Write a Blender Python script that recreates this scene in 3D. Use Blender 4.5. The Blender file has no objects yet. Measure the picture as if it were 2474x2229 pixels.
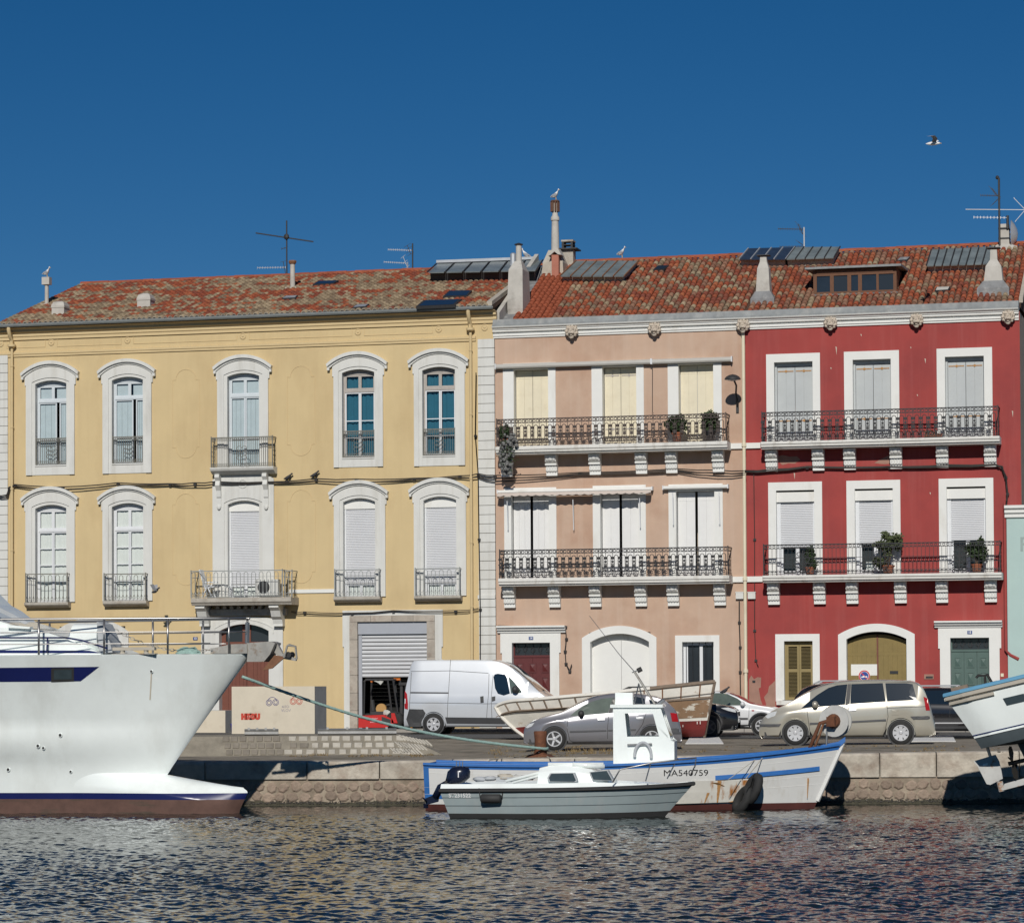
import bpy, bmesh, math, random
import numpy as np
from mathutils import Vector, Matrix
random.seed(7)
SC = bpy.context.scene
COL = SC.collection
# ---------------------------------------------------------------- camera
F, YH = 7000.0, 1640.0                       # focal length and horizon row, in photograph pixels
PSI, PIT, RHO = math.radians(14.2), math.radians(1.67), math.radians(0.3)
DP, EYE = 104.7, 1.94                        # metres from the house fronts, eye above the street
PXC, PYC = 1237.0, YH - F * math.tan(PIT)
CAM = Vector((DP * math.tan(PSI), -DP, EYE))
_f = Vector((-math.sin(PSI), math.cos(PSI), 0)); _r = Vector((math.cos(PSI), math.sin(PSI), 0)); _u = Vector((0, 0, 1))
FW = _f * math.cos(PIT) + _u * math.sin(PIT)
_up = _u * math.cos(PIT) - _f * math.sin(PIT)
RT = _r * math.cos(RHO) - _up * math.sin(RHO)
UP = _up * math.cos(RHO) + _r * math.sin(RHO)
cam_data = bpy.data.cameras.new('camera'); cam = bpy.data.objects.new('camera', cam_data); COL.objects.link(cam)
cam.matrix_world = Matrix.Translation(CAM) @ Matrix((RT, UP, -FW)).transposed().to_4x4()
cam_data.sensor_fit = 'HORIZONTAL'; cam_data.sensor_width = 36.0; cam_data.lens = 36.0 * F / 2474.0
cam_data.shift_x = 0.0; cam_data.shift_y = (PYC - 1114.5) / 2474.0
cam_data.clip_start = 0.5; cam_data.clip_end = 6000.0
SC.camera = cam
# ---------------------------------------------------------------- sky, sun, exposure
SUN = Vector((-0.15, 1.0, -0.62)).normalized()      # the way the light travels
world = bpy.data.worlds.new('World'); SC.world = world; world.use_nodes = True
nt = world.node_tree; nt.nodes.clear()
sky = nt.nodes.new('ShaderNodeTexSky'); sky.sky_type = 'NISHITA'; sky.sun_disc = False
sky.sun_elevation = math.asin(-SUN.z); sky.sun_rotation = math.atan2(-SUN.x, -SUN.y)
sky.altitude = 0; sky.air_density = 0.7; sky.dust_density = 0.0; sky.ozone_density = 5.0
hsv = nt.nodes.new('ShaderNodeHueSaturation'); hsv.inputs['Saturation'].default_value = 1.275; hsv.inputs['Value'].default_value = 0.82
bg = nt.nodes.new('ShaderNodeBackground'); bg.inputs['Strength'].default_value = 0.05
out = nt.nodes.new('ShaderNodeOutputWorld')
nt.links.new(sky.outputs[0], hsv.inputs['Color']); nt.links.new(hsv.outputs[0], bg.inputs['Color']); nt.links.new(bg.outputs[0], out.inputs['Surface'])
sun_data = bpy.data.lights.new('sun', 'SUN'); sun_data.energy = 3.5; sun_data.angle = math.radians(0.53); sun_data.color = (1.0, 0.955, 0.88)
sun = bpy.data.objects.new('sun', sun_data); COL.objects.link(sun); sun.location = (30, -60, 60)
sun.rotation_euler = SUN.to_track_quat('-Z', 'Y').to_euler()
SC.view_settings.view_transform = 'Standard'; SC.view_settings.look = 'None'
SC.view_settings.exposure = 0.0; SC.view_settings.gamma = 1.0; SC.view_settings.use_curve_mapping = False
SC.cycles.use_denoising = True; SC.cycles.max_bounces = 6; SC.cycles.transparent_max_bounces = 12
SC.cycles.caustics_reflective = False; SC.cycles.caustics_refractive = False

# ---------------------------------------------------------------- measuring: a place in the photograph at a known plane
WATER = -1.0
def ray(px, py): return FW + RT * ((px - PXC) / F) - UP * ((py - PYC) / F)
def P(px, py, Y=0.0):
    d = ray(px, py); return CAM + d * ((Y - CAM.y) / d.y)
def G(px, py, z=0.0):
    d = ray(px, py); return CAM + d * ((z - CAM.z) / d.z)
def ground_z(x, y):
    s = min(1, max(0, (-12 - y) / 18.0)); s = s * s * (3 - 2 * s)
    return max(0.0, min(0.18, (x - 6) * 0.012)) * s
def GG(px, py):
    z = 0.0
    for _ in range(6):
        p = G(px, py, z); z = ground_z(p.x, p.y)
    return p
def pxm(p):                                  # photograph pixels per metre at a point
    return F / ((Vector(p) - CAM).dot(FW))
def R(x0, y0, x1, y1, Y=0.0):                # upright rectangle on plane Y from picture edges
    xm, ym = (x0 + x1) / 2, (y0 + y1) / 2
    return P(x0, ym, Y).x, P(x1, ym, Y).x, P(xm, y1, Y).z, P(xm, y0, Y).z

# ---------------------------------------------------------------- materials
MATS = {}
def node(nt, t, **kw):
    n = nt.nodes.new(t)
    for k, v in kw.items():
        if k.startswith('i_'): n.inputs[k[2:].replace('_', ' ')].default_value = v
        else: setattr(n, k, v)
    return n
def mat(name, color=(0.5, 0.5, 0.5), rough=0.7, metal=0.0, var=0.12, scale=3.0, bump=0.0, bscale=40.0, spec=0.5,
        color2=None, c2scale=1.5, c2lo=0.55, c2hi=0.7, stretch=(1, 1, 1), coat=0.0, attr=None, objrand=0.0, emit=None, c2stretch=None, streak=None):
    """Principled material: base colour with soft noise variation, an optional second colour in patches, relief."""
    if name in MATS: return MATS[name]
    m = bpy.data.materials.new(name); MATS[name] = m; m.use_nodes = True
    nt = m.node_tree; b = nt.nodes['Principled BSDF']; L = nt.links.new
    b.inputs['Roughness'].default_value = rough; b.inputs['Metallic'].default_value = metal
    b.inputs['Specular IOR Level'].default_value = spec; b.inputs['Coat Weight'].default_value = coat
    b.inputs['Coat Roughness'].default_value = 0.06
    geo = node(nt, 'ShaderNodeNewGeometry'); mp = node(nt, 'ShaderNodeMapping'); mp.inputs['Scale'].default_value = stretch
    L(geo.outputs['Position'], mp.inputs['Vector'])
    col = None
    if attr:
        a = node(nt, 'ShaderNodeAttribute', attribute_name=attr); col = a.outputs['Color']
    else:
        rgb = node(nt, 'ShaderNodeRGB'); rgb.outputs[0].default_value = (*color, 1); col = rgb.outputs[0]
    if color2:
        n2 = node(nt, 'ShaderNodeTexNoise', i_Scale=c2scale, i_Detail=6.0, i_Roughness=0.62)
        mp2 = node(nt, 'ShaderNodeMapping'); mp2.inputs['Scale'].default_value = c2stretch or stretch; mp2.inputs['Location'].default_value = (3.1, 7.7, 1.3)
        L(geo.outputs['Position'], mp2.inputs['Vector']); L(mp2.outputs[0], n2.inputs['Vector'])
        rp = node(nt, 'ShaderNodeMapRange'); rp.inputs['From Min'].default_value = c2lo; rp.inputs['From Max'].default_value = c2hi
        L(n2.outputs['Fac'], rp.inputs['Value'])
        mx = node(nt, 'ShaderNodeMix', data_type='RGBA'); L(rp.outputs[0], mx.inputs['Factor']); L(col, mx.inputs['A'])
        mx.inputs['B'].default_value = (*color2, 1); col = mx.outputs['Result']
    if streak:                               # rain streaks: tall thin stains
        ns = node(nt, 'ShaderNodeTexNoise', i_Scale=1.0, i_Detail=5.0, i_Roughness=0.6); ms = node(nt, 'ShaderNodeMapping'); ms.inputs['Scale'].default_value = (3.2, 1.0, 0.16)
        L(geo.outputs['Position'], ms.inputs['Vector']); L(ms.outputs[0], ns.inputs['Vector']); rs = node(nt, 'ShaderNodeMapRange'); rs.inputs['From Min'].default_value = 0.5; rs.inputs['From Max'].default_value = 0.78; rs.inputs['To Max'].default_value = streak[3]
        L(ns.outputs['Fac'], rs.inputs['Value']); mx = node(nt, 'ShaderNodeMix', data_type='RGBA'); L(rs.outputs[0], mx.inputs['Factor']); L(col, mx.inputs['A']); mx.inputs['B'].default_value = (*streak[:3], 1); col = mx.outputs['Result']
    if var > 0:
        n1 = node(nt, 'ShaderNodeTexNoise', i_Scale=scale, i_Detail=7.0, i_Roughness=0.65); L(mp.outputs[0], n1.inputs['Vector'])
        r1 = node(nt, 'ShaderNodeMapRange'); r1.inputs['From Min'].default_value = 0.25; r1.inputs['From Max'].default_value = 0.75
        r1.inputs['To Min'].default_value = 1 - var; r1.inputs['To Max'].default_value = 1 + var; L(n1.outputs['Fac'], r1.inputs['Value'])
        fac = r1.outputs[0]
        if objrand:
            oi = node(nt, 'ShaderNodeObjectInfo'); r2 = node(nt, 'ShaderNodeMapRange'); r2.inputs['To Min'].default_value = 1 - objrand; r2.inputs['To Max'].default_value = 1 + objrand
            L(oi.outputs['Random'], r2.inputs['Value']); mu = node(nt, 'ShaderNodeMath', operation='MULTIPLY'); L(fac, mu.inputs[0]); L(r2.outputs[0], mu.inputs[1]); fac = mu.outputs[0]
        vm = node(nt, 'ShaderNodeVectorMath', operation='SCALE'); L(col, vm.inputs[0]); L(fac, vm.inputs['Scale']); col = vm.outputs[0]
    L(col, b.inputs['Base Color'])
    if bump > 0:
        nb = node(nt, 'ShaderNodeTexNoise', i_Scale=bscale, i_Detail=5.0); L(mp.outputs[0], nb.inputs['Vector'])
        bp = node(nt, 'ShaderNodeBump'); bp.inputs['Strength'].default_value = min(1, bump); bp.inputs['Distance'].default_value = 0.02
        L(nb.outputs['Fac'], bp.inputs['Height']); L(bp.outputs[0], b.inputs['Normal'])
    if emit:
        b.inputs['Emission Color'].default_value = (*emit, 1); b.inputs['Emission Strength'].default_value = 1.0
    return m
def glass_mat(name, tint=(0.9, 0.95, 0.95), ior=1.5, rough=0.02):
    if name in MATS: return MATS[name]
    m = bpy.data.materials.new(name); MATS[name] = m; m.use_nodes = True; nt = m.node_tree; nt.nodes.clear(); L = nt.links.new
    o = node(nt, 'ShaderNodeOutputMaterial'); t = node(nt, 'ShaderNodeBsdfTransparent'); t.inputs[0].default_value = (*tint, 1)
    g = node(nt, 'ShaderNodeBsdfGlossy'); g.inputs['Roughness'].default_value = rough
    fr = node(nt, 'ShaderNodeFresnel'); fr.inputs[0].default_value = ior
    mx = node(nt, 'ShaderNodeMixShader'); L(fr.outputs[0], mx.inputs[0]); L(t.outputs[0], mx.inputs[1]); L(g.outputs[0], mx.inputs[2]); L(mx.outputs[0], o.inputs[0])
    return m

# ---------------------------------------------------------------- mesh building
OFF = {}
class MB:
    """Collects shapes; build() links them as ONE mesh object."""
    def __init__(s): s.v, s.f, s.c = [], [], None
    def add(s, vs, fs):
        n = len(s.v); s.v += [tuple(p) for p in vs]; s.f += [tuple(i + n for i in f) for f in fs]; return s
    def box(s, x0, x1, y0, y1, z0, z1):
        return s.add([(x, y, z) for x in (x0, x1) for y in (y0, y1) for z in (z0, z1)],
                     [(0, 1, 3, 2), (4, 6, 7, 5), (0, 4, 5, 1), (2, 3, 7, 6), (0, 2, 6, 4), (1, 5, 7, 3)])
    def obox(s, c, ax, ay, az):              # oriented box: centre and half-axis vectors
        c, ax, ay, az = map(Vector, (c, ax, ay, az))
        return s.add([c + ax * i + ay * j + az * k for i in (-1, 1) for j in (-1, 1) for k in (-1, 1)],
                     [(0, 1, 3, 2), (4, 6, 7, 5), (0, 4, 5, 1), (2, 3, 7, 6), (0, 2, 6, 4), (1, 5, 7, 3)])
    def prism(s, poly, y0, y1):              # polygon of (x, z) pushed from y0 to y1
        n = len(poly)
        vs = [(x, y0, z) for x, z in poly] + [(x, y1, z) for x, z in poly]
        return s.add(vs, [tuple(range(n)), tuple(range(2 * n - 1, n - 1, -1))] + [(i, i + n, (i + 1) % n + n, (i + 1) % n) for i in range(n)])
    def ring(s, outer, inner, y0, y1, closed=True):   # band between two (x,z) outlines with the same count
        n = len(outer); vs = []
        for y in (y0, y1): vs += [(x, y, z) for x, z in outer] + [(x, y, z) for x, z in inner]
        fs = []
        for i in range(n if closed else n - 1):
            j = (i + 1) % n
            fs += [(i, j, n + j, n + i), (2 * n + i, 3 * n + i, 3 * n + j, 2 * n + j), (i, 2 * n + i, 2 * n + j, j), (n + i, n + j, 3 * n + j, 3 * n + i)]
        if not closed:
            for i in (0, n - 1): fs.append((i, n + i, 3 * n + i, 2 * n + i))
        return s.add(vs, fs)
    def tube(s, pts, r, n=6, closed=False, caps=True):
        pts = [Vector(p) for p in pts]; m = len(pts); rr = r if isinstance(r, (list, tuple)) else [r] * m
        vs, prev = [], None
        for i, p in enumerate(pts):
            a = pts[(i - 1) % m] if (i > 0 or closed) else p; b = pts[(i + 1) % m] if (i < m - 1 or closed) else p
            t = (b - a)
            if t.length < 1e-9: t = Vector((0, 0, 1))
            t.normalize()
            if prev is None:
                ref = Vector((0, 0, 1)) if abs(t.z) < 0.9 else Vector((1, 0, 0)); u = t.cross(ref).normalized()
            else:
                u = prev - t * prev.dot(t); u = u.normalized() if u.length > 1e-6 else t.orthogonal().normalized()
            prev = u; w = t.cross(u)
            for k in range(n):
                an = 2 * math.pi * (k + 0.5) / n; vs.append(p + (u * math.cos(an) + w * math.sin(an)) * rr[i])
        fs = []
        for i in range(m if closed else m - 1):
            j = (i + 1) % m
            for k in range(n): l = (k + 1) % n; fs.append((i * n + k, i * n + l, j * n + l, j * n + k))
        if caps and not closed: fs += [tuple(range(n - 1, -1, -1)), tuple((m - 1) * n + k for k in range(n))]
        return s.add(vs, fs)
    def lathe(s, prof, c=(0, 0, 0), axis='z', n=16, caps=True):  # profile of (radius, height)
        vs, fs = [], []; c = Vector(c)
        for r, h in prof:
            for k in range(n):
                a = 2 * math.pi * k / n; p = (r * math.cos(a), r * math.sin(a), h)
                if axis == 'y': p = (p[0], p[2], p[1])
                if axis == 'x': p = (p[2], p[0], p[1])
                vs.append(c + Vector(p))
        for i in range(len(prof) - 1):
            for k in range(n): l = (k + 1) % n; fs.append((i * n + k, i * n + l, (i + 1) * n + l, (i + 1) * n + k))
        if caps: fs += [tuple(range(n - 1, -1, -1)), tuple((len(prof) - 1) * n + k for k in range(n))]
        return s.add(vs, fs)
    def ball(s, c, rx, ry=None, rz=None, n=8, m=6, jit=0.0):
        ry = ry or rx; rz = rz or rx; vs = [(c[0], c[1], c[2] - rz)]; fs = []
        for i in range(1, m):
            ph = -math.pi / 2 + math.pi * i / m
            for k in range(n):
                a = 2 * math.pi * k / n; q = 1 + random.uniform(-jit, jit)
                vs.append((c[0] + rx * q * math.cos(ph) * math.cos(a), c[1] + ry * q * math.cos(ph) * math.sin(a), c[2] + rz * q * math.sin(ph)))
        vs.append((c[0], c[1], c[2] + rz)); e = len(vs) - 1
        for k in range(n):
            l = (k + 1) % n; fs.append((0, 1 + l, 1 + k)); fs.append((e, e - n + k, e - n + l))
            for i in range(m - 2): a0 = 1 + i * n; fs.append((a0 + k, a0 + l, a0 + n + l, a0 + n + k))
        return s.add(vs, fs)
    def grid(s, rows, flip=False, closed=False):      # rows of equal-length point lists
        n = len(rows[0]); m = len(rows); fs = []
        for i in range(m - 1):
            for k in range(n if closed else n - 1):
                l = (k + 1) % n; q = (i * n + k, i * n + l, (i + 1) * n + l, (i + 1) * n + k); fs.append(q[::-1] if flip else q)
        return s.add([p for r_ in rows for p in r_], fs)
    def xf(s, M):
        s.v = [tuple(M @ Vector(p)) for p in s.v]; return s
    def mesh(s, name, m=None, smooth=False, off=(0, 0, 0)):
        me = bpy.data.meshes.new(name)
        me.from_pydata([(x - off[0], y - off[1], z - off[2]) for x, y, z in s.v], [], s.f)
        if smooth: me.polygons.foreach_set('use_smooth', [True] * len(me.polygons))
        if m: me.materials.append(MATS[m] if isinstance(m, str) else m)
        me.update(); return me
    def build(s, name, m=None, parent=None, smooth=False, fixn=True, angle=None):
        off = (0, 0, 0)
        if parent is not None: off = OFF.get(parent.name, (0, 0, 0))
        else:
            a = np.array(s.v); lo, hi = a.min(0), a.max(0); off = ((lo[0] + hi[0]) / 2, (lo[1] + hi[1]) / 2, lo[2])
        me = s.mesh(name, m, smooth, off)
        if fixn:
            bm = bmesh.new(); bm.from_mesh(me); bmesh.ops.recalc_face_normals(bm, faces=bm.faces); bm.to_mesh(me); bm.free()
        if angle: me.set_sharp_from_angle(angle=math.radians(angle))
        o = bpy.data.objects.new(name, me); COL.objects.link(o)
        if parent is not None: o.parent = parent; OFF[o.name] = off
        else: o.location = off; OFF[o.name] = off
        return o
def tag(o, label=None, cat=None, group=None, kind=None):
    if label: o['label'] = label
    if cat: o['category'] = cat
    if group: o['group'] = group
    if kind: o['kind'] = kind
    return o
def thing(name, label, cat, loc=(0, 0, 0), rotz=0.0, group=None, world=True, scale=1.0):
    """An Empty at the thing's base. world=True: its parts are given in world places; else in the thing's own axes."""
    o = bpy.data.objects.new(name, None); COL.objects.link(o); o.empty_display_size = 0.3
    o.location = loc; o.rotation_euler = (0, 0, rotz); o.scale = (scale,) * 3
    OFF[o.name] = tuple(loc) if world else (0, 0, 0)
    return tag(o, label, cat, group)
def part(name, me, parent, loc=None, rot=None):       # a part that shares mesh data with its likes
    o = bpy.data.objects.new(name, me); COL.objects.link(o); o.parent = parent
    off = OFF.get(parent.name, (0, 0, 0)); OFF[o.name] = off
    if loc is not None: o.location = Vector(loc) - Vector(off)
    if rot is not None: o.rotation_euler = rot
    return o
def arc(cx, cz, r, a0, a1, n=10):
    return [(cx + r * math.cos(math.radians(a0 + (a1 - a0) * i / n)), cz + r * math.sin(math.radians(a0 + (a1 - a0) * i / n))) for i in range(n + 1)]
def segarch(x0, x1, zs, zt, n=12):           # segmental arch from (x0,zs) over the top zt to (x1,zs)
    c = (x1 - x0) / 2; h = max(zt - zs, 1e-3); r = (c * c + h * h) / (2 * h); cx, cz = (x0 + x1) / 2, zt - r
    a = math.degrees(math.asin(min(1, c / r))); a = a if h <= c else 180 - a
    return arc(cx, cz, r, 90 + a, 90 - a, n)
def text_mesh(txt, size, font_bold=0.0, extrude=0.0):
    cu = bpy.data.curves.new('t', 'FONT'); cu.body = txt; cu.size = size; cu.align_x = 'CENTER'; cu.align_y = 'CENTER'; cu.offset = font_bold; cu.extrude = extrude; cu.resolution_u = 3
    o = bpy.data.objects.new('t', cu); COL.objects.link(o)
    bpy.context.view_layer.update()
    me = bpy.data.meshes.new_from_object(o.evaluated_get(bpy.context.evaluated_depsgraph_get()))
    bpy.data.objects.remove(o); bpy.data.curves.remove(cu); return me
def text_part(name, txt, size, m, parent, M, bold=0.0):  # flat lettering set on a surface by matrix M (own axes: x right, y up)
    me = text_mesh(txt, size, bold); me.transform(M)
    off = OFF.get(parent.name, (0, 0, 0)); me.transform(Matrix.Translation(-Vector(off)))
    me.materials.clear(); me.materials.append(MATS[m]); me.name = name
    o = bpy.data.objects.new(name, me); COL.objects.link(o); o.parent = parent; OFF[o.name] = off
    return o
def facing(x, y, z, rz=0.0):                 # matrix for lettering on an upright surface that faces -Y
    return Matrix.Translation((x, y, z)) @ Matrix.Rotation(rz, 4, 'Z') @ Matrix.Rotation(math.pi / 2, 4, 'X')
# ================================================================ materials used across the scene
mat('water_body', (0.010, 0.015, 0.013), 0.05, var=0.0)
mat('sett', (0.27, 0.235, 0.185), 0.85, var=0.3, scale=2.5, bump=0.6, bscale=14, color2=(0.13, 0.115, 0.085), c2scale=0.9, c2lo=0.45, c2hi=0.65)
mat('asphalt', (0.085, 0.085, 0.085), 0.9, var=0.2, scale=2, bump=0.3, bscale=60)
mat('pavement', (0.24, 0.225, 0.2), 0.85, var=0.18, scale=2)
mat('kerb', (0.33, 0.31, 0.28), 0.8, var=0.2, scale=4)
mat('coping', (0.47, 0.425, 0.355), 0.85, var=0.25, scale=3.2, bump=0.8, bscale=16, color2=(0.31, 0.255, 0.205), c2scale=2.2, c2lo=0.46, c2hi=0.7, objrand=0.13)
mat('rubble', (0.285, 0.22, 0.17), 0.9, var=0.3, scale=7, bump=0.9, bscale=22, color2=(0.23, 0.16, 0.125), c2scale=3, objrand=0.2)
mat('mortar', (0.33, 0.275, 0.21), 0.9, var=0.3, scale=4, bump=0.7, bscale=20, color2=(0.17, 0.13, 0.095), c2scale=1.2, c2lo=0.4, c2hi=0.75)
mat('shells', (0.05, 0.045, 0.04), 0.6, var=0.5, scale=30, color2=(0.4, 0.36, 0.3), c2scale=14, c2lo=0.62, c2hi=0.66)
mat('algae', (0.055, 0.05, 0.03), 0.7, var=0.4, scale=8, bump=.6, bscale=40)
mat('pale_stone', (0.46, 0.43, 0.37), 0.85, var=0.2, scale=4, bump=0.5, bscale=25, objrand=0.12)
mat('dark_stone', (0.22, 0.195, 0.16), 0.9, var=0.25, scale=4, bump=0.5, bscale=20, objrand=0.1)
mat('grit', (0.25, 0.225, 0.18), 0.95, var=0.3, scale=3, bump=0.5, bscale=30)
mat('road_paint', (0.72, 0.72, 0.7), 0.6, var=0.06, scale=6)
mat('grass', (0.13, 0.13, 0.05), 0.8, var=0.3, scale=5)
mat('dry_grass', (0.24, 0.17, 0.08), 0.85, var=0.3, scale=5)
mat('galvanised', (0.38, 0.38, 0.37), 0.45, metal=0.6, var=0.2, scale=4)
mat('rust', (0.13, 0.048, 0.022), 0.8, var=0.35, scale=6, bump=0.4, bscale=30, color2=(0.22, 0.09, 0.04), c2scale=4)

def quay_y(x): return -39.1 + (x - 4.0) * 0.20
QA = math.atan(0.20)
# ---------------------------------------------------------------- water with real waves
rng = np.random.default_rng(5)
fx_ = np.arange(-6.5, 28.5, 0.052); fy_ = np.arange(-73.5, -33.0, 0.046)
gx = np.concatenate([[-1500, -400, -120, -50, -25, -12], fx_, [32, 40, 60, 120, 400, 1500]]); gy = np.concatenate([[-1200, -400, -180, -110, -85], fy_, [-28, -18]])
XX, YY = np.meshgrid(gx, gy); ZZ = np.zeros_like(XX)
for i in range(80):
    lam = 0.14 * (4.6 ** rng.random()); k = 2 * math.pi / lam; th = rng.normal(0.9, 0.7) + (math.pi if rng.random() < 0.3 else 0)
    amp = 0.0128 * lam ** 1.0
    ph = k * (math.cos(th) * XX + math.sin(th) * YY) + rng.random() * 6.28
    ZZ += amp * (np.sin(ph) + 0.9 * (1 - 2 * np.abs(np.sin(ph * 0.5 + 0.9))))
patch = 0.88 + 0.2 * np.sin(XX * 0.55 + 1.3 * np.sin(YY * 0.21)) * np.sin(YY * 0.33 + 0.7)
calm = np.clip((-38.5 - YY) / 9.0, 0.55, 1.0)          # lee of the quay is smoother
ZZ *= patch * calm
edge = (XX < -7) | (XX > 29) | (YY < -74) | (YY > -32.5); ZZ[edge] = 0
nx, ny = len(gx), len(gy); idx = np.arange(nx * ny).reshape(ny, nx)
quads = np.stack([idx[:-1, :-1], idx[:-1, 1:], idx[1:, 1:], idx[1:, :-1]], -1).reshape(-1, 4)
me = bpy.data.meshes.new('water'); me.vertices.add(nx * ny); me.vertices.foreach_set('co', np.stack([XX, YY, ZZ + WATER], -1).ravel())
me.loops.add(quads.size); me.loops.foreach_set('vertex_index', quads.ravel()); me.polygons.add(len(quads))
me.polygons.foreach_set('loop_start', np.arange(0, quads.size, 4)); me.polygons.foreach_set('use_smooth', np.ones(len(quads), bool)); me.update(calc_edges=True)
me.materials.append(MATS['water_body']); water = bpy.data.objects.new('water', me); COL.objects.link(water); water['kind'] = 'structure'
m = MATS['water_body']; nt = m.node_tree; b = nt.nodes['Principled BSDF']; b.inputs['IOR'].default_value = 1.333
tc = node(nt, 'ShaderNodeNewGeometry'); n1 = node(nt, 'ShaderNodeTexNoise', i_Scale=13.0, i_Detail=4.0); bp = node(nt, 'ShaderNodeBump'); bp.inputs['Strength'].default_value = 0.12; bp.inputs['Distance'].default_value = 0.012
nt.links.new(tc.outputs['Position'], n1.inputs['Vector']); nt.links.new(n1.outputs['Fac'], bp.inputs['Height']); nt.links.new(bp.outputs[0], b.inputs['Normal'])
# ---------------------------------------------------------------- ground: one sheet from the quay edge to the horizon
xs = [-900, -300, -120, -60, -40] + [-30 + 1.0 * i for i in range(66)] + [42, 60, 120, 300, 900]
rows = []
for t in [0, 0.6, 1.5, 3, 5, 7, 9, 11, 14, 17, 20, 24, 28, 33, 40, 60, 120, 400, 1500]:
    rows.append([(x, quay_y(max(-60, min(60, x))) + 0.55 + t, ground_z(x, quay_y(max(-60, min(60, x))) + t) + random.uniform(-.012, .012) * (t < 30)) for x in xs])
g = MB(); g.grid(rows); ground = g.build('ground', 'sett', smooth=True); ground['kind'] = 'structure'
def sheet(name, m, x0, x1, y0, y1, lift, n=50):
    b = MB(); b.grid([[(x0 + (x1 - x0) * i / n, y, ground_z(x0 + (x1 - x0) * i / n, y) + lift) for i in range(n + 1)] for y in np.linspace(y0, y1, 10)])
    o = b.build(name, m, smooth=True); o['kind'] = 'structure'; return o
sheet('road', 'asphalt', -90, 90, -13.5, -3.0, 0.022)
b = MB(); b.box(-90, 90, -2.62, 0.4, -0.1, 0.12); pv = b.build('pavement', 'pavement'); pv['kind'] = 'structure'
for i in range(34):                                      # kerb stones
    b = MB(); b.box(-22 + i * 1.3, -22 + i * 1.3 + 1.28, -2.80, -2.625, -0.1, 0.135 + random.uniform(-.006, .006)); b.build('kerb_stone', 'kerb', pv)
# painted bay markings beside the cars
def painted(px0, px1, py0, py1, px2, px3, label):
    pts = [GG(px0, py1), GG(px1, py1), GG(px3, py0), GG(px2, py0)]
    b = MB(); b.add([(p.x, p.y, p.z + 0.03) for p in pts] + [(p.x, p.y, p.z - .02) for p in pts], [(0, 1, 2, 3), (0, 4, 5, 1), (1, 5, 6, 2), (2, 6, 7, 3), (3, 7, 4, 0), (7, 6, 5, 4)])
    o = b.build('painted_marking', 'road_paint'); o['kind'] = 'structure'; o['label'] = label
painted(1656, 1748, 1780, 1797, 1668, 1736, 'white painted bay marking under the old wooden boat stern')
painted(2150, 2309, 1779, 1792, 2160, 2302, 'white painted bay marking behind the beige minivan')
# ---------------------------------------------------------------- quay wall
qroot = thing('quay_wall', 'stone quay wall with pale coping blocks over rounded rubble', 'quay wall', (10, quay_y(10), WATER))
def q_local(s, out_, z):                                 # s along the wall (x), out_ metres towards the water
    return Vector((s + out_ * math.sin(QA), quay_y(s) - out_ * math.cos(QA), z))
def qtop(s): return ground_z(s, quay_y(s))
b = MB()
b.grid([[q_local(x, 0.0, -2.6) for x in range(-70, 72, 2)], [q_local(x, 0.0, -0.40) for x in range(-70, 72, 2)]], flip=True)
b.grid([[q_local(x, 0.0, -0.40) for x in range(-70, 72, 2)], [q_local(x, -0.9, -0.40) for x in range(-70, 72, 2)]], flip=True)
b.build('wall_face', 'mortar', qroot, fixn=False)
x = -14.0; k = 0
while x < 26:                                            # coping blocks
    L = random.choice([1.15, 1.3, 1.7, 1.9, 2.4]); a, c = x + 0.012, x + L - 0.012; z1a, z1c = qtop(a) + .012, qtop(c) + .012
    o_ = random.uniform(0.04, 0.075); lip = 0.06; b = MB()
    rows = []
    for s, z1 in ((a, z1a), (a + .03, z1a), (c - .03, z1c), (c, z1c)):
        ins = 0.02 if s in (a, c) else 0
        rows.append([q_local(s, o_ - ins, -0.41), q_local(s, o_ - ins, z1 - lip), q_local(s, o_ - 0.05 - ins, z1 - .012), q_local(s, o_ - .12, z1), q_local(s, -0.72, z1), q_local(s, -0.72, -0.41)])
    b.grid(rows, closed=True); b.add(rows[0], [(0, 1, 2, 3, 4, 5)]); b.add(rows[-1], [(5, 4, 3, 2, 1, 0)])
    b.build('coping_stone', 'coping', qroot); x += L
stone_me = []
for v in range(14):                                      # rounded rubble stones
    n = random.choice([6, 7, 8]); r0, r1 = random.uniform(.125, .155), random.uniform(.11, .14); a0 = random.random()
    o_ = [(math.cos(a0 + 6.283 * i / n) * r0 * random.uniform(.88, 1.08), math.sin(a0 + 6.283 * i / n) * r1 * random.uniform(.88, 1.08)) for i in range(n)]
    b = MB(); b.add([(x_, 0.03, z_) for x_, z_ in o_] + [(x_, -0.012, z_) for x_, z_ in o_] + [(x_ * .72, -0.035, z_ * .72) for x_, z_ in o_],
          [(i, (i + 1) % n, n + (i + 1) % n, n + i) for i in range(n)] + [(n + i, n + (i + 1) % n, 2 * n + (i + 1) % n, 2 * n + i) for i in range(n)] + [tuple(2 * n + i for i in range(n))])
    me = b.mesh('stone', 'rubble'); bm = bmesh.new(); bm.from_mesh(me); bmesh.ops.recalc_face_normals(bm, faces=bm.faces); bm.to_mesh(me); bm.free(); stone_me.append(me)
cnt = 0
for row in range(2):
    x = 0.4 + row * .13
    while x < 23.0:
        if cnt < 298:
            part('stone', random.choice(stone_me), qroot, q_local(x, 0.0, -0.60 - row * 0.235 + random.uniform(-.03, .03)), (0, random.uniform(-.3, .3), QA)); cnt += 1
        x += random.uniform(.255, .31)
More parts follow.
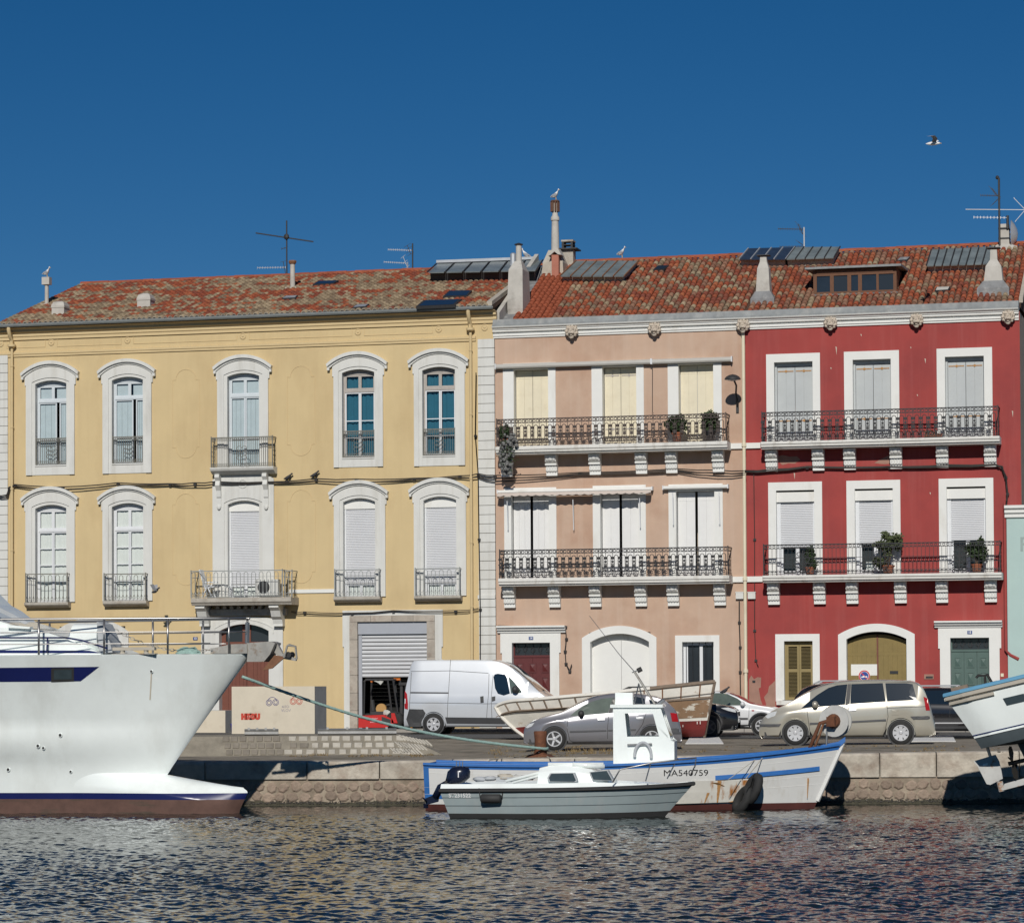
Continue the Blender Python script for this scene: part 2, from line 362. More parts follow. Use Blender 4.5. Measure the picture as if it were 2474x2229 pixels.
b = MB(); xs_ = np.arange(-6, 25, .11); b.grid([[q_local(x, .012, -1.3) for x in xs_], [q_local(x, .016, WATER + .05 + .035 * math.sin(x * 3.1) * math.sin(x * 1.3) + random.uniform(-.02, .02)) for x in xs_]], flip=True); b.build('algae_band', 'algae', qroot, fixn=False)
b = MB()                                                 # mussels and weed at the water line
for i in range(2200):
    s = random.uniform(0, 24); z = WATER + 0.0 + abs(random.gauss(0, .035)); r_ = random.uniform(.008, .022); p = q_local(s, random.uniform(0, .02), z)
    b.ball(p, r_ * 1.3, r_, r_, n=5, m=3, jit=.3)
tag(b.build('waterline_growth', 'shells', qroot, smooth=True), kind='stuff')
# ---------------------------------------------------------------- stone-faced embankment on the quay
eb = thing('stone_embankment', 'low embankment faced with pale squared stones on the quay edge', 'embankment', tuple(G(820, 1824, 0)))
A0, A1 = G(430, 1826, 0), G(1068, 1822, 0); ed = (A1 - A0); EL = ed.length; ed.normalize(); en = Vector((-ed.y, ed.x, 0))   # en points away from the water
ETOP = 0.50
def e_pt(s, t): return A0 + ed * s + en * (t * 0.62) + Vector((0, 0, t * ETOP - .01))      # t = 0 foot, 1 top of the slope
top_end = EL - 1.15
b = MB()
def e_row(s, tmax=1.0): return [e_pt(s, 0), e_pt(s, tmax), e_pt(s, tmax) + en * 2.3, e_pt(s, 0) + en * 3.4]
b.grid([e_row(0), e_row(top_end * .5), e_row(top_end), e_row(top_end + .6, .55), e_row(EL, 0.02)])
b.build('earth_bank', 'grit', eb)
def e_stone(s, t, w, h, m, parent, name='facing_stone', skew=0.0):
    o_ = []
    for a, c in ((-.5, -.5), (.5, -.5), (.5, .5), (-.5, .5)):
        o_.append((s + a * w * random.uniform(.9, 1.03) + skew * c, t + c * h * random.uniform(.9, 1.03)))
    nrm = (en * -ETOP + Vector((0, 0, .62))).normalized()
    b = MB(); v = [e_pt(*q) - nrm * .03 for q in o_] + [e_pt(s + (q[0] - s) * .97, t + (q[1] - t) * .97) + nrm * .022 for q in o_] + [e_pt(s + (q[0] - s) * .86, t + (q[1] - t) * .84) + nrm * .032 for q in o_]
    b.add(v, [(i, (i + 1) % 4, 4 + (i + 1) % 4, 4 + i) for i in range(4)] + [(4 + i, 4 + (i + 1) % 4, 8 + (i + 1) % 4, 8 + i) for i in range(4)] + [(8, 9, 10, 11)])
    return b.build(name, m, parent)
def s_at(px): return (G(px, 1800, 0.25) - A0).dot(ed)
for row, t in ((0, .84), (1, .5), (2, .17)):
    for i in range(12):
        px = 706 + i * 26.0 + (row % 2) * 7 - row * 4
        if px > 985 - (2 - row) * 6: continue
        e_stone(s_at(px), t, random.uniform(.17, .24), .24, 'pale_stone' if not (row == 1 and i < 2) else 'dark_stone', eb)
    for i in range(7):
        e_stone(s_at(548 + i * 20 + row * 5), t, random.uniform(.15, .2), .26, 'dark_stone', eb)
for row, t in ((0, .86), (1, .52), (2, .2)):
    for i in range(9):
        s = top_end - .12 + i * .085 + (2 - row) * .12
        e_stone(s, t * (1 - .04 * i), .06, .30, 'pale_stone', eb, skew=-.16)
b = MB()                                                 # crash-barrier lengths left lying on the bank
def rail_len(px0, px1, py, name, label, t_off=1.15):
    p0, p1 = e_pt(s_at(px0), 1) + en * t_off, e_pt(s_at(px1), 1) + en * t_off
    th = thing(name, label, 'crash barrier', tuple((p0 + p1) / 2)); d = (p1 - p0).normalized(); pr = [(-.02, 0), (.05, .03), (.02, .07), (.02, .10), (.05, .14), (-.02, .17), (-.04, .1)]
    bb = MB(); bb.grid([[p + en * -a + Vector((0, 0, c + .0)) for a, c in pr] for p in (p0, p0 + (p1 - p0) * .5, p1)], closed=True)
    bb.build('rail', 'galvanised', th)
    for i in range(4):
        q = p0 + (p1 - p0) * ((i + .5) / 4) + Vector((0, 0, .18)); bb = MB(); bb.obox(q, d * .03, en * .02, Vector((0, 0, .025))); bb.build('bracket', 'galvanised', th)
rail_len(586, 668, 1765, 'barrier_rail', 'short grey barrier rail lying in front of the graffiti block')
rail_len(764, 958, 1762, 'barrier_rail', 'long grey barrier rail lying on the bank before the forklift')
# ---------------------------------------------------------------- weeds on the quay
b = MB()
def tuft(p, h, n, spread):
    for i in range(n):
        a = random.uniform(0, 6.283); r_ = spread * random.random(); q = p + Vector((math.cos(a) * r_, math.sin(a) * r_ * .6, 0)); t = Vector((random.uniform(-.06, .06), random.uniform(-.06, .06), h * random.uniform(.5, 1)))
        w = Vector((math.cos(a + 1) * .012, math.sin(a + 1) * .012, 0)); b.add([q - w, q + w, q + t], [(0, 1, 2)])
for i in range(60): tuft(GG(random.uniform(1370, 1620), random.uniform(1812, 1822)), random.uniform(.06, .16), 12, .14)
for i in range(70): tuft(GG(random.uniform(1180, 1420), random.uniform(1800, 1832)), random.uniform(.03, .09), 10, .2)
for i in range(70): tuft(GG(random.uniform(1640, 2420), random.uniform(1802, 1818)), random.uniform(.03, .08), 8, .1)
for i in range(40): tuft(GG(random.uniform(690, 1060), random.uniform(1822, 1828)), random.uniform(.03, .1), 12, .2)
tag(b.build('grass', 'dry_grass', fixn=False), 'dry weeds growing between the setts along the quay', 'grass', kind='stuff')
# ================================================================ houses
W_ = (0.64, 0.64, 0.61)
mat('yellow_render', (0.60, 0.466, 0.255), 0.9, var=0.05, scale=0.8, bump=0.15, bscale=50, color2=(0.50, 0.37, 0.195), c2scale=0.5, c2lo=0.5, c2hi=0.8, c2stretch=(1, 1, .35), streak=(0.46, 0.34, 0.18, .25))
mat('yellow_trim', (0.60, 0.466, 0.26), 0.85, var=0.05, scale=2)
mat('peach_render', (0.515, 0.365, 0.272), 0.92, var=0.08, scale=0.9, bump=0.2, bscale=40, color2=(0.425, 0.265, 0.185), c2scale=0.45, c2lo=0.45, c2hi=0.72, streak=(0.56, 0.43, 0.34, .55))
mat('red_render', (0.335, 0.051, 0.045), 0.85, var=0.08, scale=1.0, bump=0.15, bscale=40, color2=(0.265, 0.044, 0.042), c2scale=0.4, c2lo=0.45, c2hi=0.7, streak=(0.38, 0.10, 0.09, .5))
mat('red_bare', (0.33, 0.19, 0.145), 0.95, var=0.18, scale=2)
mat('teal_render', (0.42, 0.55, 0.525), 0.9, var=0.05, scale=1)
mat('grey_render', (0.36, 0.31, 0.25), 0.95, var=0.15, scale=0.8, bump=0.3, bscale=20)
mat('stone_white', W_, 0.85, var=0.05, scale=1.5, color2=(0.50, 0.49, 0.45), c2scale=1.2, c2lo=0.55, c2hi=0.8, c2stretch=(1, 1, .3), streak=(0.42, 0.40, 0.35, .5))
mat('paint_white', (0.74, 0.74, 0.71), 0.75, var=0.04, scale=1.5, color2=(0.58, 0.55, 0.49), c2scale=1.3, c2lo=0.58, c2hi=0.85, c2stretch=(1, 1, .3))
mat('slab_white', (0.70, 0.69, 0.65), 0.85, var=0.08, scale=2, color2=(0.36, 0.32, 0.26), c2scale=2.5, c2lo=0.55, c2hi=0.8, c2stretch=(1, 1, .12))
mat('old_stone', (0.42, 0.39, 0.34), 0.9, var=0.2, scale=3, bump=0.5, bscale=20, color2=(0.26, 0.21, 0.16), c2scale=2.5, c2lo=0.5, c2hi=0.75)
mat('garage_stone', (0.40, 0.355, 0.30), 0.9, var=0.18, scale=4, bump=0.6, bscale=22, color2=(0.31, 0.25, 0.21), c2scale=3, objrand=.08)
mat('zinc', (0.235, 0.25, 0.255), 0.7, metal=0.1, var=0.2, scale=3, color2=(0.33, 0.335, 0.325), c2scale=2, c2lo=.5, c2hi=.7, streak=(0.15, 0.16, 0.165, .6))
mat('gutter_grey', (0.17, 0.185, 0.185), 0.6, var=0.15, scale=3)
mat('frame_blue', (0.58, 0.63, 0.665), 0.7, var=0.05)
mat('panel_blue', (0.53, 0.605, 0.645), 0.75, var=0.07, scale=3)
mat('frame_white', (0.68, 0.70, 0.72), 0.6, var=0.04)
mat('frame_worn', (0.40, 0.37, 0.34), 0.8, var=0.15, scale=12)
mat('curtain_painted_sky', (0.02, 0.125, 0.19), 0.9, var=0.1)  # teal puts the blue sky reflected in the panes into the curtain colour
mat('curtain_pale', (0.80, 0.81, 0.78), 0.9, var=0.05)
mat('room_dark', (0.03, 0.03, 0.03), 0.9, var=0.1)  # near-black, stands in for the unlit room behind panes
mat('roller', (0.62, 0.63, 0.65), 0.6, var=0.03)
mat('roller_grey', (0.56, 0.57, 0.585), 0.45, var=0.04)
mat('roller_box', (0.36, 0.38, 0.42), 0.5, var=0.04)
mat('iron_black', (0.018, 0.018, 0.02), 0.5, var=0.2)
mat('iron_brown', (0.05, 0.035, 0.03), 0.6, var=0.25, scale=9)
mat('iron_grey', (0.27, 0.285, 0.28), 0.6, var=0.15, scale=9)
mat('iron_worn', (0.17, 0.165, 0.14), 0.65, var=0.35, scale=9)
mat('shutter_cream', (0.72, 0.655, 0.495), 0.75, var=0.06, scale=2, color2=(0.62, 0.54, 0.38), c2scale=2, c2lo=.55, c2hi=.85)
mat('shutter_white', (0.72, 0.72, 0.71), 0.7, var=0.03)
mat('shutter_grey', (0.46, 0.485, 0.49), 0.8, var=0.06, scale=2)
mat('rust_strap', (0.42, 0.22, 0.08), 0.85, var=0.3, scale=20)
mat('door_red', (0.105, 0.018, 0.018), 0.5, var=0.1)
mat('door_green', (0.075, 0.125, 0.11), 0.6, var=0.1)
mat('door_olive', (0.225, 0.165, 0.055), 0.7, var=0.12, scale=3)
mat('louvre_olive', (0.26, 0.20, 0.085), 0.7, var=0.1)
mat('door_brown', (0.16, 0.052, 0.032), 0.6, var=0.15, scale=4)
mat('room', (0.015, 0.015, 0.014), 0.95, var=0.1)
mat('awning_grey', (0.47, 0.455, 0.42), 0.7, var=0.06)
mat('awning_cloth', (0.56, 0.49, 0.44), 0.9, var=0.05)
mat('cable', (0.03, 0.025, 0.022), 0.7, var=0.2)
mat('lion_stone', (0.52, 0.45, 0.37), 0.9, var=0.15, scale=14)
mat('plate_blue', (0.02, 0.06, 0.22), 0.4, var=0.0)
mat('plate_white', (0.78, 0.78, 0.78), 0.5, var=0.0)
glass_mat('pane_glass', (0.97, 0.985, 0.985), 1.4)
glass_mat('dark_glass', (0.35, 0.42, 0.45), 1.55)
pane_dark = mat('pane_dark', (0.03, 0.036, 0.042), 0.06, var=0.0)

def prismx(b, poly, x0, x1):                 # polygon of (y, z) pushed along x
    n = len(poly); vs = [(x0, y, z) for y, z in poly] + [(x1, y, z) for y, z in poly]
    return b.add(vs, [tuple(range(n)), tuple(range(2 * n - 1, n - 1, -1))] + [(i, (i + 1) % n, (i + 1) % n + n, i + n) for i in range(n)])
def wall_mesh(x0, x1, z0, z1, holes, y=0.0, t=0.35):
    b = MB(); eps = 1e-4
    xs = sorted({x0, x1} | {h[i] for h in holes for i in (0, 1)}); zs = sorted({z0, z1} | {h[i] for h in holes for i in (2, 3)})
    xs = [v for v in xs if x0 - eps <= v <= x1 + eps]; zs = [v for v in zs if z0 - eps <= v <= z1 + eps]
    ins = lambda cx, cz: any(h[0] < cx < h[1] and h[2] < cz < h[3] for h in holes)
    for i in range(len(xs) - 1):
        for j in range(len(zs) - 1):
            if ins((xs[i] + xs[i + 1]) / 2, (zs[j] + zs[j + 1]) / 2): continue
            for yy, fl in ((y, 0), (y + t, 1)):
                q = [(xs[i], yy, zs[j]), (xs[i + 1], yy, zs[j]), (xs[i + 1], yy, zs[j + 1]), (xs[i], yy, zs[j + 1])]
                b.add(q, [(3, 2, 1, 0) if fl else (0, 1, 2, 3)])
    for hx0, hx1, hz0, hz1 in holes:
        b.add([(hx0, y, hz0), (hx0, y + t, hz0), (hx0, y + t, hz1), (hx0, y, hz1), (hx1, y, hz0), (hx1, y + t, hz0), (hx1, y + t, hz1), (hx1, y, hz1)],
              [(0, 1, 2, 3), (7, 6, 5, 4), (0, 4, 5, 1), (3, 2, 6, 7)])
    return b
def outline(x0, x1, z0, zs, zt, n=14):
    return [(x0, z0)] + segarch(x0, x1, zs, zt, n) + [(x1, z0)]
def rect_o(x0, x1, z0, z1): return [(x0, z0), (x0, z1), (x1, z1), (x1, z0)]
def hollow(H, x0, x1, zt, depth, m):         # side and back walls so that rooms are dark
    b = MB(); b.box(x0, x0 + .25, .36, depth, 0.1, zt); b.box(x1 - .25, x1, .36, depth, 0.1, zt); b.box(x0 + .25, x1 - .25, depth - .25, depth, 0.1, zt); b.box(x0 + .25, x1 - .25, .36, depth - .25, zt - .1, zt - .02)
    b.box(x0 + .25, x1 - .25, 2.2, 2.3, 0.1, zt - .12)
    return b.build('side_wall', m, H)
def leaf(H, w, x0, x1, z0, z1, y, fm, bars=(), fw=0.055, t=0.05, name='casement'):
    """one glazed leaf: frame with glazing bars, sub-part of window w"""
    b = MB(); b.ring(rect_o(x0, x1, z0, z1), rect_o(x0 + fw, x1 - fw, z0 + fw, z1 - fw), y, y + t)
    for zb in bars: b.box(x0 + fw, x1 - fw, y + .005, y + t - .005, zb - .016, zb + .016)
    b.build(name, fm, w); zz = [z0 + fw] + sorted(bars) + [z1 - fw]
    return [(zz[i], zz[i + 1]) for i in range(len(zz) - 1)]
def pane(w, x0, x1, z0, z1, y, m='pane_glass'):
    b = MB(); b.box(x0, x1, y, y + .006, z0, z1); return b.build('pane', m, w)
def curtain(w, x0, x1, z0, z1, y, m, amp=.02, n=24):
    b = MB(); rows = []
    for j in range(5):
        z = z0 + (z1 - z0) * j / 4
        rows.append([(x0 + (x1 - x0) * i / n, y + amp * math.sin(i * 1.7 + math.sin(i * .9) * 1.3) * (1 + .2 * j), z + (.03 * math.sin(i * .8) if j in (0, 4) else 0)) for i in range(n + 1)])
    b.grid(rows); return b.build('curtain', m, w, smooth=True)
def slats(w, x0, x1, z0, z1, y, m, pitch=0.075, each=False, name='roller_shutter'):
    n = max(2, int((z1 - z0) / pitch)); p = (z1 - z0) / n
    if each:
        for i in range(n):
            b = MB(); za = z0 + i * p; prismx(b, [(y + .03, za), (y + .004, za + p * .06), (y - .012, za + p * .42), (y + .004, za + p * .82), (y + .03, za + p * .86)], x0, x1); b.build('slat', m, w)
        return
    b = MB()
    for i in range(n): za = z0 + i * p; prismx(b, [(y + .02, za), (y + .003, za + p * .1), (y - .006, za + p * .5), (y + .003, za + p * .9), (y + .02, za + p * .98)], x0, x1)
    return tag(b.build(name, m, w), kind='stuff')
def ironwork(b, x0, x1, z0, z1, y, style, r=.011):
    """fills a railing panel in the XZ plane at depth y"""
    T = lambda pts, rr=r: b.tube([(px, y, pz) for px, pz in pts], rr, n=4)
    circ = lambda cx, cz, rr, n=8: b.tube([(cx + rr * math.cos(6.283 * i / n), y, cz + rr * math.sin(6.283 * i / n)) for i in range(n)], r * .85, n=4, closed=True)
    h = z1 - z0; L = x1 - x0
    if style == 'scroll':
        n = max(1, round(L / .27)); u = L / n
        T([(x0, z1 - .14), (x1, z1 - .14)]); T([(x0, z0 + .06), (x1, z0 + .06)])
        for i in range(n):
            a = x0 + i * u; c = a + u / 2; b.box(a - .008, a + .008, y - .008, y + .008, z0, z1)
            circ(a + u * .25, z1 - .075, .05); circ(a + u * .75, z1 - .075, .05)
            # arched panel
            w_ = u * .27; T([(c - w_, z0 + .22), (c - w_, z1 - .30)] + arc(c, z1 - .30, w_, 180, 0, 5)[1:] + [(c + w_, z0 + .22)] + arc(c, z0 + .22, w_, 0, -180, 5)[1:])
            # ornamented baluster on the division
            for zz, s in ((.20, .030), (.36, .042), (.52, .036), (.66, .045)): b.obox((a, y, z0 + h * zz), (s, 0, 0), (0, .012, 0), (0, 0, s * 1.1))
            circ(a, z0 + .13, .045, 7); circ(c, z0 + .11, .04, 7)
            T(arc(a, z0 + h * .5, .075, 200, 340, 4)); T(arc(a, z0 + h * .62, .075, 20, 160, 4))
    elif style == 'lattice':
        T([(x0, z1 - .13), (x1, z1 - .13)]); T([(x0, z0 + .07), (x1, z0 + .07)]); T([(x0, z0 + .38), (x1, z0 + .38)], r * .7); T([(x0, z0 + .58), (x1, z0 + .58)], r * .7)
        n = max(1, round(L / .145)); u = L / n
        for i in range(n + 1):
            a = x0 + i * u; b.box(a - .007, a + .007, y - .007, y + .007, z0, z1 - .13)
            if i < n: circ(a + u / 2, z1 - .065, .045, 7); T(arc(a + u / 2, z0 + .075, u * .42, 180, 0, 4), r * .8)
        for k in range(max(1, round(L / 2.9))):
            c = x0 + L * (k + .5) / max(1, round(L / 2.9))
            for s in (-1, 1):
                for q, rr in ((.12, .11), (.30, .13), (.5, .12), (.68, .09)):
                    T([(c + s * .05, z0 + h * q)] + [(c + s * (.05 + rr * (1 - math.cos(t)) * .9), z0 + h * q + rr * math.sin(t) * .7) for t in (.7, 1.4, 2.2, 3.0, 3.9, 4.8)], r * 1.15)
            T([(c, z0 + .05), (c, z1 - .2)], r * 1.6)
    elif style == 'hoop':
        n = max(2, round(L / .15)); u = L / n
        T([(x0, z0 + .06), (x1, z0 + .06)], r * .8); T([(x0, z0 + h * .76), (x1, z0 + h * .76)], r * .8)
        for i in range(n + 1):
            a = x0 + i * u; T([(a, z0 + .02), (a, z1 - .12)])
            if i < n and i % 2 == 0: T(arc(a + u / 2, z1 - .12, u / 2, 180, 0, 5))
            if i < n: T(arc(a + u / 2, z0 + .17, u * .42, 160, 380, 6), r * .85)
    elif style == 'fine':
        n = max(2, round(L / .085)); u = L / n
        T([(x0, z1 - .13), (x1, z1 - .13)], r * .8); T([(x0, z0 + .12), (x1, z0 + .12)], r * .8)
        for i in range(n + 1):
            a = x0 + i * u; T([(a, z0), (a, z1)], r * .8)
            if i < n: circ(a + u / 2, z1 - .065, .034, 6); circ(a + u / 2, z0 + .06, .034, 6)
        for s in (-1, 1):
            c = (x0 + x1) / 2
            for q in (.3, .45, .62): T([(c, z0 + h * q)] + [(c + s * (.1 + .1 * math.cos(t)), z0 + h * q + .1 * math.sin(t)) for t in (3.0, 2.0, 1.0, 0, -1.0, -2.0)], r)
def railing(H, x0, x1, z0, z1, y, style, m, side=0.0, name='railing', r=.011, top=.022):
    """railing in front of the wall, with returns to the wall when side > 0"""
    b = MB(); b.box(x0, x1, y - top, y + top, z1 - .018, z1 + .018); b.box(x0, x1, y - .012, y + .012, z0 - .01, z0 + .012)
    for x in (x0, x1):
        b.box(x - .016, x + .016, y - .016, y + .016, z0 - .04, z1 + .05)
        if side: b.box(x - .014, x + .014, y + .017, y + side, z1 - .015, z1 + .015); b.box(x - .01, x + .01, y + .017, y + side, z0, z0 + .02)
    o = b.build(name, m, H)
    w = MB(); ironwork(w, x0 + .02, x1 - .02, z0, z1, y, style, r)
    if side:
        for x in (x0, x1):
            q = MB(); ironwork(q, 0.03, side - .03, z0, z1, 0, 'hoop' if style in ('hoop',) else 'fine' if style == 'fine' else 'lattice' if style == 'lattice' and side > 2.9 else 'scroll', r)
            w.add([(x, y + px, pz) for px, _, pz in q.v], q.f)
    tag(w.build('ironwork', m, o, fixn=False), kind='stuff'); return o

# ------------------------------------------------------------------------------------------------ YELLOW HOUSE
yx0, yx1 = -23.0, P(1196, 1300).x
YTOP = P(600, 771).z                         # gutter line
Yh = thing('yellow_house', 'long yellow rendered house with white arched window surrounds', 'house', ((yx0 + yx1) / 2, 0, 0))
top_win = [  # opening x0 x1 top spring bottom | outer x0 x1 bottom | hood x0 x1 top
    (86, 161, 919, 927, 1123, 64, 181, 1147, 53, 193, 872, 'gap'), (271, 346, 910, 918, 1119, 249, 367, 1143, 238, 378, 867, 'gap'),
    (550, 627, 901, 909, 1127, 526, 649, 1128, 517, 659, 857, 'blue'), (827, 905, 892, 900, 1105, 807, 926, 1128, 791, 938, 849, 'teal'),
    (1021, 1100, 886, 894, 1100, 1001, 1124, 1125, 987, 1134, 842, 'teal')]
low_win = [
    (86, 161, 1219, 1228, 1454, 63, 182, 1454, 53, 192, 1175, 'pale'), (271, 347, 1215, 1224, 1451, 249, 369, 1451, 238, 378, 1173, 'pale'),
    (551, 627, 1209, 1218, 1442, 515, 663, 1442, 0, 0, 1128, 'roll'), (830, 907, 1203, 1212, 1441, 808, 932, 1441, 796, 940, 1160, 'roll'),
    (1024, 1103, 1199, 1208, 1439, 1001, 1127, 1439, 989, 1136, 1154, 'roll')]
holes = []
def hole_of(w): r_ = R(w[0], w[2], w[1], w[4]); return (r_[0] - .08, r_[1] + .08, r_[2] - .06, r_[3] + .1)
for w in top_win + low_win: holes.append(hole_of(w))
ent = R(531, 1507, 651, 1757); holes.append((ent[0] - .15, ent[1] + .15, 0.12, ent[3] + .12))
gar = R(865, 1501, 1033, 1757); holes.append((gar[0] - .15, gar[1] + .15, 0.12, gar[3] + .12))
lar = R(150, 1520, 297, 1757); holes.append((lar[0] - .1, lar[1] + .1, 0.12, lar[3] + .12))
wall_mesh(yx0, yx1, 0.1, YTOP - .05, holes).build('wall', 'yellow_render', Yh)
hollow(Yh, yx0, yx1, YTOP - .06, 15.5, 'grey_render')
def surround(H, w, m, flat=False):
    ox0, ox1 = R(w[5], w[2], w[6], w[4])[:2]; cx = (w[0] + w[1]) / 2
    x0, x1 = R(w[0], w[2], w[1], w[4])[:2]
    zt, zs, zb = P(cx, w[2]).z, P(cx, w[3]).z, P(cx, w[4]).z; ozb = P(cx, w[7]).z
    t = thing  # noqa
    b = MB(); mid = .11
    if w[8]:
        hx0, hx1 = R(w[8], w[10], w[9], w[10] + 30)[:2]; hz = P(cx, w[10]).z; he = P(cx, w[10] + 29).z
        ozs, ozt = he - .05, hz - .10
    else: ozs, ozt = P(cx, w[10] + 30).z, P(cx, w[10] + 6).z
    n = 14
    o_out = outline(ox0, ox1, ozb, ozs, ozt, n); o_mid = outline(x0 - mid * 1.2, x1 + mid * 1.2, ozb, zs + mid * .6, zt + mid, n); o_in = outline(x0, x1, ozb, zs, zt, n)
    b.ring(o_out, o_mid, -.07, .02, closed=False); b.ring(o_mid, o_in, -.035, .30, closed=False)
    if ozb < zb - .02:
        b.box(x0 + .001, x1 - .001, -.03, .32, ozb, zb - .05); b.box(x0 + .001, x1 - .001, -.06, .32, zb - .049, zb)
    if w[8]:
        for s, xe in ((-1, ox0), (1, ox1)):
            xa, xb = sorted((xe + s * .001, xe + s * .05)); b.box(xa, xb, -.062, .02, ozs - .42, ozs)
    o = b.build('window_surround', m, H)
    if w[8]:
        hb = MB(); po = segarch(hx0, hx1, he, hz, 16); pi = segarch(hx0 + .03, hx1 - .03, he - .11, hz - .13, 16)
        hb.ring(po, pi, -.20, .01, closed=False); pi2 = segarch(hx0 + .10, hx1 - .10, he - .16, hz - .20, 16); hb.ring(pi, pi2, -.12, .01, closed=False)
        for s, xe in ((1, hx0), (-1, hx1)):
            xa, xb = sorted((xe + s * .02, xe + s * .11)); hb.box(xa, xb, -.15, .01, he - .24, he - .12)
        hb.build('hood_moulding', m, H)
    return x0, x1, zb, zs, zt
def sash_window(H, g, kind):
    x0, x1, zb, zs, zt = g; y = .20; fmn = 'frame_blue' if kind in ('gap', 'blue') else 'frame_white'; wd = x1 - x0
    ztr = zs - (zs - zb) * .21 if kind != 'pale' else zs - (zs - zb) * .235      # transom height
    b = MB(); b.ring(outline(x0, x1, zb, zs, zt), outline(x0 + .05, x1 - .05, zb + .03, zs - .10, zs - .06), y, y + .08)
    b.box(x0 + .05, x1 - .05, y - .015, y + .08, ztr - .05, ztr + .05)
    w = b.build('window', 'frame_worn' if kind == 'teal' else fmn, H)
    c = (x0 + x1) / 2; fy = y + .012; top = ztr + .05; lo = zb + .03
    for a, e in ((x0 + .05, c - .0), (c + .0, x1 - .05)):
        zz = leaf(H, w, a, e, top, zs - .07, fy, 'frame_worn' if kind == 'teal' else fmn, (), .06)
        pane(w, a + .06, e - .06, top + .06, zs - .13, fy + .03)
    hz = ztr - .05
    if kind in ('gap',):
        g0 = x0 + wd * .615; g1 = g0 + wd * .09
        leaves = [(x0 + .05, g0), (g1, x1 - .05)]
    else: leaves = [(x0 + .05, c - .004), (c + .004, x1 - .05)]
    nb = {'gap': (.40,), 'blue': (.40,), 'teal': (.30, .56), 'pale': (.28, .52, .76)}[kind]
    for a, e in leaves:
        bars = [lo + (hz - lo) * q for q in nb]
        zz = leaf(H, w, a, e, lo, hz, fy, fmn, bars, .05)
        for z0_, z1_ in zz: pane(w, a + .05, e - .05, z0_ + .016, z1_ - .016, fy + .028)
        if kind in ('gap', 'blue'):          # inner shutter boards stand behind the glass
            bw = (e - a - .02) / 3
            for i in range(3): bb = MB(); bb.box(a + .01 + i * bw, a + .01 + (i + 1) * bw - .008, fy + .07, fy + .09, lo + .01, hz); bb.build('inner_board', 'panel_blue', w)
            bb = MB(); bb.box((a + e) / 2 - .012, (a + e) / 2 + .012, fy + .062, fy + .068, lo + .55, lo + .62); bb.build('catch', 'iron_black', w)
    if kind in ('gap', 'blue'):
        for a, e in ((x0 + .06, c - .02), (c + .02 + (.10 if kind == 'gap' else 0), x1 - .06)):
            bb = MB(); bb.box(a, e, fy + .09, fy + .105, top, zs - .07); bb.build('inner_board', 'panel_blue', w)
    if kind == 'teal': curtain(w, x0 + .06, x1 - .06, lo, zs - .12, y + .16, 'curtain_painted_sky')  # curtain tinted to carry the panes' sky reflection
    if kind == 'pale': curtain(w, x0 + .06, x1 - .06, lo, zs - .1, y + .11, 'curtain_pale', .008)
    return w
def roller_window(H, g, frac=.86):
    x0, x1, zb, zs, zt = g; y = .17; wd = x1 - x0
    b = MB(); b.prism(outline(x0 + .001, x1 - .001, zs - .26, zs, zt - .004), y - .02, y + .1); w = b.build('shutter_box', 'paint_white', H)
    b = MB(); b.box(x0, x0 + .06, y, y + .08, zb, zs - .262); b.build('guide', 'frame_white', w); b = MB(); b.box(x1 - .06, x1, y, y + .08, zb, zs - .262); b.build('guide', 'frame_white', w)
    zl = zb + (zs - zb) * (1 - frac); slats(w, x0 + .06, x1 - .06, zl, zs - .262, y + .03, 'roller', .062)
    c = (x0 + x1) / 2
    for a, e in ((x0 + .06, c), (c, x1 - .06)): leaf(H, w, a, e, zb, zl - .02, y + .07, 'frame_white', (), .06); pane(w, a + .06, e - .06, zb + .06, zl - .08, y + .1); 
    curtain(w, x0 + .06, x1 - .06, zb, zl, y + .16, 'curtain_pale', .006)
    return w
for w in top_win + low_win:
    g = surround(Yh, w, 'stone_white')
    roller_window(Yh, g) if w[11] == 'roll' else sash_window(Yh, g, w[11])
for w in top_win:                            # guards standing in the openings
    if w[11] == 'blue': continue
    r_ = R(w[0], w[4] - 64, w[1], w[4]); railing(Yh, r_[0] + .01, r_[1] - .01, r_[2] + .04, r_[3], .02, 'fine', 'iron_worn', name='window_guard')
ledges = [(67, 172, 1386, 1455, 1468), (256, 361, 1386, 1451, 1465), None, (812, 924, 1376, 1441, 1455), (1006, 1118, 1373, 1439, 1452)]
for l in ledges:
    if not l: continue
    x0, x1, z0, z1 = R(l[0], l[3], l[1], l[4])
    b = MB(); prismx(b, [(.02, z0), (-.16, z0), (-.30, z0 + .08), (-.34, z0 + .12), (-.34, z1), (.02, z1)], x0, x1); b.build('window_ledge', 'old_stone', Yh)
    railing(Yh, x0 + .04, x1 - .04, z1 + .03, P((l[0] + l[1]) / 2, l[2], -.3).z, -.29, 'hoop', 'iron_grey' if l[0] > 500 else 'iron_worn', side=.26, name='window_guard', r=.012)
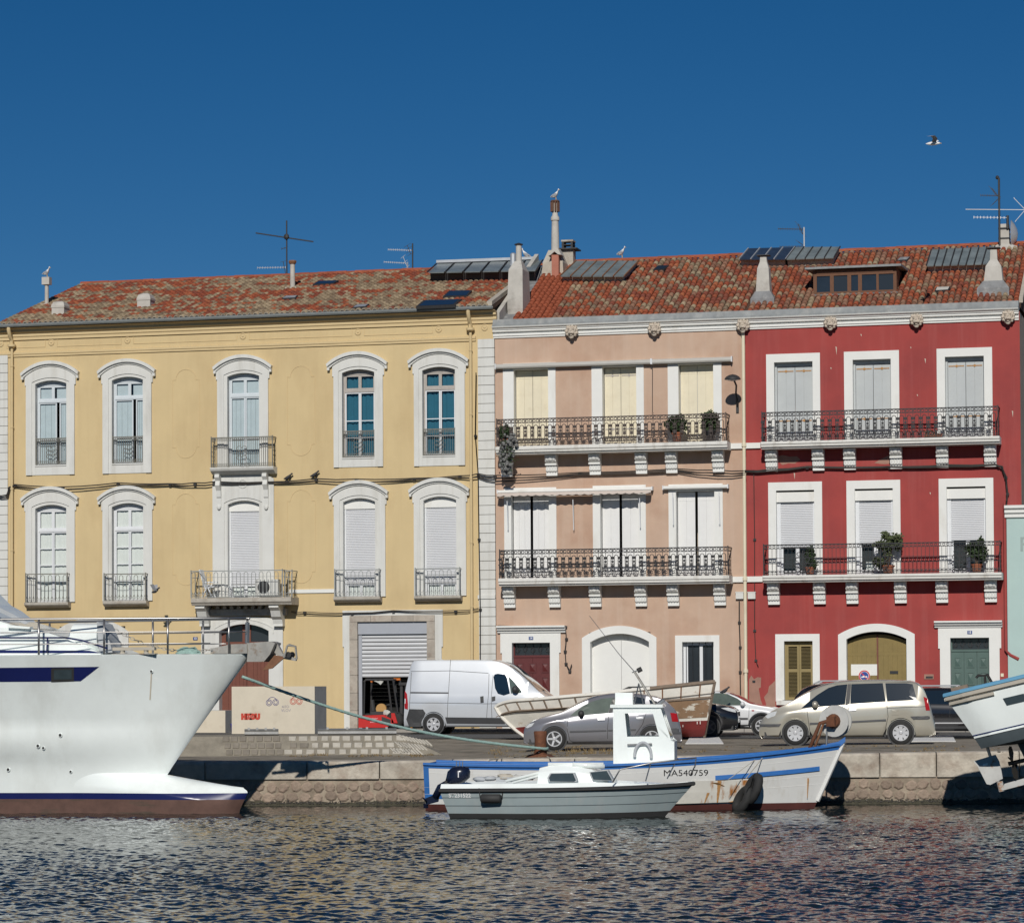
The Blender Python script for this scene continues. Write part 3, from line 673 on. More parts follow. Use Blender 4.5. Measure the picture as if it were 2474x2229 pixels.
# upper balcony of the middle door
x0, x1, z0, z1 = R(508, 1128, 661, 1137, -.45)
b = MB(); prismx(b, [(.0, z0 - .12), (-.25, z0 - .1), (-.45, z0 + .02), (-.50, z1 - .04), (-.50, z1), (.0, z1)], x0, x1); b.build('balcony_slab', 'stone_white', Yh)
railing(Yh, *R(510, 1056, 658, 1124, -.45)[:2], z1 + .03, P(584, 1056, -.45).z, -.44, 'fine', 'iron_worn', side=.42, r=.012)
for px in (531, 645):                        # scrolled consoles that carry it
    c = P(px, 1160).x; zt_ = z0 - .1; zb_ = P(px, 1232).z; b = MB()
    prismx(b, [(0, zt_), (-.34, zt_), (-.36, zt_ - .12), (-.24, zt_ - .25), (-.30, zt_ - .42), (-.16, zt_ - .62), (-.14, zb_ + .5), (-.10, zb_ + .45), (-.10, zb_ + .12), (0, zb_)], c - .09, c + .09)
    b.ball((c, -.11, zb_ + .1), .08, .06, .1); b.build('console', 'stone_white', Yh)
b = MB(); c = P(588, 1160).x; zt_ = P(588, 1168).z
b.ring(arc(c, zt_, .18, 0, 360, 16)[:-1], arc(c, zt_, .13, 0, 360, 16)[:-1], -.095, -.065); b.build('medallion', 'stone_white', Yh)
# lower balcony over the entrance
x0, x1, z0, z1 = R(462, 1443, 710, 1459, -.9)
b = MB(); prismx(b, [(.0, z0 - .03), (-.85, z0 - .03), (-.90, z0 + .05), (-.95, z0 + .09), (-.95, z1), (.0, z1)], x0, x1 - .1)
slab = b.build('balcony_slab', 'old_stone', Yh)
zr = P(585, 1378, -.9).z
railing(Yh, *R(461, 1378, 682, 1440, -.9)[:2], z1 + .03, zr, -.88, 'hoop', 'iron_grey', side=.86, r=.013, top=.016)
railing(Yh, *R(686, 1378, 704, 1440, -.7)[:2], z1 + .03, zr - .02, -.62, 'hoop', 'iron_grey', side=.6, r=.013, top=.016)
for px in (493, 671):
    c = P(px, 1480, -.3).x; zt_ = z0 - .03; zb_ = P(px, 1512, -.3).z; b = MB()
    prismx(b, [(0, zt_), (-.78, zt_), (-.80, zt_ - .1), (-.62, zt_ - .22), (-.5, zt_ - .45), (-.34, zt_ - .55), (-.28, zb_ + .08), (-.30, zb_), (0, zb_)], c - .19, c + .19); b.build('console', 'stone_white', Yh)
b = MB()
for i in range(9): xx = P(520 + i * 17.2, 1470, -.5).x; b.box(xx - .06, xx + .06, -.30, -.02, z0 - .16, z0 - .045)
tag(b.build('dentil_row', 'old_stone', Yh), kind='stuff')
b = MB(); b.box(x0 + .5, x1 - .55, -.22, -.001, z0 - .42, z0 - .17); b.build('lintel_moulding', 'old_stone', Yh)
# entrance
ex0, ex1, _, ezt = ent; ezs = P(591, 1524).z; so0, so1 = R(488, 1520, 685, 1700)[:2]
b = MB(); b.ring(outline(so0, so1, .12, z0 - .6, z0 - .45), outline(ex0, ex1, .12, ezs, ezt), -.08, .34, closed=False); b.build('entrance_surround', 'stone_white', Yh)
b = MB(); b.ring(outline(ex0 - .2, ex1 + .2, ezs - .1, ezs + .12, ezt + .2), outline(ex0 - .16, ex1 + .16, ezs - .1, ezs + .1, ezt + .16), -.1, -.081, closed=False); b.build('arch_moulding', 'stone_white', Yh)
b = MB(); zd = P(591, 1552).z
b.box(ex0, ex1, .26, .32, zd - .08, zd + .04); b.box((ex0 + ex1) / 2 - .17, (ex0 + ex1) / 2 + .17, .25, .33, zd + .041, ezt - .02); b.box(ex0, ex0 + .16, .25, .33, zd + .041, ezs)
dr = b.build('entrance_door', 'door_brown', Yh)
for a, e in ((ex0 + .16, (ex0 + ex1) / 2 - .17), ((ex0 + ex1) / 2 + .17, ex1)): b = MB(); b.box(a, e, .29, .30, zd + .041, ezt); b.build('pane', 'pane_dark', dr)
for k, (a, e) in enumerate(((ex0, (ex0 + ex1) / 2 - .01), ((ex0 + ex1) / 2 + .01, ex1))):
    b = MB(); b.box(a, e, .27, .33, .12, zd - .081); lf = b.build('door_leaf', 'door_brown', dr)
    for i in range(5): bb = MB(); bb.box(a + .12 + i * (e - a - .24) / 5, a + .11 + (i + 1) * (e - a - .24) / 5, .25, .269, .35, zd - .3); bb.build('door_board', 'door_brown', lf)
# left arched opening behind the yacht
lx0, lx1, _, lzt = lar
b = MB(); b.ring(outline(lx0 - .3, lx1 + .25, .12, lzt - .1, P(222, 1493).z), outline(lx0, lx1, .12, lzt - .55, lzt), -.07, .32, closed=False); b.build('arch_surround', 'stone_white', Yh)
b = MB(); b.box(lx0 - .02, lx1 + .02, .22, .30, .12, lzt); b.build('garage_door', 'stone_white', Yh)
# shop garage with half-open roller door
gx0, gx1, _, gzt = gar
go = R(832, 1473, 1068, 1757); gs = R(846, 1486, 1052, 1757)
b = MB(); b.ring([(go[0], .12), (go[0], go[3]), (go[1], go[3]), (go[1], .12)], [(gs[0], .12), (gs[0], gs[3]), (gs[1], gs[3]), (gs[1], .12)], -.06, .02, closed=False)
b.box(go[0] - .05, go[0] - .001, -.06, .02, P(838, 1562).z, go[3]); b.box(go[1] + .001, go[1] + .05, -.06, .02, P(1060, 1562).z, go[3]); b.build('garage_surround', 'stone_white', Yh)
nb_ = 6
for s in range(2):
    a, e = ((gs[0] + .002, gx0), (gx1, gs[1] - .002))[s]
    for i in range(nb_):
        h0, h1 = .12 + (gzt - .12) * i / nb_, .12 + (gzt - .12) * (i + 1) / nb_
        b = MB(); b.box(a, e, -.085, .32, h0 + .006, h1 - .006); b.build('jamb_stone', 'garage_stone', Yh)
for i in range(4):
    a = gs[0] + (gs[1] - gs[0]) * i / 4; e = gs[0] + (gs[1] - gs[0]) * (i + 1) / 4; b = MB(); b.box(a + .006, e - .006, -.085, .32, gzt + .002, gs[3] - .004); b.build('lintel_stone', 'garage_stone', Yh)
zbx = P(949, 1531).z; zsl = P(949, 1635).z
b = MB(); b.box(gx0 + .002, gx1 - .002, .02, .30, zbx, gzt - .004); gd = b.build('roller_door', 'roller_box', Yh)
b = MB(); b.box(gx0 + .002, gx0 + .13, .08, .16, .12, zbx - .002); b.build('guide', 'roller_box', gd); b = MB(); b.box(gx1 - .05, gx1 - .002, .08, .16, .12, zbx - .002); b.build('guide', 'roller_box', gd)
slats(gd, gx0 + .13, gx1 - .05, zsl, zbx - .004, .12, 'roller_grey', .135, each=True)
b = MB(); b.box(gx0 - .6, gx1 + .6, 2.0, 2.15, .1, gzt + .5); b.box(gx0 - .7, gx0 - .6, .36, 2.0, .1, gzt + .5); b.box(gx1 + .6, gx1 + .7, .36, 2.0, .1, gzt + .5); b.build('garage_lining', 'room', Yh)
# entablature: cornice, frieze panels, rosettes
zc = P(600, 788).z; zf = P(600, 834).z
b = MB(); prismx(b, [(.0, zc - .22), (-.06, zc - .22), (-.06, zc - .12), (-.10, zc - .08), (-.10, zc + .02), (-.2, zc + .08), (-.2, zc + .16), (-.32, zc + .24), (-.32, YTOP - .04), (0, YTOP - .04)], yx0, yx1 + .12); b.build('cornice', 'yellow_trim', Yh)
b = MB(); prismx(b, [(.0, zf - .14), (-.05, zf - .14), (-.05, zf - .07), (-.08, zf - .05), (-.08, zf + .02), (0, zf + .05)], yx0, P(1150, 815).x); b.build('frieze_moulding', 'yellow_trim', Yh)
ros = [(2, 830), (124, 827), (308, 822), (587, 812), (865, 802), (1060, 795), (1171, 791)]
for px, py in ros:
    p = P(px, py); b = MB(); b.lathe([(.13, 0), (.13, -.02), (.10, -.035), (.085, -.02), (.05, -.02), (.03, -.045)], p, 'y', 14); b.build('rosette', 'yellow_trim', Yh)
for (a, _), (c, _) in zip(ros[:-2], ros[1:-1]):
    x0, x1, z0, z1 = R(a + 14, (P(0, 0), 815 - .035 * (a - 600) * 0)[1] - 7, c - 14, 815 + 10); zo = P((a + c) / 2, ros[0][1] - .036 * ((a + c) / 2)).z
    b = MB(); b.ring(rect_o(x0, x1, zo - .2, zo + .2), rect_o(x0 + .02, x1 - .02, zo - .18, zo + .18), -.018, .0); b.build('frieze_panel', 'yellow_trim', Yh)
def incised(px0, px1, py0, py1):             # blind panels drawn in thin mouldings on the render
    x0, x1, z0, z1 = R(px0, py0, px1, py1); c = (x0 + x1) / 2; r_ = (x1 - x0) / 2 - .13
    pts = [(x0, z0 + r_), (x0, z1 - .6)] + [(x0 + .12, z1 - .6)] + arc(c, z1 - .6, r_, 180, 0, 10) + [(x1, z1 - .6), (x1, z0 + r_)] + [(x1 - .12, z0 + r_)] + arc(c, z0 + r_, r_, 0, -180, 12)
    b = MB(); b.tube([(x, -.004, z) for x, z in pts], .014, 4, closed=True); b.build('blind_panel', 'yellow_trim', Yh)
incised(417, 481, 880, 1106); incised(694, 760, 872, 1100); incised(417, 481, 1180, 1413); incised(694, 762, 1172, 1408)
# corner piers of white quoin courses
def quoins(H, px0, px1, m, zt, zb=.12, pitch=.345, y=-.06):
    x0, x1 = P(px0, 1250).x, P(px1, 1250).x; n = int((zt - zb) / pitch); p = (zt - zb) / n
    for i in range(n): b = MB(); b.box(x0, x1, y, .005, zb + i * p + .011, zb + (i + 1) * p - .011); b.build('quoin_stone', m, H)
    b = MB(); b.box(x0 + .015, x1 - .015, y + .03, -.001, zb, zt); b.build('quoin_joint', 'old_stone', H)
quoins(Yh, 1157, 1197, 'stone_white', P(1172, 819).z); quoins(Yh, -40, 20, 'stone_white', P(10, 858).z)
b = MB(); xq = P(1177, 1440).x; b.box(xq - .34, xq + .33, -.10, -.061, P(1177, 1446).z, P(1177, 1437).z); b.build('pier_band', 'stone_white', Yh)
b = MB(); x0, x1, z0, z1 = R(700, 1423, 808, 1432); b.box(x0, x1, -.05, -.001, z0, z1); b.build('wall_strip', 'paint_white', Yh)
# gutter and downpipes
b = MB(); prismx(b, [(-.36, YTOP - .02), (-.50, YTOP - .02), (-.53, YTOP + .03), (-.53, YTOP + .10), (-.51, YTOP + .10), (-.50, YTOP + .04), (-.37, YTOP + .04), (-.36, YTOP + .1), (-.34, YTOP + .1), (-.34, YTOP)], yx0, yx1 + .05); b.build('gutter', 'gutter_grey', Yh)
for px in (32, 1140):
    xx = P(px, 1100).x; b = MB()
    b.tube([(xx, -.42, YTOP - .02), (xx, -.44, YTOP - .12), (xx, -.32, YTOP - .35), (xx, -.16, YTOP - .5), (xx, -.14, YTOP - .75)], .075, 8); b.lathe([(.09, -.75), (.16, -.70), (.16, -.62), (.10, -.6)], (xx, -.14, YTOP - .05), 'z', 10)
    b.tube([(xx, -.12, YTOP - .8), (xx, -.12, .15)], .055, 8); o = b.build('downpipe', 'yellow_trim', Yh, smooth=True, angle=40)
    for i in range(6): bb = MB(); zz = YTOP - 1.5 - i * 2.4; bb.lathe([(.07, -.03), (.07, .03)], (xx, -.12, zz), 'z', 8); bb.build('pipe_collar', 'yellow_trim', o)
# number plate of the entrance
p = P(472, 1542, -.01); b = MB(); b.box(p.x - .09, p.x + .09, -.02, 0, p.z - .06, p.z + .06); o = b.build('number_plate', 'plate_blue', Yh); text_part('number', '13', .11, 'plate_white', o, facing(p.x, -.023, p.z), .004)

# ------------------------------------------------------------------------------------------------ shared ornaments
def corbel_mesh(m, w=.42, h=.78, d=.42):
    b = MB(); hw = w / 2
    prismx(b, [(0, 0), (-d, 0), (-d, -.10), (-d * .92, -.26 * h / .78), (-d * .62, -.34 * h / .78), (-d * .55, -.60 * h / .78), (-d * .38, -.66 * h / .78), (-d * .38, -h), (0, -h)], -hw, hw)
    b.ball((0, -d * .95, -.13), hw * .55, .10, .13, 8, 6)
    for s in (-1, 1): b.ball((s * hw * .62, -d * .85, -.15), hw * .42, .13, .12, 8, 5)
    prismx(b, [(-.02, -.36 * h / .78), (-d * .82, -.34 * h / .78), (-d * .82, -.40 * h / .78), (-.02, -.42 * h / .78)], -hw * 1.04, hw * 1.04)
    for i in range(4):
        xx = -hw * .72 + i * hw * .48; b.tube([(xx, -d * .60, -.42 * h / .78), (xx, -d * .52, -.62 * h / .78)], .028, 6)
    me = b.mesh('corbel', m); bm = bmesh.new(); bm.from_mesh(me); bmesh.ops.recalc_face_normals(bm, faces=bm.faces); bm.to_mesh(me); bm.free(); return me
def lion_mesh():
    rs = random.Random(3); b = MB()
    for i in range(22):
        a = 6.283 * i / 22; rr = .235 if i % 2 else .20; b.ball((math.cos(a) * rr, -.06 - .03 * (i % 3), math.sin(a) * rr * .92), .075, .085, .075, 6, 4, .1)
    b.ball((0, -.12, 0), .20, .15, .20, 10, 8); b.ball((0, -.22, -.07), .11, .12, .075, 8, 6); b.ball((0, -.25, .03), .045, .10, .10, 6, 5)
    for s in (-1, 1):
        b.ball((s * .075, -.23, -.09), .06, .08, .045, 6, 5); b.ball((s * .095, -.235, .065), .05, .05, .025, 6, 4); b.ball((s * .19, -.10, .19), .065, .05, .07, 6, 4); b.ball((s * .07, -.21, .13), .075, .06, .04, 6, 4)
    b.ball((0, -.20, -.19), .07, .07, .035, 6, 4); b.ball((0, -.12, -.27), .10, .08, .07, 8, 5, .1)
    b.xf(Matrix.Scale(.84, 4)); me = b.mesh('lion_head', 'lion_stone', smooth=True); return me
def cornice(H, x0, x1, zt, zb, m):
    h = zt - zb; b = MB()
    prismx(b, [(.0, zb), (-.05, zb), (-.05, zb + .16 * h), (-.09, zb + .18 * h), (-.09, zb + .34 * h), (-.05, zb + .37 * h), (-.05, zb + .5 * h), (-.16, zb + .55 * h), (-.16, zb + .70 * h), (-.2, zb + .73 * h), (-.2, zb + .80 * h), (-.28, zb + .9 * h), (-.30, zt), (.0, zt)], x0, x1)
    return b.build('cornice', m, H)
LION = lion_mesh(); CORB = corbel_mesh('paint_white')
def board_shutter(H, x0, x1, z0, z1, y, m, nb=2, gap=0.0, strap=None, straps=(.2, .9)):
    c = (x0 + x1) / 2
    for s, (a, e) in enumerate(((x0, c - gap / 2 - .004), (c + gap / 2 + .004, x1))):
        bk = MB(); bk.box(a + .004, e - .004, y + .022, y + .034, z0 + .004, z1 - .004); lf = bk.build('shutter', m, H)
        for i in range(nb):
            w_ = (e - a) / nb; b = MB(); b.box(a + i * w_ + .004, a + (i + 1) * w_ - .004, y, y + .02, z0, z1); b.build('board', m, lf)
        for q in straps:
            zz = z0 + (z1 - z0) * q; b = MB()
            if strap: b.box(a + .03, e - .05, y - .012, y - .001, zz - .018, zz + .018); b.lathe([(.05, 0), (.05, -.014)], ((a + e) / 2, y - .001, zz), 'y', 6); b.build('strap_hinge', strap, lf)
            else: b.box(a + .03, e - .03, y - .008, y - .001, zz - .012, zz + .012); b.build('strap_hinge', m, lf)
def rect_surround(H, o, i, m, sill=False, y=-.045, d=.34):
    b = MB(); b.ring([(o[0], o[2]), (o[0], o[3]), (o[1], o[3]), (o[1], o[2])], [(i[0], i[2]), (i[0], i[3]), (i[1], i[3]), (i[1], i[2])], y, d, closed=False)
    return b.build('window_surround', m, H)
def balcony(H, px0, px1, pyt, pyb, prt, style, m, corbels, wallx=None, d=.85):
    """slab from picture edges at its front plane; railing to prt; corbels below"""
    x0, x1, z0, z1 = R(px0, pyt, px1, pyb, -d)
    b = MB(); prismx(b, [(0, z0), (-d + .12, z0), (-d + .10, z0 + .05), (-d + .03, z0 + .07), (-d + .02, z0 + .14), (-d - .02, z0 + .17), (-d - .02, z1), (0, z1)], x0, x1); b.build('balcony_slab', 'slab_white', H)
    railing(H, x0 + .04, x1 - .05, z1 + .04, P((px0 + px1) / 2, prt, -d).z, -d + .04, style, m, side=d - .06, r=.0165)
    for cx in corbels: part('corbel', CORB, H, (P(cx, pyb + 20, -.3).x, 0, z0 - .002))
    return x0, x1, z0, z1
# ------------------------------------------------------------------------------------------------ PEACH HOUSE
px0_, px1_ = P(1198, 1300).x, P(1803, 1300).x
ZC0, ZC1 = P(1500, 807).z, P(1500, 780).z     # cornice bottom and top
PT = P(1500, 762).z                           # zinc edge
Ph = thing('peach_house', 'peach rendered house with white framed doors and two black balconies', 'house', ((px0_ + px1_) / 2, 0, 0))
pu = [((1216, 1343), (1242, 1325)), ((1430, 1556), (1456, 1538)), ((1614, 1744), (1640, 1724))]
pl = [((1219, 1345), (1236, 1327), 1178), ((1433, 1561), (1451, 1543), 1172), ((1616, 1747), (1634, 1727), 1169)]
zu0, zu1 = P(1480, 1072).z, P(1480, 886).z; zl0, zl1 = P(1480, 1393).z, P(1480, 1190).z
holes = []
for o, i in pu: r_ = R(i[0], 900, i[1], 1060); holes.append((r_[0] - .05, r_[1] + .05, zu0 - .02, zu1 + .04))
for o, i, _ in pl: r_ = R(i[0], 1200, i[1], 1390); holes.append((r_[0] - .05, r_[1] + .05, zl0 - .02, zl1 + .04))
pd = R(1238, 1552, 1330, 1757); pg = R(1427, 1530, 1569, 1757); pw = R(1649, 1550, 1725, 1690)
holes += [(pd[0] - .05, pd[1] + .05, .12, pd[3] + .05), (pg[0] - .05, pg[1] + .05, .12, pg[3] + .05), (pw[0] - .05, pw[1] + .05, pw[2] - .04, pw[3] + .05)]
wall_mesh(px0_, px1_, .1, ZC1 - .05, holes).build('wall', 'peach_render', Ph); hollow(Ph, px0_, px1_, ZC1 - .06, 12.5, 'grey_render')
for k, (o, i) in enumerate(pu):
    a = R(o[0], 873, o[1], 1060); c = R(i[0], 900, i[1], 1060); zt = P((o[0] + o[1]) / 2, 873 - k * 6 + 4).z
    rect_surround(Ph, (a[0], a[1], zu0, zt), (c[0], c[1], zu0, zu1 - (0 if k else 0)), 'paint_white')
    board_shutter(Ph, c[0] + .02, c[1] - .02, zu0, zu1 - .02, .26, 'shutter_cream', 2, strap='frame_worn' if k == 1 else None)
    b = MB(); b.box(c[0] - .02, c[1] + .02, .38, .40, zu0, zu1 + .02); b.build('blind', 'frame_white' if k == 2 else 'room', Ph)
for k, (o, i, t) in enumerate(pl):
    a = R(o[0], t, o[1], 1390); c = R(i[0], 1200, i[1], 1390); zt = P((o[0] + o[1]) / 2, t).z
    rect_surround(Ph, (a[0], a[1], zl0, zt), (c[0], c[1], zl0, zl1), 'paint_white')
    board_shutter(Ph, c[0] + .02, c[1] - .02, zl0, zl1 - .02, .24, 'shutter_white', 3 if k == 0 else 2, gap=.085)
# awnings
def awning(H, px0, px1, py0, py1, name, m, h=.17, d=.22, valance=0.0):
    a, e = P(px0, py0, -d), P(px1, py1, -d); z = (a.z + e.z) / 2; x0, x1 = a.x, e.x
    b = MB(); prismx(b, [(-.03, z - h / 2), (-d, z - h / 2), (-d - .03, z - h * .2), (-d - .02, z + h * .35), (-d + .04, z + h / 2), (-.03, z + h / 2)], x0, x1); o = b.build(name, m, H)
    for x in (x0 - .04, x1 + .002): bb = MB(); bb.box(x, x + .038, -d - .04, -.01, z - h * .6, z + h * .6); bb.build('end_bracket', 'frame_white', o)
    if valance:
        n = 96; top, bot = [], []
        for i in range(n + 1):
            x = x0 + (x1 - x0) * i / n; ph = i / n * 19 * math.pi; top.append((x, -d - .03 + 0, z - h / 2)); bot.append((x, -d - .33, z - h / 2 - valance - .05 * abs(math.sin(ph))))
        bb = MB(); bb.grid([top, [(x, y - .2, zz - .13) for x, y, zz in top], bot]); bb.build('valance', 'awning_cloth', o, smooth=False)
    return o
awning(Ph, 1198, 1571, 884, 874, 'awning_box', 'awning_grey'); awning(Ph, 1576, 1766, 873, 867, 'awning_box', 'awning_grey')
awning(Ph, 1203, 1574, 1188, 1179, 'awning_box', 'paint_white', h=.12, valance=.10); awning(Ph, 1603, 1757, 1178, 1174, 'awning_box', 'paint_white', h=.13)
for px, py0, py1 in ((1225, 1210, 1280), (1384, 1206, 1280), (1545, 1203, 1275), (1625, 1190, 1268), (1737, 1188, 1266)):
    p, q = P(px, py0, -.3), P(px + 2, py1, -.15); b = MB(); b.tube([p, q], .018, 5); b.build('awning_arm', 'frame_white', Ph)
p, q = P(1576, 882, -.2), P(1576, 995, -.12); b = MB(); b.tube([p, q, q + Vector((.05, 0, -.04))], .011, 4); b.build('awning_crank', 'cable', Ph)
ubx = balcony(Ph, 1197, 1757, 1072, 1091, 1006, 'scroll', 'iron_brown', (1222, 1331, 1436, 1548, 1621, 1734))
lbx = balcony(Ph, 1204, 1762, 1393, 1412, 1325, 'scroll', 'iron_black', (1229, 1338, 1437, 1547, 1625, 1738))
for px0b, px1b, pyb in ((1757, 1838, 1077), (1762, 1843, 1399)):
    a, e, z0, z1 = R(px0b, pyb - 8, px1b, pyb + 8); b = MB(); b.box(a, e, -.09, -.002, z0 + .02, z1 - .02); b.build('string_course', 'paint_white', Ph)
# ground floor
def door_case(H, o, cor, i, pyc0, pyc1, pydoor, label_no, dm, px_no, py_no):
    a = R(o[0], i[3][0], o[1], 1757); zt = P((o[0] + o[1]) / 2, pyc1).z
    op = R(i[0], i[3][0], i[1], 1757)
    b = MB(); b.ring([(a[0], .12), (a[0], zt), (a[1], zt), (a[1], .12)], [(op[0], .12), (op[0], op[3]), (op[1], op[3]), (op[1], .12)], -.06, .36, closed=False)
    zs_ = zt - .75; b.box(a[0] - .06, a[0] - .001, -.06, .01, zs_, zt); b.box(a[1] + .001, a[1] + .06, -.06, .01, zs_, zt); b.build('door_surround', 'paint_white', H)
    c = R(cor[0], pyc0, cor[1], pyc1, -.2); b = MB(); h = c[3] - c[2]
    prismx(b, [(0, zt + .002), (-.10, zt + .002), (-.12, zt + h * .3), (-.2, zt + h * .4), (-.22, zt + h * .7), (-.3, zt + h * .75), (-.3, zt + h), (0, zt + h)], c[0], c[1]); b.build('door_cornice', 'paint_white', H)
    zd = P((i[0] + i[1]) / 2, pydoor).z; y = .20
    b = MB(); b.box(op[0], op[1], y - .02, y + .08, zd - .05, zd + .03); b.box(op[0], op[0] + .05, y - .01, y + .07, zd + .031, op[3]); b.box(op[1] - .05, op[1], y - .01, y + .07, zd + .031, op[3]); d = b.build('front_door', dm, H)
    b = MB(); b.box(op[0] + .05, op[1] - .05, y + .05, y + .06, zd + .03, op[3]); b.build('pane', 'pane_dark', d)
    b = MB(); cz = (zd + op[3]) / 2; w_ = op[1] - op[0]
    for k in range(5):
        cx = op[0] + w_ * (k + .5) / 5; s = 1 if k % 2 else -1
        b.tube([(cx + .10 * math.cos(t) * (1 - t / 12), y + .02, cz + s * .12 * math.sin(t) * (1 - t / 12)) for t in [q * .8 for q in range(10)]], .016, 4)
        b.tube([(cx, y + .02, zd + .03), (cx + .04, y + .02, cz), (cx, y + .02, op[3])], .014, 4)
    b.box(op[0] + .05, op[1] - .05, y + .005, y + .03, op[3] - .04, op[3] - .001); tag(b.build('transom_ironwork', 'iron_black', d, fixn=False), kind='stuff')
    n = 3 if dm == 'door_green' else 2
    for k in range(n):
        p0 = op[0] + w_ * k / n + .004; p1 = op[0] + w_ * (k + 1) / n - .004; b = MB(); b.box(p0, p1, y + .01, y + .07, .14, zd - .051); lf = b.build('door_leaf', dm, d)
    hh = zd - .05 - .14; m_ = 3
    for k in range(m_):
        cx = op[0] + w_ * (k + .5) / m_; hw = w_ / m_ * .30
        for z0, z1 in ((zd - .62, zd - .25), (zd - 1.25, zd - .78), (.35, zd - 1.4)):
            b = MB(); b.ring(rect_o(cx - hw, cx + hw, z0, z1), rect_o(cx - hw + .04, cx + hw - .04, z0 + .04, z1 - .04), y - .015, y + .009)
            b.add([(cx - hw + .05, y + .005, z0 + .05), (cx + hw - .05, y + .005, z0 + .05), (cx + hw - .05, y + .005, z1 - .05), (cx - hw + .05, y + .005, z1 - .05), (cx, y - .03, (z0 + z1) / 2)], [(0, 1, 4), (1, 2, 4), (2, 3, 4), (3, 0, 4)]); b.build('door_panel', dm, d)
    p = P(px_no, py_no, -.06); b = MB(); b.box(p.x - .085, p.x + .085, -.075, -.0605, p.z - .06, p.z + .06); o_ = b.build('number_plate', 'plate_blue', H); text_part('number', label_no, .11, 'plate_white', o_, facing(p.x, -.078, p.z), .004)
door_case(Ph, (1214, 1352), (1200, 1365), (1238, 1330, 0, (1552,)), 1511, 1528, 1584, '14', 'door_red', 1283, 1541)
def garage_arch(H, o, i, oy, iy, m):
    a = R(o[0], oy[0], o[1], 1757); c = R(i[0], iy[0], i[1], 1757); cxo = (o[0] + o[1]) / 2
    zso, zto = P(cxo, oy[1]).z, P(cxo, oy[0]).z; zsi, zti = P(cxo, iy[1]).z, P(cxo, iy[0]).z
    b = MB(); b.ring(outline(a[0], a[1], .12, zso, zto, 18), outline(c[0], c[1], .12, zsi, zti, 18), -.05, .42, closed=False); b.build('arch_surround', m, H)
    return c[0], c[1], zsi, zti
wall_fill = []
def arch_fill(H, g, m):                       # wall above the arch inside the rectangular hole is covered by the surround
    pass
gx0, gx1, gzs, gzt = garage_arch(Ph, (1407, 1587), (1427, 1569), (1511, 1540), (1530, 1550), 'paint_white')
for a, e in ((gx0, (gx0 + gx1) / 2 - .006), ((gx0 + gx1) / 2 + .006, gx1)):
    mid_ = segarch(gx0, gx1, gzs - .25, gzt - .25, 24); poly = [(a, .14)] + [q for q in mid_ if a - 1e-6 <= q[0] <= e + 1e-6]
    if a > gx0: poly = [(a, .14), (a, gzt - .25)] + poly[1:] + [(e, .14)]
    else: poly = poly + [(e, gzt - .25), (e, .14)]
    b = MB(); b.prism(poly, .28, .34); b.build('garage_door_leaf', 'paint_white', Ph)
b = MB(); b.prism(segarch(gx0, gx1, gzs, gzt, 18) + segarch(gx0, gx1, gzs - .25, gzt - .25, 18)[::-1], .34, .40); b.build('door_head', 'slab_white', Ph)
rect_surround(Ph, (*R(1632, 1534, 1739, 1700)[:2], pw[2] - .05, P(1686, 1534).z), pw, 'paint_white')
b = MB(); b.ring(rect_o(*pw), rect_o(pw[0] + .16, pw[1] - .06, pw[2] + .06, pw[3] - .12), .24, .32); b.box((pw[0] + pw[1]) / 2 + .0, (pw[0] + pw[1]) / 2 + .13, .235, .31, pw[2] + .061, pw[3] - .121); w = b.build('window', 'frame_white', Ph)
b = MB(); b.box(pw[0] + .16, pw[1] - .06, .28, .29, pw[2] + .06, pw[3] - .12); b.build('pane', 'pane_dark', w)
b = MB()
for k in range(5): xx = pw[0] + .12 + (pw[1] - pw[0] - .2) * k / 4; b.tube([(xx, .12, pw[2]), (xx, .12, pw[3])], .012, 5)
b.build('window_bars', 'iron_black', w)
# ------------------------------------------------------------------------------------------------ RED HOUSE
rx0, rx1 = P(1804, 1300).x, P(2464, 1000).x
Rh = thing('red_house', 'deep red house with white frames, grey shutters and a dormer', 'house', ((rx0 + rx1) / 2, 0, 0))
ru = [((1852, 1982), (1871, 1964)), ((2040, 2173), (2061, 2153)), ((2264, 2398), (2284, 2378))]
rl = [((1857, 1987), (1876, 1968)), ((2046, 2176), (2066, 2158)), ((2269, 2401), (2288, 2382))]
zru0, zru1, zruo = P(2106, 1061).z, P(2106, 868).z, P(2106, 848).z; zrl0, zrl1, zrlo = P(2112, 1386).z, P(2112, 1180).z, P(2112, 1160).z
holes = []
for (o, i) in ru: r_ = R(i[0], 900, i[1], 1060); holes.append((r_[0] - .05, r_[1] + .05, zru0 - .02, zru1 + .05))
for (o, i) in rl: r_ = R(i[0], 1200, i[1], 1380); holes.append((r_[0] - .05, r_[1] + .05, zrl0 - .02, zrl1 + .05))
rw = R(1895, 1548, 1964, 1690); rg = R(2046, 1525, 2191, 1757); rd = R(2297, 1540, 2391, 1757)
holes += [(rw[0] - .05, rw[1] + .05, rw[2] - .03, rw[3] + .05), (rg[0] - .05, rg[1] + .05, .12, rg[3] + .05), (rd[0] - .05, rd[1] + .05, .12, rd[3] + .05)]
wall_mesh(rx0, rx1, .1, ZC1 - .05, holes).build('wall', 'red_render', Rh)
hollow(Rh, rx0, rx1, ZC1 - .06, 12.5, 'grey_render')
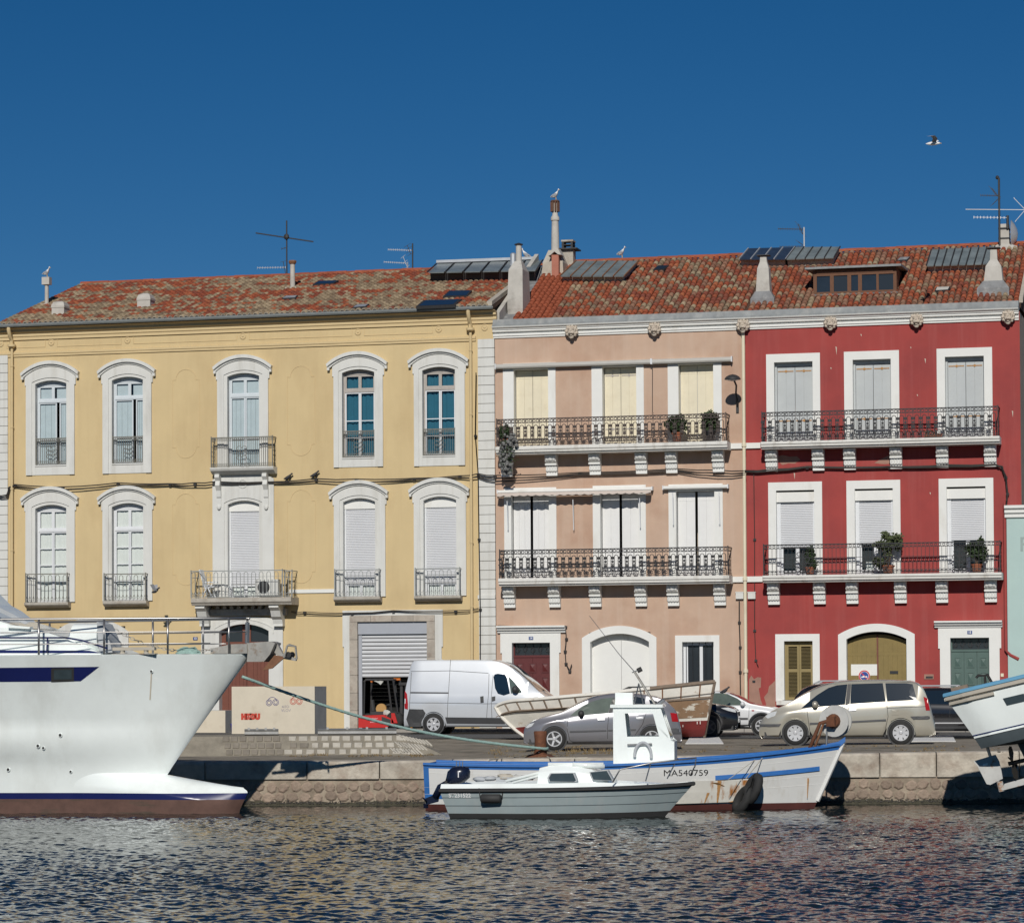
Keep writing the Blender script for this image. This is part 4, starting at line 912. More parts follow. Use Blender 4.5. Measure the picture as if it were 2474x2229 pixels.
for k, (o, i) in enumerate(ru):
    a, c = R(o[0], 850, o[1], 1060), R(i[0], 870, i[1], 1060)
    rect_surround(Rh, (a[0], a[1], zru0, zruo), (c[0], c[1], zru0, zru1), 'paint_white')
    b = MB(); b.ring([(c[0] + .001, zru0), (c[0] + .001, zru1 - .001), (c[1] - .001, zru1 - .001), (c[1] - .001, zru0)], [(c[0] + .07, zru0), (c[0] + .07, zru1 - .14), (c[1] - .03, zru1 - .14), (c[1] - .03, zru0)], .20, .32, closed=False); b.build('shutter_frame', 'shutter_grey', Rh)
    board_shutter(Rh, c[0] + .075, c[1] - .035, zru0, zru1 - .15, .25, 'shutter_grey', 2, strap='rust_strap', straps=(.28, .94))
for k, (o, i) in enumerate(rl):
    a, c = R(o[0], 1160, o[1], 1380), R(i[0], 1180, i[1], 1380)
    rect_surround(Rh, (a[0], a[1], zrl0, zrlo), (c[0], c[1], zrl0, zrl1), 'paint_white')
    b = MB(); b.box(c[0] + .001, c[1] - .001, .06, .3, zrl1 - .42, zrl1 - .06); w = b.build('shutter_box', 'paint_white', Rh)
    b = MB(); b.box(c[0] + .001, c[0] + .14, .15, .26, zrl0, zrl1 - .421); b.build('guide', 'frame_white', w); b = MB(); b.box(c[1] - .08, c[1] - .001, .15, .26, zrl0, zrl1 - .421); b.build('guide', 'frame_white', w)
    zl = zrl0 + (1.02, 1.08, 1.17)[k]; slats(w, c[0] + .14, c[1] - .08, zl, zrl1 - .43, .19, 'roller', .062); cc = (c[0] + c[1]) / 2 + .03
    for s, (p0, p1) in enumerate(((c[0] + .14, cc), (cc, c[1] - .08))):
        leaf(Rh, w, p0, p1, zrl0, zl + .1, .24, 'frame_white', (zrl0 + .14,), .07); pane(w, p0 + .07, p1 - .07, zrl0 + .16, zl + .03, .265)
    b = MB(); b.box(c[0] - .1, c[1] + .1, .55, .57, zrl0, zl + .4); b.build('room_dark_sheet', 'room_dark', w)  # near-black sheet: darkness of the room behind the panes put into colour
    if k == 1: b = MB(); b.box(c[0] + .35, c[0] + .62, .30, .33, zrl0 + .16, zrl0 + .45); b.build('curtain', 'curtain_pale', w)
balcony(Rh, 1838, 2415, 1060, 1077, 989, 'scroll', 'iron_black', (1863, 1976, 2052, 2164, 2276, 2392))
balcony(Rh, 1842, 2420, 1386, 1403, 1312, 'lattice', 'iron_black', (1868, 1979, 2058, 2175, 2275, 2393))
rect_surround(Rh, (*R(1874, 1531, 1981, 1690)[:2], rw[2] - .05, P(1927, 1531).z), rw, 'paint_white')
b = MB(); s_ = R(1876, 1690, 1972, 1702, -.1); b.box(s_[0], s_[1], -.12, .3, s_[2], s_[3] - .02); b.build('sill', 'slab_white', Rh)
b = MB(); b.ring(rect_o(rw[0] + .001, rw[1] - .001, rw[2], rw[3] - .001), rect_o(rw[0] + .06, rw[1] - .03, rw[2] + .03, rw[3] - .12), .16, .24); w = b.build('louvred_shutter', 'louvre_olive', Rh)
cc = (rw[0] + rw[1]) / 2
for p0, p1 in ((rw[0] + .06, cc - .004), (cc + .004, rw[1] - .03)):
    b = MB(); zm = (rw[2] + rw[3]) / 2; b.ring(rect_o(p0, p1, rw[2] + .03, rw[3] - .12), rect_o(p0 + .07, p1 - .07, rw[2] + .10, rw[3] - .2), .17, .21); b.box(p0 + .07, p1 - .07, .17, .21, zm - .06, zm + .06); b.build('shutter_frame', 'louvre_olive', w)
    b = MB(); z = rw[2] + .12
    while z < rw[3] - .22:
        if abs(z - zm) > .07: b.obox(((p0 + p1) / 2, .195, z), ((p1 - p0) / 2 - .07, 0, 0), (0, .018, -.014), (0, .003, .004))
        z += .05
    tag(b.build('louvres', 'louvre_olive', w), kind='stuff')
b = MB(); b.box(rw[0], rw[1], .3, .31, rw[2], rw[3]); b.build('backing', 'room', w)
gx0, gx1, gzs, gzt = garage_arch(Rh, (2026, 2211), (2046, 2191), (1506, 1532), (1525, 1543), 'paint_white')
gd = None
for s, (a, e) in enumerate(((gx0, (gx0 + gx1) / 2 - .03), ((gx0 + gx1) / 2 + .03, gx1))):
    mid_ = segarch(gx0, gx1, gzs - .1, gzt - .1, 24); poly = [q for q in mid_ if a - 1e-6 <= q[0] <= e + 1e-6]
    if s == 0: poly = [(a, .14)] + poly + [(e, poly[-1][1]), (e, .14)]
    else: poly = [(a, .14), (a, poly[0][1])] + poly + [(e, .14)]
    b = MB(); b.prism(poly, .30, .36); lf = b.build('garage_door_leaf', 'door_olive', Rh); n = 6; zr_ = P(2118, 1579).z
    b = MB(); b.box(a + .02, e - .02, .275, .299, zr_ - .06, zr_ + .06); b.build('door_rail', 'door_olive', lf)
    for i in range(n):
        p0 = a + .03 + (e - a - .06) * i / n; p1 = a + .03 + (e - a - .06) * (i + 1) / n - .012
        b = MB(); b.box(p0, p1, .28, .299, .2, zr_ - .062); b.build('door_board', 'door_olive', lf)
        b = MB(); b.box(p0, p1, .285, .299, zr_ + .062, gzs - .12); b.build('door_board', 'door_olive', lf)
    if s == 1: b = MB(); q = R(2150, 1620, 2170, 1627, .28); b.box(*q[:2], .26, .279, q[2], q[3]); b.build('letter_slot', 'iron_black', lf)
    else:
        q = R(2056, 1604, 2119, 1631, .27); b = MB(); b.box(q[0], q[1], .272, .279, q[2], q[3]); b.build('white_patch', 'paint_white', lf)
b = MB(); b.box((gx0 + gx1) / 2 - .029, (gx0 + gx1) / 2 + .029, .28, .35, .14, gzt - .1); b.build('meeting_post', 'door_brown', Rh)
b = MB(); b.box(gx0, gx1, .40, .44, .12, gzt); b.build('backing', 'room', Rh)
door_case(Rh, (2272, 2416), (2257, 2421), (2297, 2391, 0, (1540,)), 1499, 1515, 1570, '15', 'door_green', 2343, 1527)
# no-parking sign on the garage leaf
p = P(2088, 1632, .24); sg = thing('no_parking_sign', 'round blue and red no parking sign on the olive garage door', 'sign', (p.x, .262, p.z - .2))
mat('sign_red', (0.55, 0.03, 0.04), 0.4, var=0); mat('sign_blue', (0.03, 0.07, 0.30), 0.4, var=0)
b = MB(); b.lathe([(.21, .012), (.21, 0)], (p.x, .25, p.z), 'y', 28); b.build('disc', 'plate_white', sg)
b = MB(); b.ring(arc(p.x, p.z, .205, 0, 360, 28)[:-1], arc(p.x, p.z, .165, 0, 360, 28)[:-1], .246, .249); b.build('red_rim', 'sign_red', sg)
b = MB(); b.prism(arc(p.x, p.z, .15, 0, 360, 24)[:-1], .246, .249); b.build('blue_field', 'sign_blue', sg)
b = MB(); d = Vector((.7, 0, -.7)); b.obox((p.x, .244, p.z), (.105, 0, -.105), (.014, 0, .014), (0, .0015, 0)); b.build('red_bar', 'sign_red', sg)
b = MB(); b.prism([(p.x - .11, p.z - .05), (p.x - .10, p.z - .02), (p.x - .06, p.z - .015), (p.x - .04, p.z + .01), (p.x + .0, p.z + .01), (p.x + .02, p.z - .03), (p.x + .0, p.z - .06), (p.x - .1, p.z - .065)], .242, .2435); b.prism([(p.x + .03, p.z - .03), (p.x + .06, p.z + .0), (p.x + .11, p.z - .02), (p.x + .11, p.z - .06), (p.x + .05, p.z - .06)], .242, .2435); b.build('tow_pictogram', 'plate_white', sg)
# bare render patches at the foot, small fittings
def patch_(pts, name, m, H, y=-.004):
    b = MB(); q = [P(a, c) for a, c in pts]; b.prism([(v.x, v.z) for v in q], y, y + .003); return b.build(name, m, H)
patch_([(1815, 1631), (1822, 1640), (1830, 1635), (1839, 1636), (1838, 1660), (1833, 1662), (1838, 1690), (1844, 1705), (1848, 1757), (1810, 1757), (1810, 1640)], 'bare_patch', 'red_bare', Rh)
patch_([(1873, 1643), (1866, 1650), (1858, 1657), (1855, 1672), (1846, 1683), (1851, 1700), (1848, 1757), (1874, 1757)], 'bare_patch', 'red_bare', Rh)
patch_([(1879, 1102), (1890, 1099), (1908, 1103), (1925, 1102), (1934, 1110), (1920, 1120), (1905, 1119), (1890, 1123), (1880, 1114)], 'bare_patch', 'red_bare', Rh)
patch_([(2112, 1118), (2130, 1108), (2150, 1098), (2153, 1112), (2160, 1118), (2140, 1121), (2125, 1120)], 'bare_patch', 'red_bare', Rh)
for px, py, l in ((2020, 847, 20), (2235, 872, 12), (2446, 1000, 16), (2007, 890, 5), (1919, 1150, 16), (2216, 955, 5), (2247, 1192, 6), (2200, 840, 4), (2080, 810, 6)):
    p = P(px, py); b = MB(); b.prism([(p.x - .02, p.z + l * .008), (p.x + .03, p.z + l * .006), (p.x + .015, p.z - l * .008)], -.004, -.002); b.build('paint_chip', 'lion_stone', Rh)
q = R(2233, 1628, 2256, 1640); b = MB(); b.box(q[0], q[1], -.03, -.003, q[2], q[3]); o = b.build('name_plate', 'red_bare', Rh)
q2 = R(2237, 1633, 2254, 1638); b = MB(); b.box(q2[0], q2[1], -.035, -.031, q2[2], q2[3]); b.build('dark_lettering', 'iron_black', o)
q = R(2418, 1626, 2425, 1634); b = MB(); b.box(q[0], q[1], -.03, -.003, q[2], q[3]); b.build('bell_plate', 'shutter_cream', Rh)
q = R(1818, 1643, 1825, 1648); b = MB(); b.box(q[0], q[1], -.03, -.005, q[2], q[3]); b.build('vent_plate', 'iron_black', Rh)
# common cornice with lion heads and zinc edge over both
for H, a, e in ((Ph, px0_ - .05, (px1_ + rx0) / 2), (Rh, (px1_ + rx0) / 2, rx1)):
    cornice(H, a, e, ZC1, ZC0, 'paint_white')
    b = MB(); prismx(b, [(-.24, ZC1 + .002), (-.24, ZC1 + .06), (-.15, ZC1 + .075), (-.10, PT), (.02, PT), (.45, PT - .05), (.45, ZC1 + .002)], a, e); b.build('zinc_edge', 'zinc', H)
for px, py in ((1382, 801), (1582, 795)): part('lion_head', LION, Ph, P(px, py, -.15))
for px, py in ((1796, 787), (2007, 781), (2215, 774), (2436, 766)): part('lion_head', LION, Rh, P(px, py, -.15))
b = MB(); xx = P(1800, 1250).x; b.tube([(xx, -.1, P(1795, 800).z), (xx, -.1, .15)], .06, 8); o = b.build('downpipe', 'shutter_cream', Ph, smooth=True, angle=40)
for zz in (P(1800, 1620).z, P(1798, 1075).z, P(1798, 1398).z): b = MB(); b.lathe([(.09, -.06), (.09, .06)], (xx, -.1, zz), 'z', 10); b.build('pipe_collar', 'shutter_cream', o)
b = MB(); xx = P(2428, 1250).x; b.tube([(xx, -.1, P(2428, 1215).z), (xx, -.1, P(2428, 1570).z), (xx + .15, -.12, P(2434, 1582).z), (xx + .45, -.14, P(2450, 1592).z)], .06, 8); b.build('downpipe', 'red_render', Rh, smooth=True, angle=40)
# ------------------------------------------------------------------------------------------------ TURQUOISE HOUSE at the right edge
tx0, tx1 = P(2434, 1400).x, P(2434, 1400).x + 9.0; tz = P(2455, 1235).z
Th = thing('turquoise_house', 'pale turquoise low house with white cornice at the right edge', 'house', ((tx0 + tx1) / 2, 0, 0))
b = wall_mesh(tx0, tx1, .1, tz, [], y=-.14, t=.4); b.build('wall', 'teal_render', Th); hollow(Th, tx0 + .6, tx1, tz - .1, 9, 'grey_render')
b = MB(); prismx(b, [(-.14, tz - .25), (-.22, tz - .22), (-.22, tz - .1), (-.3, tz - .06), (-.3, tz + .04), (-.4, tz + .1), (-.4, tz + .2), (.3, tz + .25), (.3, tz - .25)], tx0 - .06, tx1); b.build('cornice', 'paint_white', Th)
mat('letter_grey', (0.30, 0.38, 0.36), 0.8, var=.1)
p = P(2467, 1316, -.15); text_part('wall_letter', 'P', .72, 'letter_grey', Th, facing(p.x + .12, -.146, p.z), .01)
# ================================================================ roofs
mat('tile', attr='tint', rough=0.85, var=0.22, scale=7, bump=0.3, bscale=30)
mat('roof_base', (0.075, 0.04, 0.026), 0.95, var=0.3, scale=5)
mat('ridge_red', (0.29, 0.075, 0.034), 0.85, var=0.2, scale=6, objrand=.15)
mat('mortar_grey', (0.42, 0.38, 0.32), 0.95, var=0.2, scale=5)
mat('chimney_grey', (0.47, 0.45, 0.41), 0.9, var=0.14, scale=2.5, color2=(0.3, 0.28, 0.25), c2scale=2, c2lo=.55, c2hi=.8)
mat('lead', (0.20, 0.205, 0.21), 0.7, var=0.3, scale=4, color2=(0.33, 0.33, 0.32), c2scale=3)
mat('brick_red', (0.40, 0.16, 0.11), 0.9, var=0.12, scale=4)
mat('roof_glass', (0.17, 0.20, 0.205), 0.3, var=0.35, scale=1.6, spec=0.5)
mat('roof_glass_dark', (0.022, 0.03, 0.04), 0.12, var=0.2, scale=2, spec=0.6)
mat('solar_cell', (0.03, 0.045, 0.075), 0.2, var=0.2, scale=3)
mat('dark_metal', (0.03, 0.03, 0.032), 0.6, var=0.3, scale=8)
mat('alu', (0.55, 0.56, 0.57), 0.4, metal=0.5, var=0.1)
mat('wood_brown', (0.13, 0.055, 0.025), 0.7, var=0.2, scale=8)
mat('stem_dark', (0.11, 0.055, 0.035), .85, var=.3, scale=8); mat('rust_light', (0.2, 0.095, 0.05), 0.85, var=0.3, scale=8)
mat('gull_white', (0.78, 0.78, 0.77), 0.8, var=0.03); mat('gull_grey', (0.30, 0.31, 0.33), 0.8, var=0.05); mat('beak', (0.6, 0.38, 0.05), 0.6, var=0)
NEW = (0.27, 0.066, 0.028); TAN = [(0.27, 0.205, 0.13), (0.22, 0.16, 0.10), (0.31, 0.24, 0.155), (0.18, 0.13, 0.085)]; RED = [(0.27, 0.065, 0.027), (0.22, 0.05, 0.022), (0.30, 0.09, 0.038), (0.185, 0.05, 0.028)]
BRN = [(0.215, 0.11, 0.07), (0.18, 0.088, 0.055), (0.25, 0.135, 0.085)]
class Roof:
    def __init__(s, H, x0, x1, y0, z0, y1, z1):
        s.H, s.x0, s.x1 = H, x0, x1; s.a = Vector((0, y0, z0)); d = Vector((0, y1 - y0, z1 - z0)); s.L = d.length; s.d = d.normalized(); s.n = Vector((0, -s.d.z, s.d.y)); s.ang = math.atan2(z1 - z0, y1 - y0)
        b = MB(); q = s.n * -.03; A = [Vector((x0, y0, z0)) + q, Vector((x1, y0, z0)) + q, Vector((x1, y1, z1)) + q, Vector((x0, y1, z1)) + q, Vector((x1, 2 * y1 - .3, z0 + .4)), Vector((x0, 2 * y1 - .3, z0 + .4))]
        b.add([v for v in A] + [v - Vector((0, 0, .12)) for v in A], [(0, 1, 2, 3), (3, 2, 4, 5), (0, 6, 7, 1), (1, 7, 8, 2), (2, 8, 10, 4), (3, 9, 6, 0), (5, 11, 9, 3), (4, 10, 11, 5), (6, 9, 8, 7), (9, 11, 10, 8)])
        b.add([Vector((x0 + .06, y0 + .35, z0 - .1)), Vector((x0 + .06, y1, z1 - .1)), Vector((x0 + .06, 2 * y1 - .3, z0 + .3))], [(0, 1, 2)]); b.add([Vector((x1 - .06, y0 + .35, z0 - .1)), Vector((x1 - .06, y1, z1 - .1)), Vector((x1 - .06, 2 * y1 - .3, z0 + .3))], [(0, 1, 2)])
        s.o = b.build('roof', 'roof_base', H, fixn=False)
    def at(s, px, py, lift=0.0):             # the place on the slope seen at a picture position
        d = ray(px, py); p0 = s.a + s.n * lift; t = (p0 - CAM).dot(s.n) / d.dot(s.n); return CAM + d * t
    def pt(s, x, u, h=0.0): return Vector((x, 0, 0)) + s.a + s.d * u + s.n * h
    def tiles(s, tint, pale=False, pitch=.215, expo=.36, skip=None, limit=300):
        prof = [(math.cos(math.radians(t)), max(0, math.sin(math.radians(t)))) for t in (180, 145, 110, 70, 35, 0)]
        def geo(tl=.45, r0=.099, r1=.080):
            v = [(c * r0, 0.0, q * r0 * 1.0 + .014) for c, q in prof] + [(c * r1, tl, q * r1 * .95 + .0) for c, q in prof] + [(c * r0 * .8, 0.004, q * r0 * .58 + .004) for c, q in prof]
            f = [(i, i + 1, i + 7, i + 6) for i in range(5)] + [(12 + i, 13 + i, i + 1, i) for i in range(5)]; return v, f
        v0, f0 = geo(); nc = int((s.x1 - s.x0) / pitch); nr = int(s.L / expo); var = {}; count = 0
        M = Matrix.Rotation(s.ang, 4, 'X'); av, af, ac = [], [], []
        def colour_mesh(me, cols):
            at = me.color_attributes.new('tint', 'FLOAT_COLOR', 'POINT'); at.data.foreach_set('color', np.array(cols, dtype=np.float32).ravel())
        for j in range(nr):
            for i in range(nc):
                x = s.x0 + (i + .5) * pitch; u = j * expo + random.uniform(-.02, .02)
                if skip and skip(x, u): continue
                c = tint(x, u, i, j); k = random.uniform(.9, 1.08); c = (c[0] * k, c[1] * k, c[2] * k)
                rz = random.uniform(-.03, .03); p = s.pt(x + random.uniform(-.012, .012), u - (.04 if j == 0 else 0))
                if count < limit:
                    key = (round(c[0] * 22), round(c[1] * 22), j == 0 and pale)
                    if key not in var:
                        me = bpy.data.meshes.new('roof_tile'); me.from_pydata(v0, [], f0); me.polygons.foreach_set('use_smooth', [True] * 5 + [False] * 5)
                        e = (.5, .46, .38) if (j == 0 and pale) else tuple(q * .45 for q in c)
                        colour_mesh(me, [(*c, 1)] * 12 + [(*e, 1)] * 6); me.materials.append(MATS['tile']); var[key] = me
                    o = part('roof_tile', var[key], s.o, p, (s.ang, 0, rz)); count += 1
                else:
                    n = len(av); cz, sz = math.cos(rz), math.sin(rz)
                    for (a, b_, h) in v0:
                        q = M @ Vector((a, b_, h)); q = Vector((q.x * cz - q.y * sz, q.x * sz + q.y * cz, q.z)) + p; av.append(q)
                    af += [tuple(q + n for q in f) for f in f0]; ac += [(*c, 1)] * 12 + [(c[0] * .45, c[1] * .45, c[2] * .45, 1)] * 6  # inner lip tinted dark as the painted shade of the hollow
        off = Vector(OFF[s.H.name]); me = bpy.data.meshes.new('roof_tiles_beyond'); me.from_pydata([v - off for v in av], [], af)
        me.polygons.foreach_set('use_smooth', ([True] * 5 + [False] * 5) * (len(af) // 10)); colour_mesh(me, ac); me.materials.append(MATS['tile'])
        o = bpy.data.objects.new('roof_tiles_beyond', me); COL.objects.link(o); o.parent = s.o; OFF[o.name] = tuple(off); o['kind'] = 'stuff'
    def ridge(s):
        b = MB(); r_ = .12; pr = [(r_ * math.cos(math.radians(t)), r_ * math.sin(math.radians(t))) for t in (0, 36, 72, 108, 144, 180)]
        b.grid([[(0, a, c) for a, c in pr], [(.44, a * .88, c * .88) for a, c in pr]]); b.add([(0, a, c) for a, c in pr], [tuple(range(6))]); me = b.mesh('ridge_tile', 'ridge_red')
        x = s.x0
        while x < s.x1 - .3: p = s.pt(x, s.L); part('ridge_tile', me, s.o, (x, p.y, p.z + random.uniform(-.01, .01)), (0, -.03, random.uniform(-.03, .03))); x += .40
    def slab(s, name, px, m, h0, h1, parent=None, inset=0.0):
        """flat panel lying on the slope: px = 4 picture corners (lower left, lower right, upper right, upper left)"""
        q = [s.at(*c, lift=h1) for c in px]; c = (q[0] + q[1] + q[2] + q[3]) / 4; q = [c + (v - c) * (1 - inset) for v in q]; dn = s.n * (h1 - h0)
        b = MB(); b.add(q + [v - dn for v in q], [(0, 1, 2, 3), (4, 7, 6, 5), (0, 4, 5, 1), (1, 5, 6, 2), (2, 6, 7, 3), (3, 7, 4, 0)]); o = b.build(name, m, parent or s.H); o['_q'] = [list(v) for v in q]; return o, q
YR = Roof(Yh, -20.55, yx1 + .02, -.42, YTOP + .10, 8.0, P(600, 671, 8.0).z)
PR = Roof(Ph, px0_ + .55, (px1_ + rx0) / 2, .30, PT - .06, 6.5, P(1700, 622, 6.5).z)
RR = Roof(Rh, (px1_ + rx0) / 2, rx1 + .05, .30, PT - .06, 6.5, P(1700, 622, 6.5).z)
def nz(x, y, s=1.0): return math.sin(x * 1.7 * s + 3 * math.sin(y * .9 * s)) * math.cos(y * 1.3 * s + 2 * math.sin(x * .7 * s))
def ty(x, u, i, j): q = .42 + .55 * nz(x * .6, u * 1.4, .8) + .25 * nz(x, u, 2.1) - .12 * (x > -6); return random.choice(RED) if random.random() < q else random.choice(TAN)
def tp(x, u, i, j):
    if i < 7: return NEW
    return random.choice(RED) if random.random() < .42 + .25 * (nz(x, u, .9) > .4) else random.choice(TAN + BRN)
def tr(x, u, i, j): return random.choice(RED + [NEW]) if (random.random() < .5 or i > 44) else random.choice(BRN + BRN + TAN[:2])
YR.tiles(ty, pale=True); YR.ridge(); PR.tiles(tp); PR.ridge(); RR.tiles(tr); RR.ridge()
# ---------------------------------------------------------------- glazed and solar panels
def glazed(roof, px, n, name, glass, bars, h=.28, curb='mortar_grey', h0=.02):
    base, q0 = roof.slab(name, px, curb, h0, h, inset=.05); q = base['_q']; del base['_q']
    q = [Vector(v) for v in roof.slab('tmp_panel', px, glass, h, h + .05)[1]]
    bpy.data.objects.remove(bpy.data.objects['tmp_panel'])
    for i in range(n):
        f0, f1 = i / n, (i + 1) / n; A = q[0].lerp(q[1], f0 + .012), q[0].lerp(q[1], f1 - .012), q[3].lerp(q[2], f1 - .012), q[3].lerp(q[2], f0 + .012)
        b = MB(); b.add(list(A) + [v - roof.n * .04 for v in A], [(0, 1, 2, 3), (4, 7, 6, 5), (0, 4, 5, 1), (1, 5, 6, 2), (2, 6, 7, 3), (3, 7, 4, 0)]); b.build('glass_panel', glass, base)
    b = MB()
    for i in range(n + 1):
        f = i / n; a, c = q[0].lerp(q[1], f), q[3].lerp(q[2], f); b = MB(); b.tube([a + roof.n * .01, c + roof.n * .01], .028, 4); b.build('glazing_bar', bars, base)
    return base
glazed(PR, [(1353, 667), (1508, 667), (1543, 630), (1392, 630)], 6, 'roof_light', 'roof_glass', 'rust_light')
glazed(RR, [(1786, 626), (1898, 626), (1920, 597), (1808, 600)], 4, 'solar_panel', 'solar_cell', 'alu', h=.34)
glazed(RR, [(1899, 626), (2015, 622), (2030, 596), (1921, 597)], 5, 'roof_light', 'roof_glass', 'dark_metal', h=.34)
glazed(RR, [(2238, 642), (2392, 637), (2404, 595), (2250, 603)], 8, 'roof_light', 'roof_glass', 'dark_metal', h=.30)
c_ = glazed(YR, [(1032, 658), (1296, 653), (1312, 628), (1056, 636)], 6, 'ridge_glazing', 'roof_glass', 'dark_metal', h=.42, curb='dark_metal')
b = MB(); a, e = YR.at(1056, 634, .5), YR.at(1300, 625, .5); b.obox((a + e) / 2 + Vector((0, 0, .02)), (e - a) / 2, Vector((0, .12, 0)), Vector((0, 0, .055))); b.build('white_capping', 'alu', c_)
def skylight(roof, px, m='roof_glass_dark'):
    o, q = roof.slab('skylight', px, 'dark_metal', .02, .13); del o['_q']; c = (q[0] + q[1] + q[2] + q[3]) / 4; q = [c + (v - c) * .86 + roof.n * .006 for v in q]
    b = MB(); b.add(q, [(0, 1, 2, 3)]); b.build('pane', m, o, fixn=False)
skylight(YR, [(1005, 740), (1100, 736), (1116, 722), (1023, 725)]); skylight(YR, [(1070, 716), (1130, 714), (1140, 701), (1085, 702)])
skylight(YR, [(755, 687), (806, 684), (818, 677), (770, 678)]); skylight(YR, [(680, 721), (714, 719), (720, 713), (690, 714)], 'alu'); skylight(YR, [(850, 743), (884, 740), (892, 734), (862, 735)], 'alu')
skylight(PR, [(1578, 651), (1604, 650), (1616, 641), (1590, 641)]); skylight(RR, [(2166, 629), (2192, 628), (2200, 620), (2174, 621)], 'lead'); skylight(RR, [(2258, 702), (2292, 700), (2296, 692), (2262, 693)], 'chimney_grey')
# ---------------------------------------------------------------- party wall, flashing
def along(roof, x, u0, u1, w, h, name, m, H, lift=0.0):
    b = MB(); a, c = roof.pt(x, u0, lift), roof.pt(x, u1, lift); b.add([a, a + Vector((w, 0, 0)), a + Vector((w, 0, h)), a + Vector((0, 0, h)), c, c + Vector((w, 0, 0)), c + Vector((w, 0, h)), c + Vector((0, 0, h))],
        [(0, 1, 2, 3), (7, 6, 5, 4), (0, 4, 5, 1), (1, 5, 6, 2), (2, 6, 7, 3), (3, 7, 4, 0)]); return b.build(name, m, H)
xw = yx1 + .03
along(PR, xw, -.25, PR.L * .98, .16, .45, 'party_wall', 'chimney_grey', Ph, 0.0)
along(PR, xw + .161, -.2, PR.L * .95, .40, .06, 'lead_valley', 'lead', Ph, -.05)
along(YR, xw - .22, .1, YR.L * .9, .2, .16, 'verge', 'mortar_grey', Yh, .0)
along(RR, rx1 - .02, .1, RR.L, .14, .16, 'verge', 'mortar_grey', Rh)
# ---------------------------------------------------------------- chimneys, pipes, vents
def stack(H, base, prof, m, name='chimney', cap=None):
    """square tapering stack: prof = [(height, half width x, half depth y), ...]"""
    b = MB(); b.grid([[(base.x + sx * w, base.y + sy * d, base.z + h) for sx, sy in ((-1, -1), (1, -1), (1, 1), (-1, 1))] for h, w, d in prof], closed=True)
    b.add([(base.x + sx * prof[-1][1], base.y + sy * prof[-1][2], base.z + prof[-1][0]) for sx, sy in ((-1, -1), (1, -1), (1, 1), (-1, 1))], [(0, 1, 2, 3)]); return b.build(name, m, H)
def plate(H, c, w, d, t, m, name):
    b = MB(); b.box(c.x - w, c.x + w, c.y - d, c.y + d, c.z, c.z + t); return b.build(name, m, H)
p = PR.at(1262, 742); p = Vector((p.x - .1, 1.7, PR.a.z + .35)); S = 1640 - 0
zt = P(1258, 655, 1.7).z; zc_ = P(1258, 632, 1.7).z; zp = P(1258, 592, 1.7).z
ch = stack(Ph, p, [(-.3, .26, .50), (.25, .30, .62), (.55, .30, .62), (zt - p.z, .27, .52), (zc_ - p.z, .13, .16)], 'chimney_grey')
b = MB(); b.lathe([(.12, zc_ - p.z - .05), (.11, zp - p.z)], (p.x + .0, p.y, p.z), 'z', 12); b.build('chimney_pipe', 'chimney_grey', ch, smooth=True, angle=40); b = MB(); b.lathe([(.16, zp - p.z), (.17, zp - p.z + .03), (.04, zp - p.z + .08)], (p.x, p.y, p.z), 'z', 10); b.build('cowl', 'dark_metal', ch)
q = YR.at(1240, 672); b = MB(); b.lathe([(.12, -.2), (.12, .45), (.16, .47), (.16, .55), (.12, .57), (.12, .95), (.05, 1.0)], q, 'z', 12); b.build('metal_flue', 'alu', Yh, smooth=True, angle=40)
p = Vector((PR.at(1352, 640).x, 5.6, PR.pt(0, PR.L * .86).z)); zb = P(1345, 606, 5.6).z; zt = P(1345, 490, 5.6).z     # tall pipe at the ridge
ch = stack(Ph, p, [(-.5, .45, .5), (zb - p.z - .5, .40, .45), (zb - p.z, .22, .25)], 'mortar_grey'); s_ = zt - zb
b = MB(); b.lathe([(.165, -.1), (.15, s_ * .35), (.135, s_ * .62), (.17, s_ * .63), (.17, s_ * .69), (.11, s_ * .74), (.11, s_)], (p.x, p.y, zb), 'z', 14); b.build('chimney_pipe', 'chimney_grey', ch, smooth=True, angle=40)
b = MB()
for k in range(10): a = 6.283 * k / 10; b.box(p.x + .155 * math.cos(a) - .03, p.x + .155 * math.cos(a) + .03, p.y + .155 * math.sin(a) - .03, p.y + .155 * math.sin(a) + .03, zt - .35, zt + .02)
b.lathe([(.17, .02), (.19, .05), (.15, .1)], (p.x, p.y, zt), 'z', 12); b.build('pot_crown', 'stem_dark', ch)
GULL_TOP = Vector((p.x + .02, p.y, zt + .1))
r_ = R(1337, 618, 1352, 656, 5.2); b = MB(); b.box(r_[0], r_[1] + .03, 4.9, 5.3, r_[2] - .3, r_[3]); o = b.build('brick_pier', 'brick_red', Ph)
b = MB(); b.prism([(r_[0] - .12, r_[3] - .05), (r_[0] + .1, r_[3] + .28), (r_[1], r_[3] + .26), (r_[1] + .15, r_[3] - .02), (r_[1] + .02, r_[3]), ((r_[0] + r_[1]) / 2, r_[3] + .12), (r_[0] - .02, r_[3])], 4.85, 5.4); b.build('tile_hood', 'chimney_grey', o)
r_ = R(1364, 605, 1383, 640, 6.3); p = Vector(((r_[0] + r_[1]) / 2, 6.3, r_[2] - .3))
ch = stack(Ph, p, [(-.2, .24, .24), (r_[3] - p.z, .24, .24)], 'old_stone'); plate(ch, Vector((p.x, p.y, r_[3])), .42, .40, .05, 'dark_metal', 'cap_slab')
for sx in (-1, 1):
    for sy in (-1, 1): b = MB(); b.box(p.x + sx * .18 - .04, p.x + sx * .18 + .04, p.y + sy * .18 - .04, p.y + sy * .18 + .04, r_[3] + .051, r_[3] + .32); b.build('cap_post', 'dark_metal', ch)
